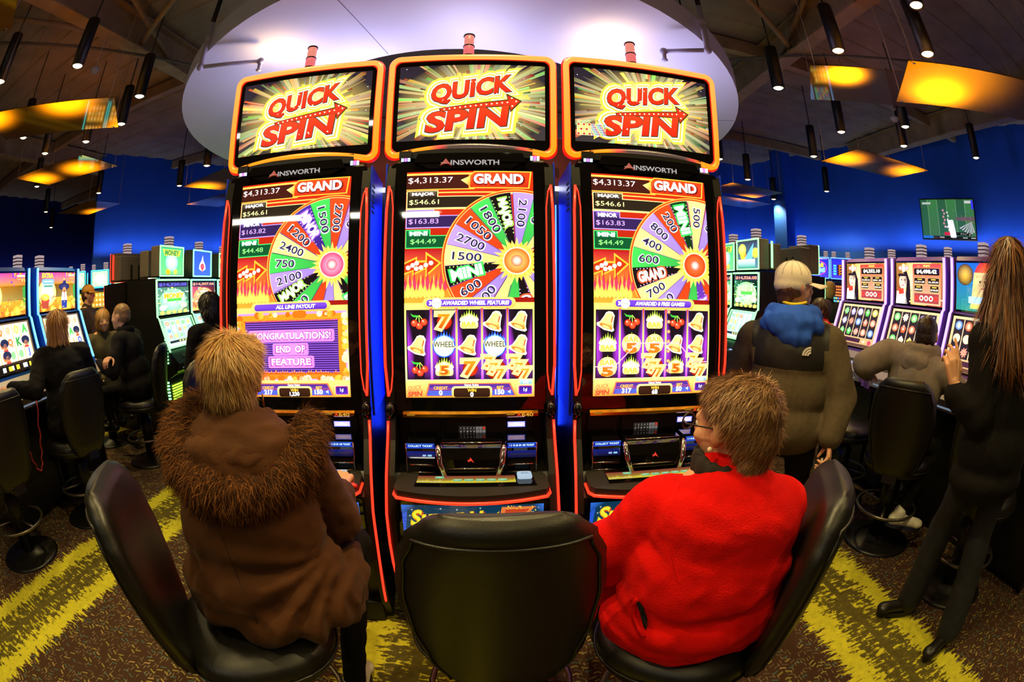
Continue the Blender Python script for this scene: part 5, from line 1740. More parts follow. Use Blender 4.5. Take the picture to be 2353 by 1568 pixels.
upright('green-edged slot machine with a flaming sign, second of the left bank', gG, (-3.82, 4.64), radians(99), .76, 1.635, 1.26, .93, art_jungle(1), art_jungle_low(1), (140, 255, 200), black_satin, black_satin, 'dashes', (art_sign(1), .50, .33), ((.05, 1.0),), .9)
upright('green-edged slot machine mostly hidden by the left main machine', gG, (-3.98, 5.42), radians(100), .76, 1.635, 1.26, .93, art_jungle(2), art_jungle_low(2), (150, 255, 160), black_satin, black_satin, 'dashes', (art_sign(2), .50, .33), ((.05, 1.0),), .9)
upright('green-edged slot machine reading $14,326.05 left of the white cap', gG, (2.52, 4.42), radians(-86), .60, 1.635, 1.26, .93, art_jungle(2), art_jungle_low(4), (150, 255, 160), black_satin, black_satin, 'dashes', (art_sign(2), .46, .33), ((.05, 1.0),), .9)
upright('green-edged slot machine peeking out behind the right main machine', gG, (2.56, 5.06), radians(-88), .60, 1.635, 1.26, .93, art_jungle(3), art_jungle_low(5), (150, 255, 160), black_satin, black_satin, 'dashes', (art_sign(0), .46, .33), ((.05, 1.0),), .9)
upright('slot machine seen from behind with a putty sign back, beside the grey-haired man', gG, (-4.64, 3.80), radians(-90), .62, 1.635, 1.26, .93, art_jungle(1), art_jungle_low(6), (255, 50, 30), black_satin, black_satin, 'dashes', (art_sign(1), .46, .33), ((.0, 1.0),), .9)
upright('slot machine seen from behind with a putty sign back, above the white cap', gG, (3.47, 4.43), radians(90), .60, 1.635, 1.26, .93, art_jungle(3), art_jungle_low(7), (150, 255, 160), black_satin, black_satin, 'dashes', (art_sign(0), .46, .33), ((.0, 1.0),), .9)
gR = 'distant yellow-screened slot machines on the left'
def far_yellow(label, az, d, yaw, red):
    up, low = art_gold(int(az * 3) % 7), art_gold(int(az * 5) % 7)
    s = Art(0, 0, 100, 70, .40, .26, .0015); s.rect(0, 0, 100, 70, (190, 255, 190)); s.L = 1; s.circ(50, 35, 40, (255, 250, 190), (255, 255, 255), 14, 26)
    r = radians(az)
    return upright(label, gR, (d * sin(r), d * cos(r)), radians(yaw), .45, 1.66, 1.38, 1.06, up, low, (255, 60, 40) if red else (60, 220, 255), black_satin, pale, 'plain', (s, .36, .28), ((-.12, .8), (.12, 1.0)), 1.0)
far_yellow('distant yellow-screened machine behind the man in the tan cap', -57.0, 8.0, 56, False)
far_yellow('distant yellow-screened machine right of the tan cap', -53.7, 8.0, 56, False)
far_yellow('distant red-edged yellow-screened machine left of the putty sign back', -50.6, 8.35, 56, True)
far_yellow('distant machine sign glowing between the putty sign back and the green bank', -46.9, 8.3, 50, False)
gQ = 'distant blue-topped slot machines on the right'
for az, v, lb in ((39.3, 0, 'distant machine with an oval lettered blue sign right of the white cap'), (42.3, 1, 'distant blue-topped machine with red 777 rows beside the first purple machine')):
    r = radians(az)
    upright(lb, gQ, (7.2 * sin(r), 7.2 * cos(r)), radians(-40), .37, 1.66, 1.16, .86, art_paytable(v), art_gold(v), (90, 150, 255), black_satin, pale, 'plain', (art_bluetop(v), .36, .32), ((-.12, .8), (.12, .8)), 1.0)
# a small lettered sign board far on the dark wall at the left edge
a = Art(0, 0, 120, 60, .9, .42, .002); a.rect(0, 0, 120, 60, (150, 96, 24), (110, 64, 16))
o = a.build('wall_sign', SCR_D, None, (-11.3, 4.3, 2.0), (0, 0, radians(90))); tag(o, 'plain brown lit board far on the dark wall at the left edge', 'sign')

# ================================================================== PEOPLE
def blob(prims, vox, it=4, disp=None, flat=None):
    """One continuous skin grown over overlapping ellipsoids ('e', centre, radii, rotation) and tapered capsules ('c', a, b, ra, rb)."""
    g = G()
    for p in prims:
        if p[0] == 'e':
            R_ = p[3].to_3x3() if len(p) > 3 and p[3] is not None else M.Identity(3)
            g.ell(p[1], R_ @ M.Diagonal(V(p[2])), 20, 14)
        else:
            a, b, ra, rb = V(p[1]), V(p[2]), p[3], p[4]
            d = b - a; L = max(d.length, 1e-5); d = d / L
            path, rs = [], []
            for k in range(6):
                t = pi / 2 * (1 - k / 5.0); path.append(a - d * ra * sin(t)); rs.append(max(ra * cos(t), 1e-4))
            for k in range(1, 6):
                f = k / 6.0; path.append(a + d * L * f); rs.append(ra + (rb - ra) * f)
            for k in range(6):
                t = pi / 2 * k / 5.0; path.append(b + d * rb * sin(t)); rs.append(max(rb * cos(t), 1e-4))
            g.tube(path, rs, 14)
    o = g.build('tmp', [black_matte])
    md = o.modifiers.new('r', 'REMESH'); md.mode = 'VOXEL'; md.voxel_size = vox; md.adaptivity = 0
    dg = C.evaluated_depsgraph_get(); dg.update()
    ev = o.evaluated_get(dg); me = ev.to_mesh()
    n = len(me.vertices); co = np.empty(n * 3); me.vertices.foreach_get('co', co); co = co.reshape(n, 3)
    ed = np.empty(len(me.edges) * 2, dtype=np.int64); me.edges.foreach_get('vertices', ed); ed = ed.reshape(-1, 2)
    fs = [tuple(p.vertices) for p in me.polygons]
    ev.to_mesh_clear(); md_ = o.data; bpy.data.objects.remove(o); bpy.data.meshes.remove(md_)
    deg = np.zeros(n); np.add.at(deg, ed.ravel(), 1)
    for _ in range(it):
        s = np.zeros_like(co); np.add.at(s, ed[:, 0], co[ed[:, 1]]); np.add.at(s, ed[:, 1], co[ed[:, 0]])
        co = co + .6 * (s / deg[:, None] - co)
    if disp is not None:
        me = bpy.data.meshes.new('x'); me.from_pydata(co.tolist(), [], fs); me.update()
        nm = np.empty(n * 3); me.vertices.foreach_get('normal', nm); nm = nm.reshape(n, 3); bpy.data.meshes.remove(me)
        dd = np.array([disp(V(c)) for c in co]); co = co + nm * dd[:, None]
    return co.tolist(), fs

def folds(amp, k=9.0, st=(1, 1, 1), seed=0.0):
    def f(p):
        q = V((p.x * st[0] + seed, p.y * st[1] + seed * .7, p.z * st[2]))
        w = noise.noise_vector(q * k * .5) * .35
        a = noise.noise(q * k + w * 3); b = noise.noise(q * k * 2.3 + w * 2)
        return amp * ((1 - abs(a) * 2) * .8 + b * .45)
    return f

def cloth(name, prims, m, parent, vox=.012, it=5, disp=None):
    v, f = blob(prims, vox, it, disp)
    g = G(); g.add(v, f, 0, True)
    return g.build(name, m, parent, fix=False)

HEADP = [  # head facing +y, centre of the skull at the origin, chin near z = -.115
    ('e', (0, -.012, .022), (.074, .092, .088)), ('e', (0, .028, -.03), (.062, .062, .075)), ('e', (0, .035, -.068), (.048, .05, .045)),
    ('e', (0, .066, -.094), (.026, .022, .02)), ('c', (-.034, .076, .012), (.034, .076, .012), .013, .013), ('c', (0, .086, .006), (0, .106, -.03), .008, .012),
    ('e', (0, .098, -.034), (.016, .012, .009)), ('e', (-.036, .068, -.03), (.022, .018, .02)), ('e', (.036, .068, -.03), (.022, .018, .02)),
    ('e', (0, .088, -.060), (.022, .011, .006)), ('e', (0, .087, -.069), (.019, .011, .006)),
    ('e', (-.077, -.006, -.006), (.010, .019, .031)), ('e', (.077, -.006, -.006), (.010, .019, .031)), ('e', (-.074, .002, -.03), (.009, .012, .012)), ('e', (.074, .002, -.03), (.009, .012, .012)),
]
def xf_prims(prims, X):
    out = []
    s = X.to_scale()[0]; R_ = X.to_3x3().normalized()
    for p in prims:
        if p[0] == 'e':
            q = R_ @ p[3].to_3x3() if len(p) > 3 and p[3] is not None else R_
            out.append(('e', X @ V(p[1]), tuple(r * s for r in p[2]), q))
        else:
            out.append(('c', X @ V(p[1]), X @ V(p[2]), p[3] * s, p[4] * s))
    return out

def frame(o, f, up=(0, 0, 1), s=1.0):
    """Matrix with +y along f, z near up, at o."""
    y = V(f).normalized(); x = y.cross(V(up)).normalized(); z = x.cross(y)
    m = M(((x.x, y.x, z.x, 0), (x.y, y.y, z.y, 0), (x.z, y.z, z.z, 0), (0, 0, 0, 1)))
    return M.Translation(V(o)) @ m @ M.Scale(s, 4)

def hand_geo(X, curl=.5, left=False, thumb=.6, spread=1.0, curls=None):
    """Palm, four unequal fingers with knuckle bends and a thumb; wrist at the origin, fingers along +y, back of the hand +z."""
    P = []
    kn = [(-.030, .082, .004), (-.010, .088, .008), (.011, .085, .006), (.030, .076, .001)]
    for kx, ky, kz in kn:
        P.append(('c', (kx * .45, .004, 0), (kx, ky, kz), .0150, .0112))
    P.append(('c', (-.012, .03, -.006), (.02, .03, -.006), .013, .013))
    P.append(('c', (0, -.035, 0), (0, .01, 0), .023, .021))
    ln = [(.040, .024, .019), (.045, .028, .020), (.041, .026, .019), (.032, .019, .017)]
    for i, (kx, ky, kz) in enumerate(kn):
        c = (curls[i] if curls else curl * (1 + .12 * i)); p = V((kx, ky, kz)); a = 0.0
        sx = (kx) * 1.6 * spread
        for j, l in enumerate(ln[i]):
            a += c * (.55, .9, .6)[j]
            d = V((sx * cos(a), cos(a), -sin(a))).normalized(); q = p + d * l
            P.append(('c', p, q, .0098 - .0009 * j, .0091 - .0010 * j)); p = q
    p = V((-.022, .018, -.004)); d = V((-.75, .62, -.28 - .3 * thumb)).normalized()
    q = p + d * .042; P.append(('c', p, q, .0135, .0115))
    d2 = V((-.35, .85, -.2 - .5 * thumb)).normalized(); r = q + d2 * .030; P.append(('c', q, r, .0108, .0098))
    d3 = V((-.05, .95, -.3 - .5 * thumb)).normalized(); P.append(('c', r, r + d3 * .024, .0095, .0078))
    Y = X @ M.Diagonal((-1, 1, 1, 1)) if left else X
    v, f = blob(P, .0034, 2)
    v = [tuple(Y @ V(q)) for q in v]
    if left:
        f = [t[::-1] for t in f]
    return v, f

def ik(a, b, l1, l2, hint):
    a, b = V(a), V(b); d = b - a; L = min(d.length, l1 + l2 - 1e-3); u = d.normalized()
    t = (l1 * l1 - l2 * l2 + L * L) / (2 * L); h = sqrt(max(l1 * l1 - t * t, 0))
    k = V(hint); k = (k - u * k.dot(u)).normalized()
    return a + u * t + k * h

def skin_mat(name, c):
    return mat(name, c, .5, spec=.4, var=.07, vs=25, bump=.05, bs=200)
SKIN = skin_mat('skin', (232, 172, 132)); SKIN_D = skin_mat('tanned_skin', (222, 164, 130))
hairm = NT('hair'); _a = hairm.n('ShaderNodeAttribute', attribute_name='Col'); hairm.l(_a.outputs['Color'], hairm.b.inputs['Base Color'])
hairm.b.inputs['Roughness'].default_value = .42; hairm.b.inputs['Specular IOR Level'].default_value = .45
HAIR = hairm.m
furm = NT('fur'); _a = furm.n('ShaderNodeAttribute', attribute_name='Col'); furm.l(_a.outputs['Color'], furm.b.inputs['Base Color'])
furm.b.inputs['Roughness'].default_value = .8; furm.b.inputs['Specular IOR Level'].default_value = .15
FUR = furm.m
EYEW = mat('eye_white', (235, 228, 220), .2); EYED = mat('eye_iris', (50, 36, 26), .15)

def blades(g, verts, faces, n, length, width, flow, cols, rnd, lift=.25, seed=1, keep=None, segs=3, grav=0.0, dark=None):
    """Thin bent strips (locks of hair or fur) rooted on a surface."""
    rr = random.Random(seed)
    P = [V(v) for v in verts]
    cand = []
    for f in faces:
        c = sum((P[i] for i in f), V()) / len(f)
        if keep is None or keep(c):
            nn_ = (P[f[1]] - P[f[0]]).cross(P[f[2]] - P[f[0]])
            cand.append((f, nn_.length, nn_.normalized()))
    acc = np.cumsum([c[1] for c in cand])
    cl = [lin(c) for c in cols]
    for _ in range(n):
        f, _ar, nn_ = cand[min(int(np.searchsorted(acc, rr.random() * acc[-1])), len(cand) - 1)]
        w = [rr.random() for _ in f]; s = sum(w); p = sum((P[i] * (k / s) for i, k in zip(f, w)), V())
        d = flow(p, nn_); d = (d - nn_ * d.dot(nn_))
        d = (d.normalized() if d.length > 1e-5 else V((0, 0, -1))) + nn_ * lift + V((rr.gauss(0, rnd), rr.gauss(0, rnd), rr.gauss(0, rnd)))
        d.normalize(); L = length * rr.uniform(.6, 1.25)
        side = d.cross(nn_).normalized() * width * .5
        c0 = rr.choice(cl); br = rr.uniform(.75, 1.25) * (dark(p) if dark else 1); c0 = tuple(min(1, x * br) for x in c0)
        vs = []
        for k in range(segs):
            t = k / segs
            q = p + d * L * t + V((0, 0, -grav * (L * t) ** 2)) - nn_ * (lift * L * t * t * .55)
            vs += [q - side * (1 - t * .6), q + side * (1 - t * .6)]
        q = p + d * L + V((0, 0, -grav * L * L)) - nn_ * (lift * L * .55)
        vs.append(q)
        fs = [(2 * k, 2 * k + 1, 2 * k + 3, 2 * k + 2) for k in range(segs - 1)] + [(2 * segs - 2, 2 * segs - 1, 2 * segs)]
        g.add(vs, fs, 0, True, None, c0)

def hair_cap(parent, X, prims, cols, n, length, flow=None, width=.004, rnd=.12, lift=.3, seed=1, vox=.008, name='hair', base=None, grav=0.0, keep=None, dark=None):
    v, f = blob(xf_prims(prims, X), vox, 3, folds(.003, 30))
    g = G(); g.add(v, f, 0, True, None, lin(base or cols[0]))
    R3 = X.to_3x3().normalized(); ctr = X @ V((0, -.02, .06))
    if flow is None:
        def flow(p, nn_):
            out = p - ctr; out.z = 0
            return out.normalized() * .25 + V((0, 0, -1))
    if n:
        blades(g, v, f, n, length, width, flow, cols, rnd, lift, seed, keep, grav=grav, dark=dark)
    return g.build(name, HAIR, parent, fix=False)

def eyes(parent, X):
    for s in (-1, 1):
        g = G(); g.ell((s * .031, .074, -.004), (.0125, .0125, .0125), 12, 8, 0, X); g.ell((s * .031, .0835, -.004), (.006, .004, .006), 10, 6, 1, X)
        g.build('eye', [EYEW, EYED], parent)

def torso_prims(J, k=1.0):
    pe, ch, nk, sl, sr = (V(J[x]) for x in ('pelvis', 'chest', 'neck', 'shL', 'shR'))
    ax = (sr - sl).normalized(); fw = V((0, 0, 1)).cross(ax).normalized(); R_ = M((ax, fw, V((0, 0, 1)))).transposed()
    mid = pe.lerp(ch, .5)
    return [('e', pe, (.165 * k, .12 * k, .13 * k), R_), ('e', mid, (.148 * k, .108 * k, .16 * k), R_), ('e', ch, (.168 * k, .115 * k, .16 * k), R_), ('c', sl, sr, .062 * k, .062 * k), ('c', ch, nk, .09 * k, .055), ('c', sl.lerp(nk, .4), nk, .05 * k, .05), ('c', sr.lerp(nk, .4), nk, .05 * k, .05)]

def limbs(J, arm=1.0, leg=1.0, which='both'):
    P = []
    if which in ('both', 'arms'):
        for s in 'LR':
            P += [('c', J['sh' + s], J['el' + s], .05 * arm, .041 * arm), ('c', J['el' + s], J['wr' + s], .040 * arm, .029 * arm)]
    if which in ('both', 'legs'):
        for s in 'LR':
            P += [('c', J['hip' + s], J['kn' + s], .083 * leg, .058 * leg), ('c', J['kn' + s], J['an' + s], .056 * leg, .040 * leg)]
    return P

def build_body(t, J, skin, hs=1.0, hands=None, vox=.010, head_f=None, tiltup=0.0):
    """Head, neck, trunk, arms and legs in one continuous skin; the hands continue from the wrists."""
    hf = V(head_f); X = frame(J['head'], (hf.x, hf.y, tiltup), s=hs)
    P = xf_prims(HEADP, X) + torso_prims(J, .86) + limbs(J, .85, .85)
    P.append(('c', V(J['neck']) - V((0, 0, .03)), X @ V((0, -.012, -.05)), .056, .052))
    v, f = blob(P, vox, 2)
    g = G(); g.add(v, f, 0, True)
    for h in hands or []:
        hv, hfc = hand_geo(*h); g.add(hv, hfc, 0, True)
    o = g.build('body', skin, t, fix=False)
    eyes(t, X)
    return X

def shoes(t, J, m, f, sole=None, ln=.25):
    for s in 'LR':
        a = V(J['an' + s]); d = V((f[s][0], f[s][1], f[s][2] if len(f[s]) > 2 else 0)).normalized() if isinstance(f, dict) else V((f[0], f[1], 0)).normalized()
        P = [('c', a + V((0, 0, .01)), a + V((0, 0, -.035)), .046, .046), ('c', a + V((0, 0, -.045)) - d * .035, a + V((0, 0, -.052)) + d * (ln - .11), .040, .034), ('e', a + V((0, 0, -.055)) + d * (ln - .10), (.044, .044, .03))]
        v, fc = blob(P, .009, 2)
        g = G(); g.add(v, fc, 0, True); o = g.build('shoe', m, t, fix=False)
        if sole:
            c = a + V((0, 0, -.084)) + d * (ln * .5 - .075); X = frame(c, d)
            g = G(); g.prism([(.04 * cos(q) , (ln * .5 + .01) * sin(q)) for q in [2 * pi * i / 20 for i in range(20)]], -.008, .012, 'z', X=X); g.build('sole', sole, o)

def seated(pos, f, seat=.60, lean=.06, sw=.19, th=1.0, head_h=.80, legs_out=.10, foot_z=.30):
    """Joints of a seated figure facing f; world coordinates."""
    f = V((f[0], f[1], 0)).normalized(); r = V((f.y, -f.x, 0)); p = V((pos[0], pos[1], 0)); z = lambda h: V((0, 0, h))
    J = {}
    J['pelvis'] = p + z(seat + .11); J['chest'] = p + f * lean + z(seat + .11 + .30 * th); J['neck'] = p + f * (lean * 1.5) + z(seat + .50 * th + .08)
    J['head'] = J['neck'] + f * (.03 + lean * .4) + z(.125 * th)
    for s, k in (('L', -1), ('R', 1)):
        J['sh' + s] = J['neck'] + r * k * sw - z(.075) - f * .01
        J['hip' + s] = p + r * k * .09 + z(seat + .09); J['kn' + s] = p + r * k * legs_out + f * .40 + z(seat + .07)
        J['an' + s] = p + r * k * legs_out * .9 + f * .34 + z(foot_z + .09)
    J['f'] = f; J['r'] = r
    return J
def arm_to(J, s, target, hint, l1=.28, l2=.25):
    J['wr' + s] = V(target); J['el' + s] = ik(J['sh' + s], target, l1, l2, hint)
    d = V(J['wr' + s]) - J['el' + s]
    if d.length > l2 * 1.02:
        J['wr' + s] = J['el' + s] + d.normalized() * l2

black_cloth = mat('black_cloth', (15, 13, 13), .85, var=.2, vs=20, bump=.25, bs=120, spec=.2)
jean = mat('dark_denim', (14, 15, 24), .8, var=.25, vs=30, bump=.2, bs=250)
coat_brown = mat('brown_coat_cloth', (76, 42, 15), .8, spec=.2, var=.16, vs=9, bump=.25, bs=160, sheen=.05)
red_fleece = mat('red_fleece', (222, 12, 7), .95, spec=.15, var=.06, vs=60, bump=.5, bs=240)
white_shoe = mat('white_shoe_leather', (225, 220, 205), .5, var=.06)

# ---------------------------------------------------------------- woman in the brown fur-trimmed coat
def woman_brown():
    t = thing('person', 'seated woman with short blonde hair, brown coat and furry hood, back to the viewer', 'person')
    f = V((-.22, .975, 0)).normalized(); r = V((f.y, -f.x, 0))
    J = dict(pelvis=V((-.655, .87, .70)), chest=V((-.655, .90, 1.00)), neck=V((-.680, .925, 1.120)), head=V((-.688, .935, 1.240)))
    J['shL'] = J['neck'] - r * .165 + V((0, 0, -.085)); J['shR'] = J['neck'] + r * .145 + V((0, 0, -.09)) + f * .03
    J['hipL'] = J['pelvis'] - r * .09; J['hipR'] = J['pelvis'] + r * .09
    J['knL'] = V((-.72, 1.27, .68)); J['knR'] = V((-.50, 1.18, .66)); J['anL'] = V((-.72, 1.22, .34)); J['anR'] = V((-.555, 1.0, .10))
    J['wrR'] = V((-.560, 1.285, .812)); J['elR'] = V((-.500, 1.075, .805)); J['elL'] = V((-.90, 1.02, .83)); J['wrL'] = V((-.86, 1.25, .80))
    Hx = frame(V((-.566, 1.300, .815)), (-.28, .95, -.08), (0.1, 0.05, 1), 1.0)
    X = build_body(t, J, SKIN, .94, [(Hx, .62, False, .5, 1.0)], .008, (-.30, .95), 0.0)
    # coat: trunk, skirt over the seat, sleeves
    bk = lambda q, d: V(q) - f * d
    R_ = M((r, f, V((0, 0, 1)))).transposed()
    P = [('c', J['shL'], J['shR'], .085, .085), ('e', bk(J['chest'], .02) - r * .01, (.188, .150, .19), R_), ('e', V((-.66, .86, .86)), (.205, .155, .19), R_),
         ('e', V((-.66, .855, .74)), (.240, .185, .15), R_), ('e', V((-.63, .86, .68)), (.25, .20, .10), R_), ('e', V((-.53, .99, .66)), (.14, .14, .08), R_), ('e', V((-.525, .90, .645)), (.12, .10, .065), R_), ('e', V((-.75, 1.02, .69)), (.14, .18, .09), R_),
         ('c', J['shR'], J['elR'], .074, .068), ('c', J['elR'], J['wrR'] - V((-.02, .07, 0)), .068, .044), ('c', J['shL'], J['elL'], .085, .075), ('c', J['elL'], J['wrL'], .072, .055),
         ('c', J['neck'] + V((0, 0, -.05)), J['neck'] + V((0, 0, .0)), .095, .075)]
    f1 = folds(.014, 7, (1.2, 1.2, 1.5), 2.0); f2 = folds(.007, 15, (1, 1, 1.3), 7.0)
    def dsp(p):
        hem = max(0, min(1, (.84 - p.z) / .2)); q = f1(p) * (.35 + hem) + f2(p) * .6
        # long gathers radiating from the right waist
        dx = V((p.x + .44, p.y - .98, p.z - .84)); a = atan2(dx.z, dx.dot(-r)); rr_ = sqrt(dx.z ** 2 + dx.dot(r) ** 2)
        q += .012 * sin(a * 15 + 2.2 * noise.noise(p * 5)) * max(0, min(1, (rr_ - .05) / .10)) * max(0, min(1, (.92 - p.z) / .12))
        return q
    v, fc = blob(P, .009, 4, dsp); g = G(); g.add(v, fc, 0, True); coat = g.build('coat', coat_brown, t, fix=False)
    from mathutils.bvhtree import BVHTree
    bv = BVHTree.FromPolygons([V(q) for q in v], fc)
    pts = []
    for i in range(30):
        q = V((-.60 + .02 * i / 29, .66, .98 - .28 * i / 29)); h = bv.ray_cast(V((q.x * .6, q.y * .6, q.z)), (q - V((q.x * .6, q.y * .6, q.z))).normalized())[0]
        if h is not None:
            pts.append(h)
    g = G(); g.tube(pts, .0014, 5); g.build('seam', mat('brown_seam', (52, 30, 18), .9), coat)
    # cuff roll
    a, b = J['elR'], J['wrR']; d = (b - a).normalized()
    cuffc = b - V((-.02, .06, 0))
    v, fc = blob([('c', cuffc - d * .03, cuffc + d * .015, .050, .044)], .008, 2, folds(.006, 26)); g = G(); g.add(v, fc, 0, True); g.build('cuff', coat_brown, coat, fix=False)
    g = G(); g.ell(cuffc + d * .08 + r * .035 + V((0, 0, -.01)), (.018, .012, .012), 12, 8); g.build('bracelet', mat('red_plastic', (235, 40, 30), .4), t)
    # hood lying on the back, inner fabric and fur trim
    P = [('e', V((-.655, .80, 1.075)), (.135, .055, .07), R_), ('e', V((-.655, .775, 1.04)), (.12, .045, .06), R_)]
    for i in range(11):
        a = pi * (.02 + .96 * i / 10)
        c0 = J['neck'] + V((0, 0, -.005)) + r * .085 * cos(a) - f * .085 * sin(a)
        P.append(('e', c0 + V((0, 0, .012)), (.03, .03, .045)))
    v, fc = blob(P, .008, 4, folds(.007, 14, (1, 1, 1), 4)); g = G(); g.add(v, fc, 0, True); hood = g.build('hood', coat_brown, t, fix=False)
    pts = [V((-.80, .90, 1.165)), V((-.806, .84, 1.150)), V((-.795, .780, 1.105)), V((-.745, .742, 1.055)), V((-.675, .725, 1.025)), V((-.60, .750, 1.012)), V((-.54, .80, 1.018)), V((-.495, .865, 1.05)), V((-.480, .93, 1.085)), V((-.50, .985, 1.115))]
    P = []
    for i in range(len(pts) - 1):
        P.append(('c', pts[i], pts[i + 1], .047, .047))
    for i in range(2, 8):
        P.append(('c', pts[i] + V((0, 0, -.01)) + f * .02, pts[i] + V((0, 0, -.075)) + f * .035, .044, .030))
    for i in range(1, 9):
        P.append(('c', pts[i], pts[i].lerp(V((-.665, .86, 1.125)), .56) + V((0, 0, .0)), .040, .026))
    v, fc = blob(P, .010, 5, folds(.006, 22))
    cols = [(82, 46, 18), (108, 64, 26), (62, 35, 15), (130, 80, 34), (46, 27, 13)]
    g = G(); g.add(v, fc, 0, True, None, lin((60, 34, 15)))
    ctr = V((-.655, .88, 1.12))
    blades(g, v, fc, 17000, .036, .0013, lambda p, n_: (p - ctr).normalized() * .7 + V((0, 0, -.6)), cols, .38, .42, 5, None, 3, 2.0)
    g.build('fur_trim', FUR, hood, fix=False)
    # hair; lit crown put into the lock colours, shorter nape hair darker
    HP = [('e', (0, -.018, .038), (.085, .102, .088)), ('e', (0, -.042, -.01), (.070, .078, .085)), ('e', (0, -.060, -.075), (.058, .038, .05)), ('e', (.03, .03, .068), (.05, .055, .045)), ('e', (-.03, .02, .072), (.05, .055, .045))]
    swirl = X @ V((.02, -.035, .12))
    def fl(p, n_):
        o = p - swirl; tz = V((0, 0, 1)).cross(o)
        return V((o.x, o.y, 0)).normalized() * .6 + tz.normalized() * .35 + V((0, 0, -1.1))
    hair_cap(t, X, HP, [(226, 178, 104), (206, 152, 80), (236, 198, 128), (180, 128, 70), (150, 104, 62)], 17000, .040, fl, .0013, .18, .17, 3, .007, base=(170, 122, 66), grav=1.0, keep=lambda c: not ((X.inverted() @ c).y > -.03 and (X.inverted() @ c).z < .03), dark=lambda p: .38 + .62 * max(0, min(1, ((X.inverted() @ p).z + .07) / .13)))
    # earring, trousers, shoes
    g = G(); g.tube([X @ V((.083, .0, -.04)), X @ V((.084, .0, -.075))], .0022, 6); g.build('earring', mat('gold', (230, 190, 90), .25, metal=1), t)
    cloth('trousers', limbs(J, 1, 1.0, 'legs'), black_cloth, t, .012, 3, folds(.004, 14))
    shoes(t, J, white_shoe, (-.1, 1), black_satin)
woman_brown()

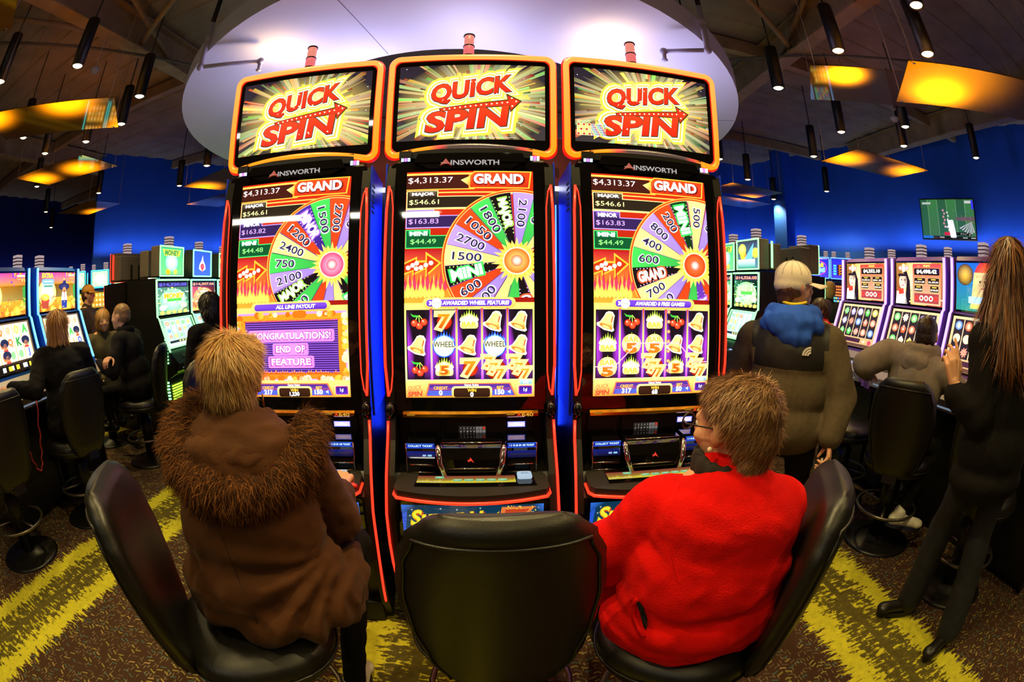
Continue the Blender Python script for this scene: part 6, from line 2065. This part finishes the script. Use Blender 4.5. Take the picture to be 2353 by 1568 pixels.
# ---------------------------------------------------------------- woman in red
def woman_red():
    t = thing('person', 'seated woman in a bright red fleece jacket with glasses, turned from the viewer', 'person')
    f = V((.10, .995, 0)).normalized(); r = V((f.y, -f.x, 0))
    J = dict(pelvis=V((.465, .83, .70)), chest=V((.475, .83, .96)), neck=V((.475, .845, 1.065)), head=V((.478, .852, 1.166)))
    J['shL'] = V((.340, .875, .965)); J['shR'] = V((.605, .795, .975))
    J['hipL'] = J['pelvis'] - r * .09; J['hipR'] = J['pelvis'] + r * .09
    J['knL'] = V((.30, 1.22, .68)); J['knR'] = V((.50, 1.24, .68)); J['anL'] = V((.30, 1.16, .36)); J['anR'] = V((.50, 1.18, .36))
    J['elL'] = V((.235, .935, .80)); J['wrL'] = V((.37, 1.12, .775)); J['elR'] = V((.66, .87, .79)); J['wrR'] = V((.52, 1.10, .80))
    hl = frame(J['wrL'], (.8, .6, -.1), (0, 0, 1)); hr = frame(J['wrR'], (-.7, .7, -.1), (0, 0, 1))
    X = build_body(t, J, SKIN, .96, [(hl, .7, True, .5), (hr, .7, False, .5)], .008, (-.50, .86), -.06)
    R_ = M((r, f, V((0, 0, 1)))).transposed()
    P = [('c', J['shL'], J['shR'], .072, .072), ('e', V((.475, .795, 1.0)), (.125, .10, .09), R_), ('e', V((.475, .80, .94)), (.185, .135, .14), R_), ('e', V((.46, .805, .82)), (.205, .165, .17), R_), ('e', V((.455, .815, .72)), (.225, .185, .13), R_), ('e', V((.44, .83, .665)), (.225, .185, .07), R_), ('e', V((.36, .95, .70)), (.14, .14, .09), R_),
         ('c', J['shL'], J['elL'], .078, .082), ('c', J['elL'], V((.34, 1.08, .775)), .082, .05), ('c', J['shR'], J['elR'], .072, .066), ('c', J['elR'], V((.55, 1.07, .795)), .068, .05), ('c', V((.475, .83, 1.0)), J['neck'] + V((0, 0, -.015)), .11, .075)]
    f1 = folds(.014, 6, (1, 1, 1.6), 11.0); f2 = folds(.006, 14, (1, 1, 1.4), 3.0)
    def dsp(p):
        q = f1(p) * (.5 + .6 * max(0, min(1, (.95 - p.z) / .2))) + f2(p) * .5
        # deep fold under the arm, hem band
        q -= .012 * math.exp(-((p.z - .765 - .18 * (p.x - .35)) / .018) ** 2) * (1 if p.y < .98 else 0)
        q -= .006 * math.exp(-((p.z - .655) / .008) ** 2)
        return q
    v, fc = blob(P, .009, 4, dsp); g = G(); g.add(v, fc, 0, True); jk = g.build('fleece_jacket', red_fleece, t, fix=False)
    # shoulder seam, pocket opening with dark lining, dark collar
    from mathutils.bvhtree import BVHTree
    bv = BVHTree.FromPolygons([V(p) for p in v], fc)
    def onto(p, off=.002):
        q, n_, _, _ = bv.find_nearest(V(p)); return q + n_ * off
    eye = V((0, 0, 1.45))
    g = G(); g.tube([onto(p, .001) for p in ((.345, .82, 1.05), (.335, .785, 1.0), (.335, .75, .94), (.345, .715, .88), (.365, .68, .83))], .0016, 6); g.build('seam', red_fleece, jk)
    pk = [onto(p, .003) for p in ((.262, .745, .800), (.272, .735, .806), (.280, .727, .80), (.286, .712, .765), (.292, .705, .735), (.282, .712, .745), (.272, .728, .775))]
    g = G(); c0 = sum(pk, V()) / len(pk); g.add(pk + [c0 + (c0 - V((.45, .85, .77))).normalized() * .002], [(i, (i + 1) % 7, 7) for i in range(7)]); g.build('pocket_opening', mat('black_lining', (8, 6, 6), .9), jk)
    g = G(); g.tube([onto(p, .003) for p in ((.262, .742, .806), (.256, .745, .785), (.262, .735, .76), (.276, .716, .735), (.292, .70, .722))], .006, 8); g.build('pocket_welt', red_fleece, jk)
    P = []
    for i in range(15):
        a = 2 * pi * i / 15; P.append(('e', J['neck'] + V((.072 * cos(a), .072 * sin(a), .006 + .012 * sin(a))), (.019, .019, .040)))
    v2, fc2 = blob(P, .007, 4); g = G(); g.add(v2, fc2, 0, True); g.build('collar', mat('charcoal_knit', (40, 32, 30), .9, bump=.3, bs=200), t, fix=False)
    # hair, glasses, earring
    HP = [('e', (0, -.026, .030), (.082, .096, .085)), ('e', (0, -.056, -.01), (.066, .068, .078)), ('e', (0, -.068, -.070), (.058, .036, .045)), ('e', (0, .012, .062), (.064, .064, .045))]
    part = X @ V((.02, -.12, .03))
    def fl(p, n_):
        o = p - part; side = 1 if (X.inverted() @ p).x > .02 else -1
        return X.to_3x3().normalized() @ V((side * .9, .25, -.75))
    hair_cap(t, X, HP, [(150, 106, 64), (172, 126, 80), (128, 88, 54), (190, 146, 98), (110, 76, 50)], 15000, .032, fl, .0013, .24, .20, 8, .007, base=(132, 92, 58), grav=1.2, keep=lambda c: not ((X.inverted() @ c).y > -.03 and (X.inverted() @ c).z < .03))
    g = G()
    for s in (-1, 1):
        g.tube([X @ V((s * .034 + .024 * cos(a), .108, -.004 + .019 * sin(a))) for a in [2 * pi * i / 18 for i in range(18)]], .0022, 6, closed=True)
        g.tube([X @ V((s * .058, .106, .002)), X @ V((s * .078, .08, .002)), X @ V((s * .087, .0, .006))], .002, 6)
    g.tube([X @ V((-.011, .110, -.002)), X @ V((.011, .110, -.002))], .002, 6)
    g.build('glasses', mat('dark_frame', (40, 26, 22), .3), t)
    g = G(); g.ell((-.086, .004, -.042), (.0062, .0062, .0062), 12, 8, 0, X); g.build('earring', mat('pearl', (240, 225, 200), .2), t)
    cloth('trousers', limbs(J, 1, 1.0, 'legs'), black_cloth, t, .012, 3, folds(.004, 14))
    shoes(t, J, black_satin, (0, 1), None)
woman_red()

# ---------------------------------------------------------------- man in the white cap
def man_cap():
    t = thing('person', 'standing man in a white cap, blue hood and dark two-tone fleece jacket', 'person')
    f = V((.66, .75, 0)).normalized(); r = V((f.y, -f.x, 0)); p = V((1.31, 1.80, 0))
    z = lambda h: V((0, 0, h))
    J = dict(pelvis=p + z(.84), chest=p + z(1.16) + f * .01, neck=p + z(1.345) + f * .02, head=p + z(1.49) + f * .05)
    for s, k in (('L', -1), ('R', 1)):
        J['sh' + s] = J['neck'] + r * k * .195 - z(.125); J['hip' + s] = p + r * k * .10 + z(.82); J['kn' + s] = p + r * k * .13 + f * .04 + z(.46); J['an' + s] = p + r * k * .16 + z(.085)
    J['elR'] = p + r * .29 - f * .02 + z(.99); J['wrR'] = p + r * .26 - f * .10 + z(.80); J['elL'] = p - r * .29 + f * .04 + z(1.0); J['wrL'] = p - r * .24 + f * .2 + z(.86)
    hr = frame(J['wrR'] + z(.01), (-.12, -.25, -1), r); hl = frame(J['wrL'], (.5, .7, -.3), (0, 0, 1))
    X = build_body(t, J, SKIN, 1.0, [(hr, .75, False, .7), (hl, .6, True, .5)], .010, (.98, -.10), .02)
    R_ = M((r, f, V((0, 0, 1)))).transposed()
    P = [('c', J['shL'], J['shR'], .088, .088), ('c', J['shL'], J['neck'] - r * .05 - z(.02), .08, .065), ('c', J['shR'], J['neck'] + r * .05 - z(.02), .08, .065), ('e', J['chest'] - f * .01, (.22, .15, .19), R_), ('e', p + z(1.0), (.225, .155, .20), R_), ('e', p + z(.84), (.235, .165, .17), R_), ('c', J['shL'], J['elL'], .092, .078), ('c', J['elL'], J['wrL'], .076, .058), ('c', J['shR'], J['elR'], .092, .078), ('c', J['elR'], J['wrR'] + z(.02), .076, .06), ('c', J['chest'], J['neck'], .14, .08)]
    v, fc = blob(P, .011, 5, folds(.009, 7, (1, 1, .7), 5.0))
    # the fleece is olive grey with a black yoke across the shoulders
    g = G()
    mi = []
    for q in fc:
        c = sum((V(v[i]) for i in q), V()) / len(q); d = c - p
        yoke = 1.115 < c.z < 1.32 and abs(d.dot(r)) < .175 + (.02 if c.z > 1.2 else 0) and d.dot(f) < .02
        mi.append(1 if yoke else 0)
    g.add(v, fc, 0, True); g.mi = mi
    jk = g.build('fleece_jacket', [mat('olive_grey_fleece', (96, 84, 64), .95, var=.15, vs=40, bump=.5, bs=150, spec=.2), mat('black_nylon', (26, 22, 20), .6, var=.15, bump=.2)], t, fix=False)
    from mathutils.bvhtree import BVHTree
    bv = BVHTree.FromPolygons([V(q) for q in v], fc)
    # white quarter-dome emblem with three arcs on the right shoulder blade
    c0, n0, _, _ = bv.find_nearest(p + r * .15 - f * .3 + z(1.225)); X2 = frame(c0 + n0 * .004, -n0)
    g = G()
    for i in range(3):
        r0, r1 = .010 + .011 * i, .018 + .011 * i; o = []
        for k in range(9):
            a = radians(90 + 90 * k / 8); o.append((r1 * cos(a) * 1.1 + .015, r1 * sin(a) - .012))
        for k in range(9):
            a = radians(180 - 90 * k / 8); o.append((r0 * cos(a) * 1.1 + .015, r0 * sin(a) - .012))
        g.prism(o, -.0015, .0015, 'y', X=X2)
    g.build('emblem', mat('white_thread', (220, 214, 205), .7), jk)
    # blue hood hanging at the nape, yellow collar edge
    P = []
    for i in range(13):
        a = pi * (-.12 + 1.24 * i / 12); P.append(('e', J['neck'] + r * .10 * cos(a) - f * (.09 * sin(a)) + z(.0), (.05, .05, .055)))
    P += [('e', J['neck'] - f * .12 + z(-.03), (.12, .055, .07), R_), ('e', J['neck'] - f * .135 + z(-.085) + r * .02, (.085, .04, .055), R_), ('e', J['neck'] - r * .1 - f * .07 + z(-.03), (.06, .05, .05), R_), ('e', J['neck'] + r * .1 - f * .07 + z(-.035), (.06, .05, .05), R_)]
    cloth('hood', P, mat('blue_hood_cotton', (36, 92, 214), .85, var=.12, vs=14, bump=.3, bs=140), t, .009, 4, folds(.010, 12, (1, 1, 1), 9))
    g = G(); g.tube([J['neck'] + r * .062 * cos(a) - f * .062 * sin(a) + z(.062 + .006 * cos(2 * a)) for a in [pi * i / 12 for i in range(13)]], .008, 8); g.build('collar', mat('yellow_cotton', (250, 214, 40), .8), t)
    # cap
    cm = mat('white_cap_cotton', (240, 226, 206), .85, var=.05, bump=.15, bs=200)
    v, fc = blob(xf_prims([('e', (0, -.010, .032), (.086, .104, .086)), ('e', (0, -.02, .002), (.086, .098, .062))], X), .007, 3)
    Xi = X.inverted(); g = G()
    keep = [q for q in fc if (Xi @ V(v[q[0]])).z > (-.045 if (Xi @ V(v[q[0]])).y < .02 else .004) - .35 * ((Xi @ V(v[q[0]])).y + .1) * 0]
    g.add(v, keep, 0, True); cap = g.build('cap', cm, t)
    sd = cap.modifiers.new('s', 'SOLIDIFY'); sd.thickness = .003
    g = G(); vs, fs = [], []
    for i in range(13):
        a = radians(-58 + 116 * i / 12)
        for k in range(4):
            rr_ = .088 + .030 * k * (cos(a * 1.1) ** .5) if k else .085
            vs.append((rr_ * sin(a) * .98, .0 + rr_ * cos(a) * 1.02, .018 - .010 * (k / 3) - .05 * sin(a) ** 2 * (.3 + .25 * k / 3)))
    for i in range(12):
        for k in range(3):
            fs.append((i * 4 + k, i * 4 + k + 1, i * 4 + k + 5, i * 4 + k + 4))
    g.add([X @ V(q) for q in vs], fs, 0, True); br = g.build('brim', cm, cap); sd = br.modifiers.new('s', 'SOLIDIFY'); sd.thickness = .004
    g = G(); g.ell((0, -.010, .119), (.007, .007, .004), 10, 6, 0, X)
    for k in range(6):
        a = pi * k / 6
        pts = [X @ V((.0872 * sin(q) * cos(a), -.010 + .1052 * sin(q) * sin(a), .032 + .0872 * cos(q))) for q in [-1.35 + 2.7 * i / 14 for i in range(15)]]
        g.tube(pts, .0011, 5)
    g.build('stitching', mat('cap_stitch', (205, 188, 168), .8), cap)
    g = G(); g.box((0, -.1065, .0), (.022, .003, .026), 0, X @ M.Translation((-.012, 0, .0)), .001); g.build('tag', red_badge, cap)
    hair_cap(t, X, [('e', (0, -.03, -.012), (.080, .08, .06)), ('e', (0, -.06, -.06), (.055, .035, .04))], [(92, 60, 40), (120, 80, 54)], 900, .02, None, .003, .1, .15, 2, .008)
    cloth('trousers', limbs(J, 1, 1.12, 'legs') + [('e', p + z(.80), (.18, .13, .14), R_)], black_cloth, t, .014, 3, folds(.006, 10))
    shoes(t, J, black_satin, (f.x, f.y), dark_grey, .28)
    return J
JC = man_cap()
g = G(); X2 = frame(V(JC['wrR']) + V((-.035, -.02, -.09)), (-.3, -.2, -1), (.8, -.5, 0)); g.box((0, .02, -.012), (.05, .075, .004), 0, X2, .001)
tag(g.build('paper_slip', mat('white_paper', (238, 236, 230), .8)), 'folded white paper in the hand of the man in the white cap', 'paper')

# ---------------------------------------------------------------- standing woman with very long hair
def woman_long():
    t = thing('person', 'standing woman with very long brown hair in a black coat and dark trousers', 'person')
    f = V((.45, .89, 0)).normalized(); r = V((f.y, -f.x, 0)); p = V((1.90, .82, 0)); z = lambda h: V((0, 0, h))
    J = dict(pelvis=p + z(.93), chest=p + z(1.27) - f * .0, neck=p + z(1.465) + f * .01, head=p + z(1.625) + f * .045)
    for s, k in (('L', -1), ('R', 1)):
        J['sh' + s] = J['neck'] + r * k * .165 - z(.135); J['hip' + s] = p + r * k * .09 + z(.92)
    J['anL'] = V((1.89, 1.00, .105)); J['knL'] = p - r * .085 + f * .15 + z(.52); J['anR'] = V((1.91, .66, .105)); J['knR'] = p + r * .07 - f * .03 + z(.52)
    J['wrL'] = V((1.64, .985, 1.17)); J['elL'] = V((1.72, .86, 1.06)); J['elR'] = p + r * .27 + z(1.10); J['wrR'] = p + r * .22 + f * .2 + z(1.05)
    hl = frame(J['wrL'], (-.12, .25, 1), (-.55, -.75, .2)); hr = frame(J['wrR'], (-.2, .9, .1), (0, 0, 1))
    X = build_body(t, J, SKIN, 1.0, [(hl, .55, True, .9, 1.0, (.18, .75, .95, 1.05)), (hr, .6, False, .5)], .010, (.35, .94), 0)
    R_ = M((r, f, V((0, 0, 1)))).transposed()
    P = [('c', J['shL'], J['shR'], .085, .085), ('e', J['chest'], (.20, .135, .19), R_), ('e', p + z(1.1), (.195, .14, .20), R_), ('e', p + z(.93), (.215, .155, .19), R_), ('e', p + z(.80), (.22, .16, .10), R_), ('c', J['shL'], J['elL'], .08, .072), ('c', J['elL'], J['wrL'] - V((-.01, .01, .045)), .072, .056), ('c', J['shR'], J['elR'], .08, .07), ('c', J['elR'], J['wrR'], .07, .052), ('c', J['chest'], J['neck'], .13, .07)]
    cloth('coat', P, mat('black_wool', (20, 17, 16), .9, var=.2, vs=25, bump=.35, bs=150, spec=.2), t, .012, 5, folds(.008, 8, (1, 1, .7), 1))
    P = limbs(J, 1, 1.05, 'legs')
    P += [('c', V(J['knL']), V(J['anL']) + z(-.01), .07, .072), ('c', V(J['knR']), V(J['anR']) + z(-.01), .07, .072)]
    cloth('trousers', P, jean, t, .013, 3, folds(.005, 11))
    shoes(t, J, mat('black_boot', (20, 16, 14), .4), {'L': (-.75, .35), 'R': (-.8, -.1)}, black_matte, .25)
    # hair: crown plus a long sheet down the back to the hip
    HP = [('e', (0, -.014, .040), (.088, .104, .090)), ('e', (0, -.05, -.02), (.092, .078, .10)), ('e', (-.01, -.065, -.12), (.118, .065, .09)), ('e', (-.015, -.085, -.20), (.14, .06, .09)), ('e', (-.02, -.105, -.27), (.145, .055, .08)),
          ('e', (-.10, .0, -.09), (.04, .06, .10)), ('e', (-.13, -.005, -.19), (.045, .06, .10)), ('e', (-.155, -.02, -.27), (.035, .045, .08)), ('e', (.095, -.01, -.10), (.03, .05, .10)), ('e', (.12, -.04, -.2), (.04, .06, .10))]
    hair_cap(t, X, HP, [(104, 58, 24), (128, 74, 30), (80, 42, 18), (160, 98, 40), (58, 30, 14)], 9000, .17, lambda p_, n_: V((0, 0, -1)) + (p_ - J['head']) * .12, .0026, .05, .05, 4, .011, base=(58, 30, 15))
    return J
woman_long()

# ---------------------------------------------------------------- man in the grey hoodie
def man_hoodie():
    t = thing('person', 'seated man with short dark hair in a grey hoodie at the purple-edged machines', 'person')
    J = seated((2.27, 1.72), (.97, .12), .58, .07, .20, 1.0)
    dz = 1.385 - (J['head'].z + .115)
    for k in ('chest', 'neck', 'head', 'shL', 'shR'):
        J[k] = J[k] + V((0, 0, dz * (.6 if k == 'chest' else 1)))
    J['elL'] = V((2.02, 1.95, 1.08)); J['shL'] = V((2.24, 1.93, 1.14)); J['wrL'] = V((2.22, 2.10, 1.00))
    arm_to(J, 'R', (2.62, 1.60, .98), (-.2, -1, -.3)); J['anL'] = V((2.30, 1.73, .36)); J['anR'] = V((2.26, 1.56, .25)); J['knL'] = V((2.52, 1.86, .64)); J['knR'] = V((2.50, 1.58, .62))
    hl = frame(J['wrL'], (.8, .5, -.2), (0, 0, 1)); hr = frame(J['wrR'], (.95, -.1, -.1), (0, 0, 1))
    X = build_body(t, J, SKIN_D, 1.0, [(hl, .6, True, .5), (hr, .6, False, .5)], .010, (.93, .36), 0)
    f, r = J['f'], J['r']; R_ = M((r, f, V((0, 0, 1)))).transposed()
    P = [('c', J['shL'], J['shR'], .088, .088), ('e', J['chest'] - f * .02, (.215, .15, .19), R_), ('e', J['pelvis'] + V((0, 0, .10)), (.21, .165, .17), R_), ('e', J['pelvis'] + V((0, 0, -.02)), (.215, .18, .12), R_), ('c', J['shL'], J['elL'], .086, .078), ('c', J['elL'], J['wrL'], .076, .055), ('c', J['shR'], J['elR'], .082, .07), ('c', J['elR'], J['wrR'], .07, .052), ('c', J['chest'], J['neck'], .13, .075)]
    hm = mat('grey_hoodie_cotton', (136, 122, 108), .9, var=.1, vs=30, bump=.3, bs=160, spec=.2)
    cloth('hoodie', P, hm, t, .012, 5, folds(.010, 8, (1, 1, .8), 6))
    P = []
    for i in range(13):
        a = pi * (-.1 + 1.2 * i / 12); P.append(('e', J['neck'] + r * .10 * cos(a) - f * .095 * sin(a) + V((0, 0, .02)), (.046, .046, .06)))
    P += [('e', J['neck'] - f * .12 + V((0, 0, -.03)), (.13, .06, .075), R_)]
    cloth('hood', P, hm, t, .010, 4, folds(.009, 13, (1, 1, 1), 2))
    hair_cap(t, X, [('e', (0, -.016, .034), (.079, .098, .082)), ('e', (0, -.04, -.01), (.077, .075, .07)), ('e', (0, -.062, -.06), (.055, .034, .04))], [(48, 30, 20), (62, 40, 26), (38, 24, 18)], 2500, .014, None, .0026, .2, .45, 6, .008, base=(44, 28, 20))
    cloth('trousers', limbs(J, 1, 1.05, 'legs'), black_cloth, t, .014, 3, folds(.005, 12))
    shoes(t, J, white_shoe, {'L': (.6, .2), 'R': (.5, -.5)}, mat('navy_stripe', (30, 34, 70), .6))
man_hoodie()

# ---------------------------------------------------------------- woman with a blonde bob
def woman_bob():
    t = thing('person', 'seated woman with a straight blonde bob in a black jacket at the blue-edged machine', 'person')
    J = seated((-2.97, 1.74), (-.93, .36), .60, .05, .185, 1.0)
    dz = 1.45 - (J['head'].z + .125)
    for k in ('chest', 'neck', 'head', 'shL', 'shR'):
        J[k] = J[k] + V((0, 0, dz * (.6 if k == 'chest' else 1)))
    arm_to(J, 'L', (-3.16, 1.30, .985), (.3, -.6, -.5), .27, .25); arm_to(J, 'R', (-3.28, 2.02, .95), (.3, .5, -.6), .27, .25)
    hl = frame(J['wrL'], (-.45, -.8, .05), (0, 0, 1)); hr = frame(J['wrR'], (-.9, .2, -.1), (0, 0, 1))
    X = build_body(t, J, SKIN, 1.0, [(hl, .35, True, .4), (hr, .5, False, .5)], .010, (-.72, .69), 0)
    f, r = J['f'], J['r']; R_ = M((r, f, V((0, 0, 1)))).transposed()
    P = [('c', J['shL'], J['shR'], .085, .085), ('e', J['chest'] - f * .02, (.205, .145, .18), R_), ('e', J['pelvis'] + V((0, 0, .10)), (.20, .165, .17), R_), ('e', J['pelvis'] + V((0, 0, -.02)), (.225, .19, .12), R_), ('c', J['shL'], J['elL'], .078, .065), ('c', J['elL'], J['wrL'], .063, .048), ('c', J['shR'], J['elR'], .078, .065), ('c', J['elR'], J['wrR'], .063, .048), ('c', J['chest'], J['neck'], .12, .07)]
    cloth('jacket', P, black_cloth, t, .012, 5, folds(.009, 8, (1, 1, 1.6), 8))
    HP = [('e', (0, -.012, .036), (.090, .104, .090)), ('e', (0, -.03, -.02), (.094, .09, .09)), ('e', (0, -.035, -.085), (.098, .085, .06)), ('e', (0, -.03, -.125), (.095, .075, .03))]
    hair_cap(t, X, HP, [(216, 150, 70), (236, 180, 100), (190, 128, 60), (160, 104, 52)], 5000, .09, lambda p_, n_: V((0, 0, -1)), .003, .04, .08, 9, .009, base=(164, 114, 58))
    cloth('trousers', limbs(J, 1, 1.05, 'legs'), black_cloth, t, .014, 3, folds(.005, 12))
    shoes(t, J, black_satin, (-.9, .3), None)
woman_bob()
# red coiled cord hanging at her side
g = G(); pts = [V((-2.86, 1.28, .92)) + V((0, .10 * u, -.42 * (1 - (u * 1.0) ** 2) if abs(u) < 1 else 0)) for u in [-1 + 2 * i / 40 for i in range(41)]]
g.tube([p_ + V((.006 * cos(i * 1.5), .006 * sin(i * 1.5), 0)) for i, p_ in enumerate(pts)], .006, 6)
g.tube([pts[0] + V((0, 0, 0)), pts[0] + V((-.25, -.02, .03))], .004, 6)
tag(g.build('coiled_cord', mat('red_cord', (150, 30, 34), .5)), 'thin red coiled card cord looping down beside the blonde bob woman', 'cord')

# ---------------------------------------------------------------- simpler background figures
def figure(label, kind, pos, f, hf, top, skin, coat, coatname, hair, hl=.03, hp=None, hn=900, seed=1, arms=None, cap=None, trousers=black_cloth, curl=.1):
    t = thing('person', label, 'person')
    if kind == 'sit':
        J = seated(pos, f, .60, .06, .19, 1.0)
        dz = top - (J['head'].z + .115)
        for k in ('chest', 'neck', 'head', 'shL', 'shR'):
            J[k] = J[k] + V((0, 0, dz * (.6 if k == 'chest' else 1)))
    else:
        ff = V((f[0], f[1], 0)).normalized(); r = V((ff.y, -ff.x, 0)); p = V((pos[0], pos[1], 0)); s_ = top / 1.72; z = lambda h: V((0, 0, h * s_))
        J = dict(pelvis=p + z(.92), chest=p + z(1.24), neck=p + z(1.44), head=p + z(1.60) + ff * .04, f=ff, r=r)
        for s, k in (('L', -1), ('R', 1)):
            J['sh' + s] = J['neck'] + r * k * .19 - z(.08); J['hip' + s] = p + r * k * .09 + z(.90); J['kn' + s] = p + r * k * .1 + ff * .03 + z(.49); J['an' + s] = p + r * k * .11 + z(.09)
    f, r = J['f'], J['r']
    hands = []
    for s, k in (('L', -1), ('R', 1)):
        tg = (arms or {}).get(s)
        if tg is None:
            tg = J['sh' + s] + f * .22 + V((0, 0, -.36)) - r * k * .05
        arm_to(J, s, tg, r * k * .5 - f * .4 + V((0, 0, -.6)))
        d = (V(J['wr' + s]) - V(J['el' + s])).normalized()
        hands.append((frame(J['wr' + s], d, (0, 0, 1) if abs(d.z) < .8 else r * k), .6, s == 'L', .5))
    X = build_body(t, J, skin, 1.0, hands, .011, hf, 0)
    R_ = M((r, f, V((0, 0, 1)))).transposed()
    P = [('c', J['shL'], J['shR'], .08, .08), ('e', J['chest'], (.20, .14, .18), R_), ('e', J['pelvis'].lerp(J['chest'], .4), (.195, .15, .18), R_), ('e', J['pelvis'] + V((0, 0, .0)), (.205, .165, .14), R_), ('c', J['chest'], J['neck'], .12, .072)]
    for s in 'LR':
        P += [('c', J['sh' + s], J['el' + s], .078, .066), ('c', J['el' + s], J['wr' + s], .064, .048)]
    cloth(coatname, P, coat, t, .013, 5, folds(.008, 8, (1, 1, .8), seed))
    hp = hp or [('e', (0, -.016, .034), (.080, .099, .083)), ('e', (0, -.04, -.01), (.078, .076, .07)), ('e', (0, -.062, -.06), (.056, .036, .045))]
    hair_cap(t, X, hp, hair, hn, hl, None, .004, curl, .3, seed, .010)
    if cap is not None:
        v, fc = blob(xf_prims([('e', (0, -.008, .034), (.086, .104, .082))], X), .009, 2); Xi = X.inverted()
        g = G(); g.add(v, [q for q in fc if (Xi @ V(v[q[0]])).z > .02], 0, True); c_ = g.build('cap', cap, t); c_.modifiers.new('s', 'SOLIDIFY').thickness = .004
        g = G(); vs = []; fs = []
        for i in range(9):
            a = radians(-55 + 110 * i / 8)
            for k in range(3):
                rr_ = .086 + .036 * k * cos(a); vs.append(X @ V((rr_ * sin(a), rr_ * cos(a) * 1.05, .03 - .008 * k)))
        for i in range(8):
            for k in range(2):
                fs.append((i * 3 + k, i * 3 + k + 1, i * 3 + k + 4, i * 3 + k + 3))
        g.add(vs, fs, 0, True); b_ = g.build('brim', cap, c_); b_.modifiers.new('s', 'SOLIDIFY').thickness = .004
    cloth('trousers', limbs(J, 1, 1.05, 'legs'), trousers, t, .015, 3)
    shoes(t, J, black_satin, (f.x, f.y), None)
    return t, J, X
t, J, X = figure('seated man with very short grey hair in a black jacket, face in profile', 'sit', (-3.30, 2.84), (-.80, -.35), (-.90, -.40), 1.44, SKIN, mat('charcoal_jacket', (26, 23, 21), .85, var=.15, bump=.25, bs=130, spec=.2), 'jacket', [(150, 116, 78), (130, 98, 66)], .012, [('e', (0, -.02, .036), (.077, .094, .080)), ('e', (0, -.045, -.005), (.074, .068, .06))], 1200, 2, {'R': (-3.22, 2.34, .985), 'L': (-3.5, 2.5, .95)})
P = []
for i in range(13):
    a = 2 * pi * i / 13; P.append(('e', J['neck'] + V((.072 * cos(a), .072 * sin(a), .0)), (.028, .028, .045)))
cloth('collar', P, black_cloth, t, .010, 3)
figure('standing man in a tan cap and dark jacket in the far left background', 'stand', (-4.95, 3.38), (.75, .5), (.93, .36), 1.70, SKIN_D, mat('dark_jacket', (40, 34, 30), .8, var=.2), 'jacket', [(90, 64, 44), (70, 50, 36)], .02, None, 500, 3, None, mat('tan_cap', (206, 146, 54), .85))
figure('fair-haired woman in an olive coat, in the far left background', 'sit', (-4.22, 3.06), (.80, -.2), (.85, -.35), 1.40, SKIN, mat('olive_coat', (92, 82, 54), .85, var=.25, vs=5), 'coat', [(206, 160, 96), (180, 132, 74)], .05, [('e', (0, -.012, .036), (.088, .102, .088)), ('e', (0, -.035, -.03), (.09, .085, .09))], 900, 4)
figure('dark-haired person in black at the green-edged machines by the left main machine', 'sit', (-2.40, 3.10), (-.95, .3), (-.95, .2), 1.46, SKIN_D, black_cloth, 'coat', [(26, 20, 18), (38, 28, 24)], .05, [('e', (0, -.012, .036), (.102, .116, .10)), ('e', (0, -.045, -.04), (.105, .095, .10))], 2200, 5, curl=.35)
figure('standing fair-haired person in black far behind the man in the white cap', 'stand', (3.98, 4.62), (.6, .5), (.80, .55), 1.63, SKIN, black_cloth, 'coat', [(170, 120, 60), (140, 96, 50)], .04, [('e', (0, -.012, .036), (.09, .104, .09)), ('e', (0, -.035, -.02), (.088, .085, .08))], 900, 6)
figure('dark-haired woman in a red top beside the first purple-edged machine', 'sit', (3.20, 3.70), (-.85, .2), (-.80, .10), 1.42, SKIN, mat('red_top', (220, 40, 34), .8), 'blouse', [(70, 44, 30), (92, 60, 40)], .05, [('e', (0, -.025, .036), (.092, .104, .09)), ('e', (0, -.06, -.01), (.09, .08, .085)), ('e', (0, -.11, .06), (.05, .05, .05))], 1200, 7, curl=.25)
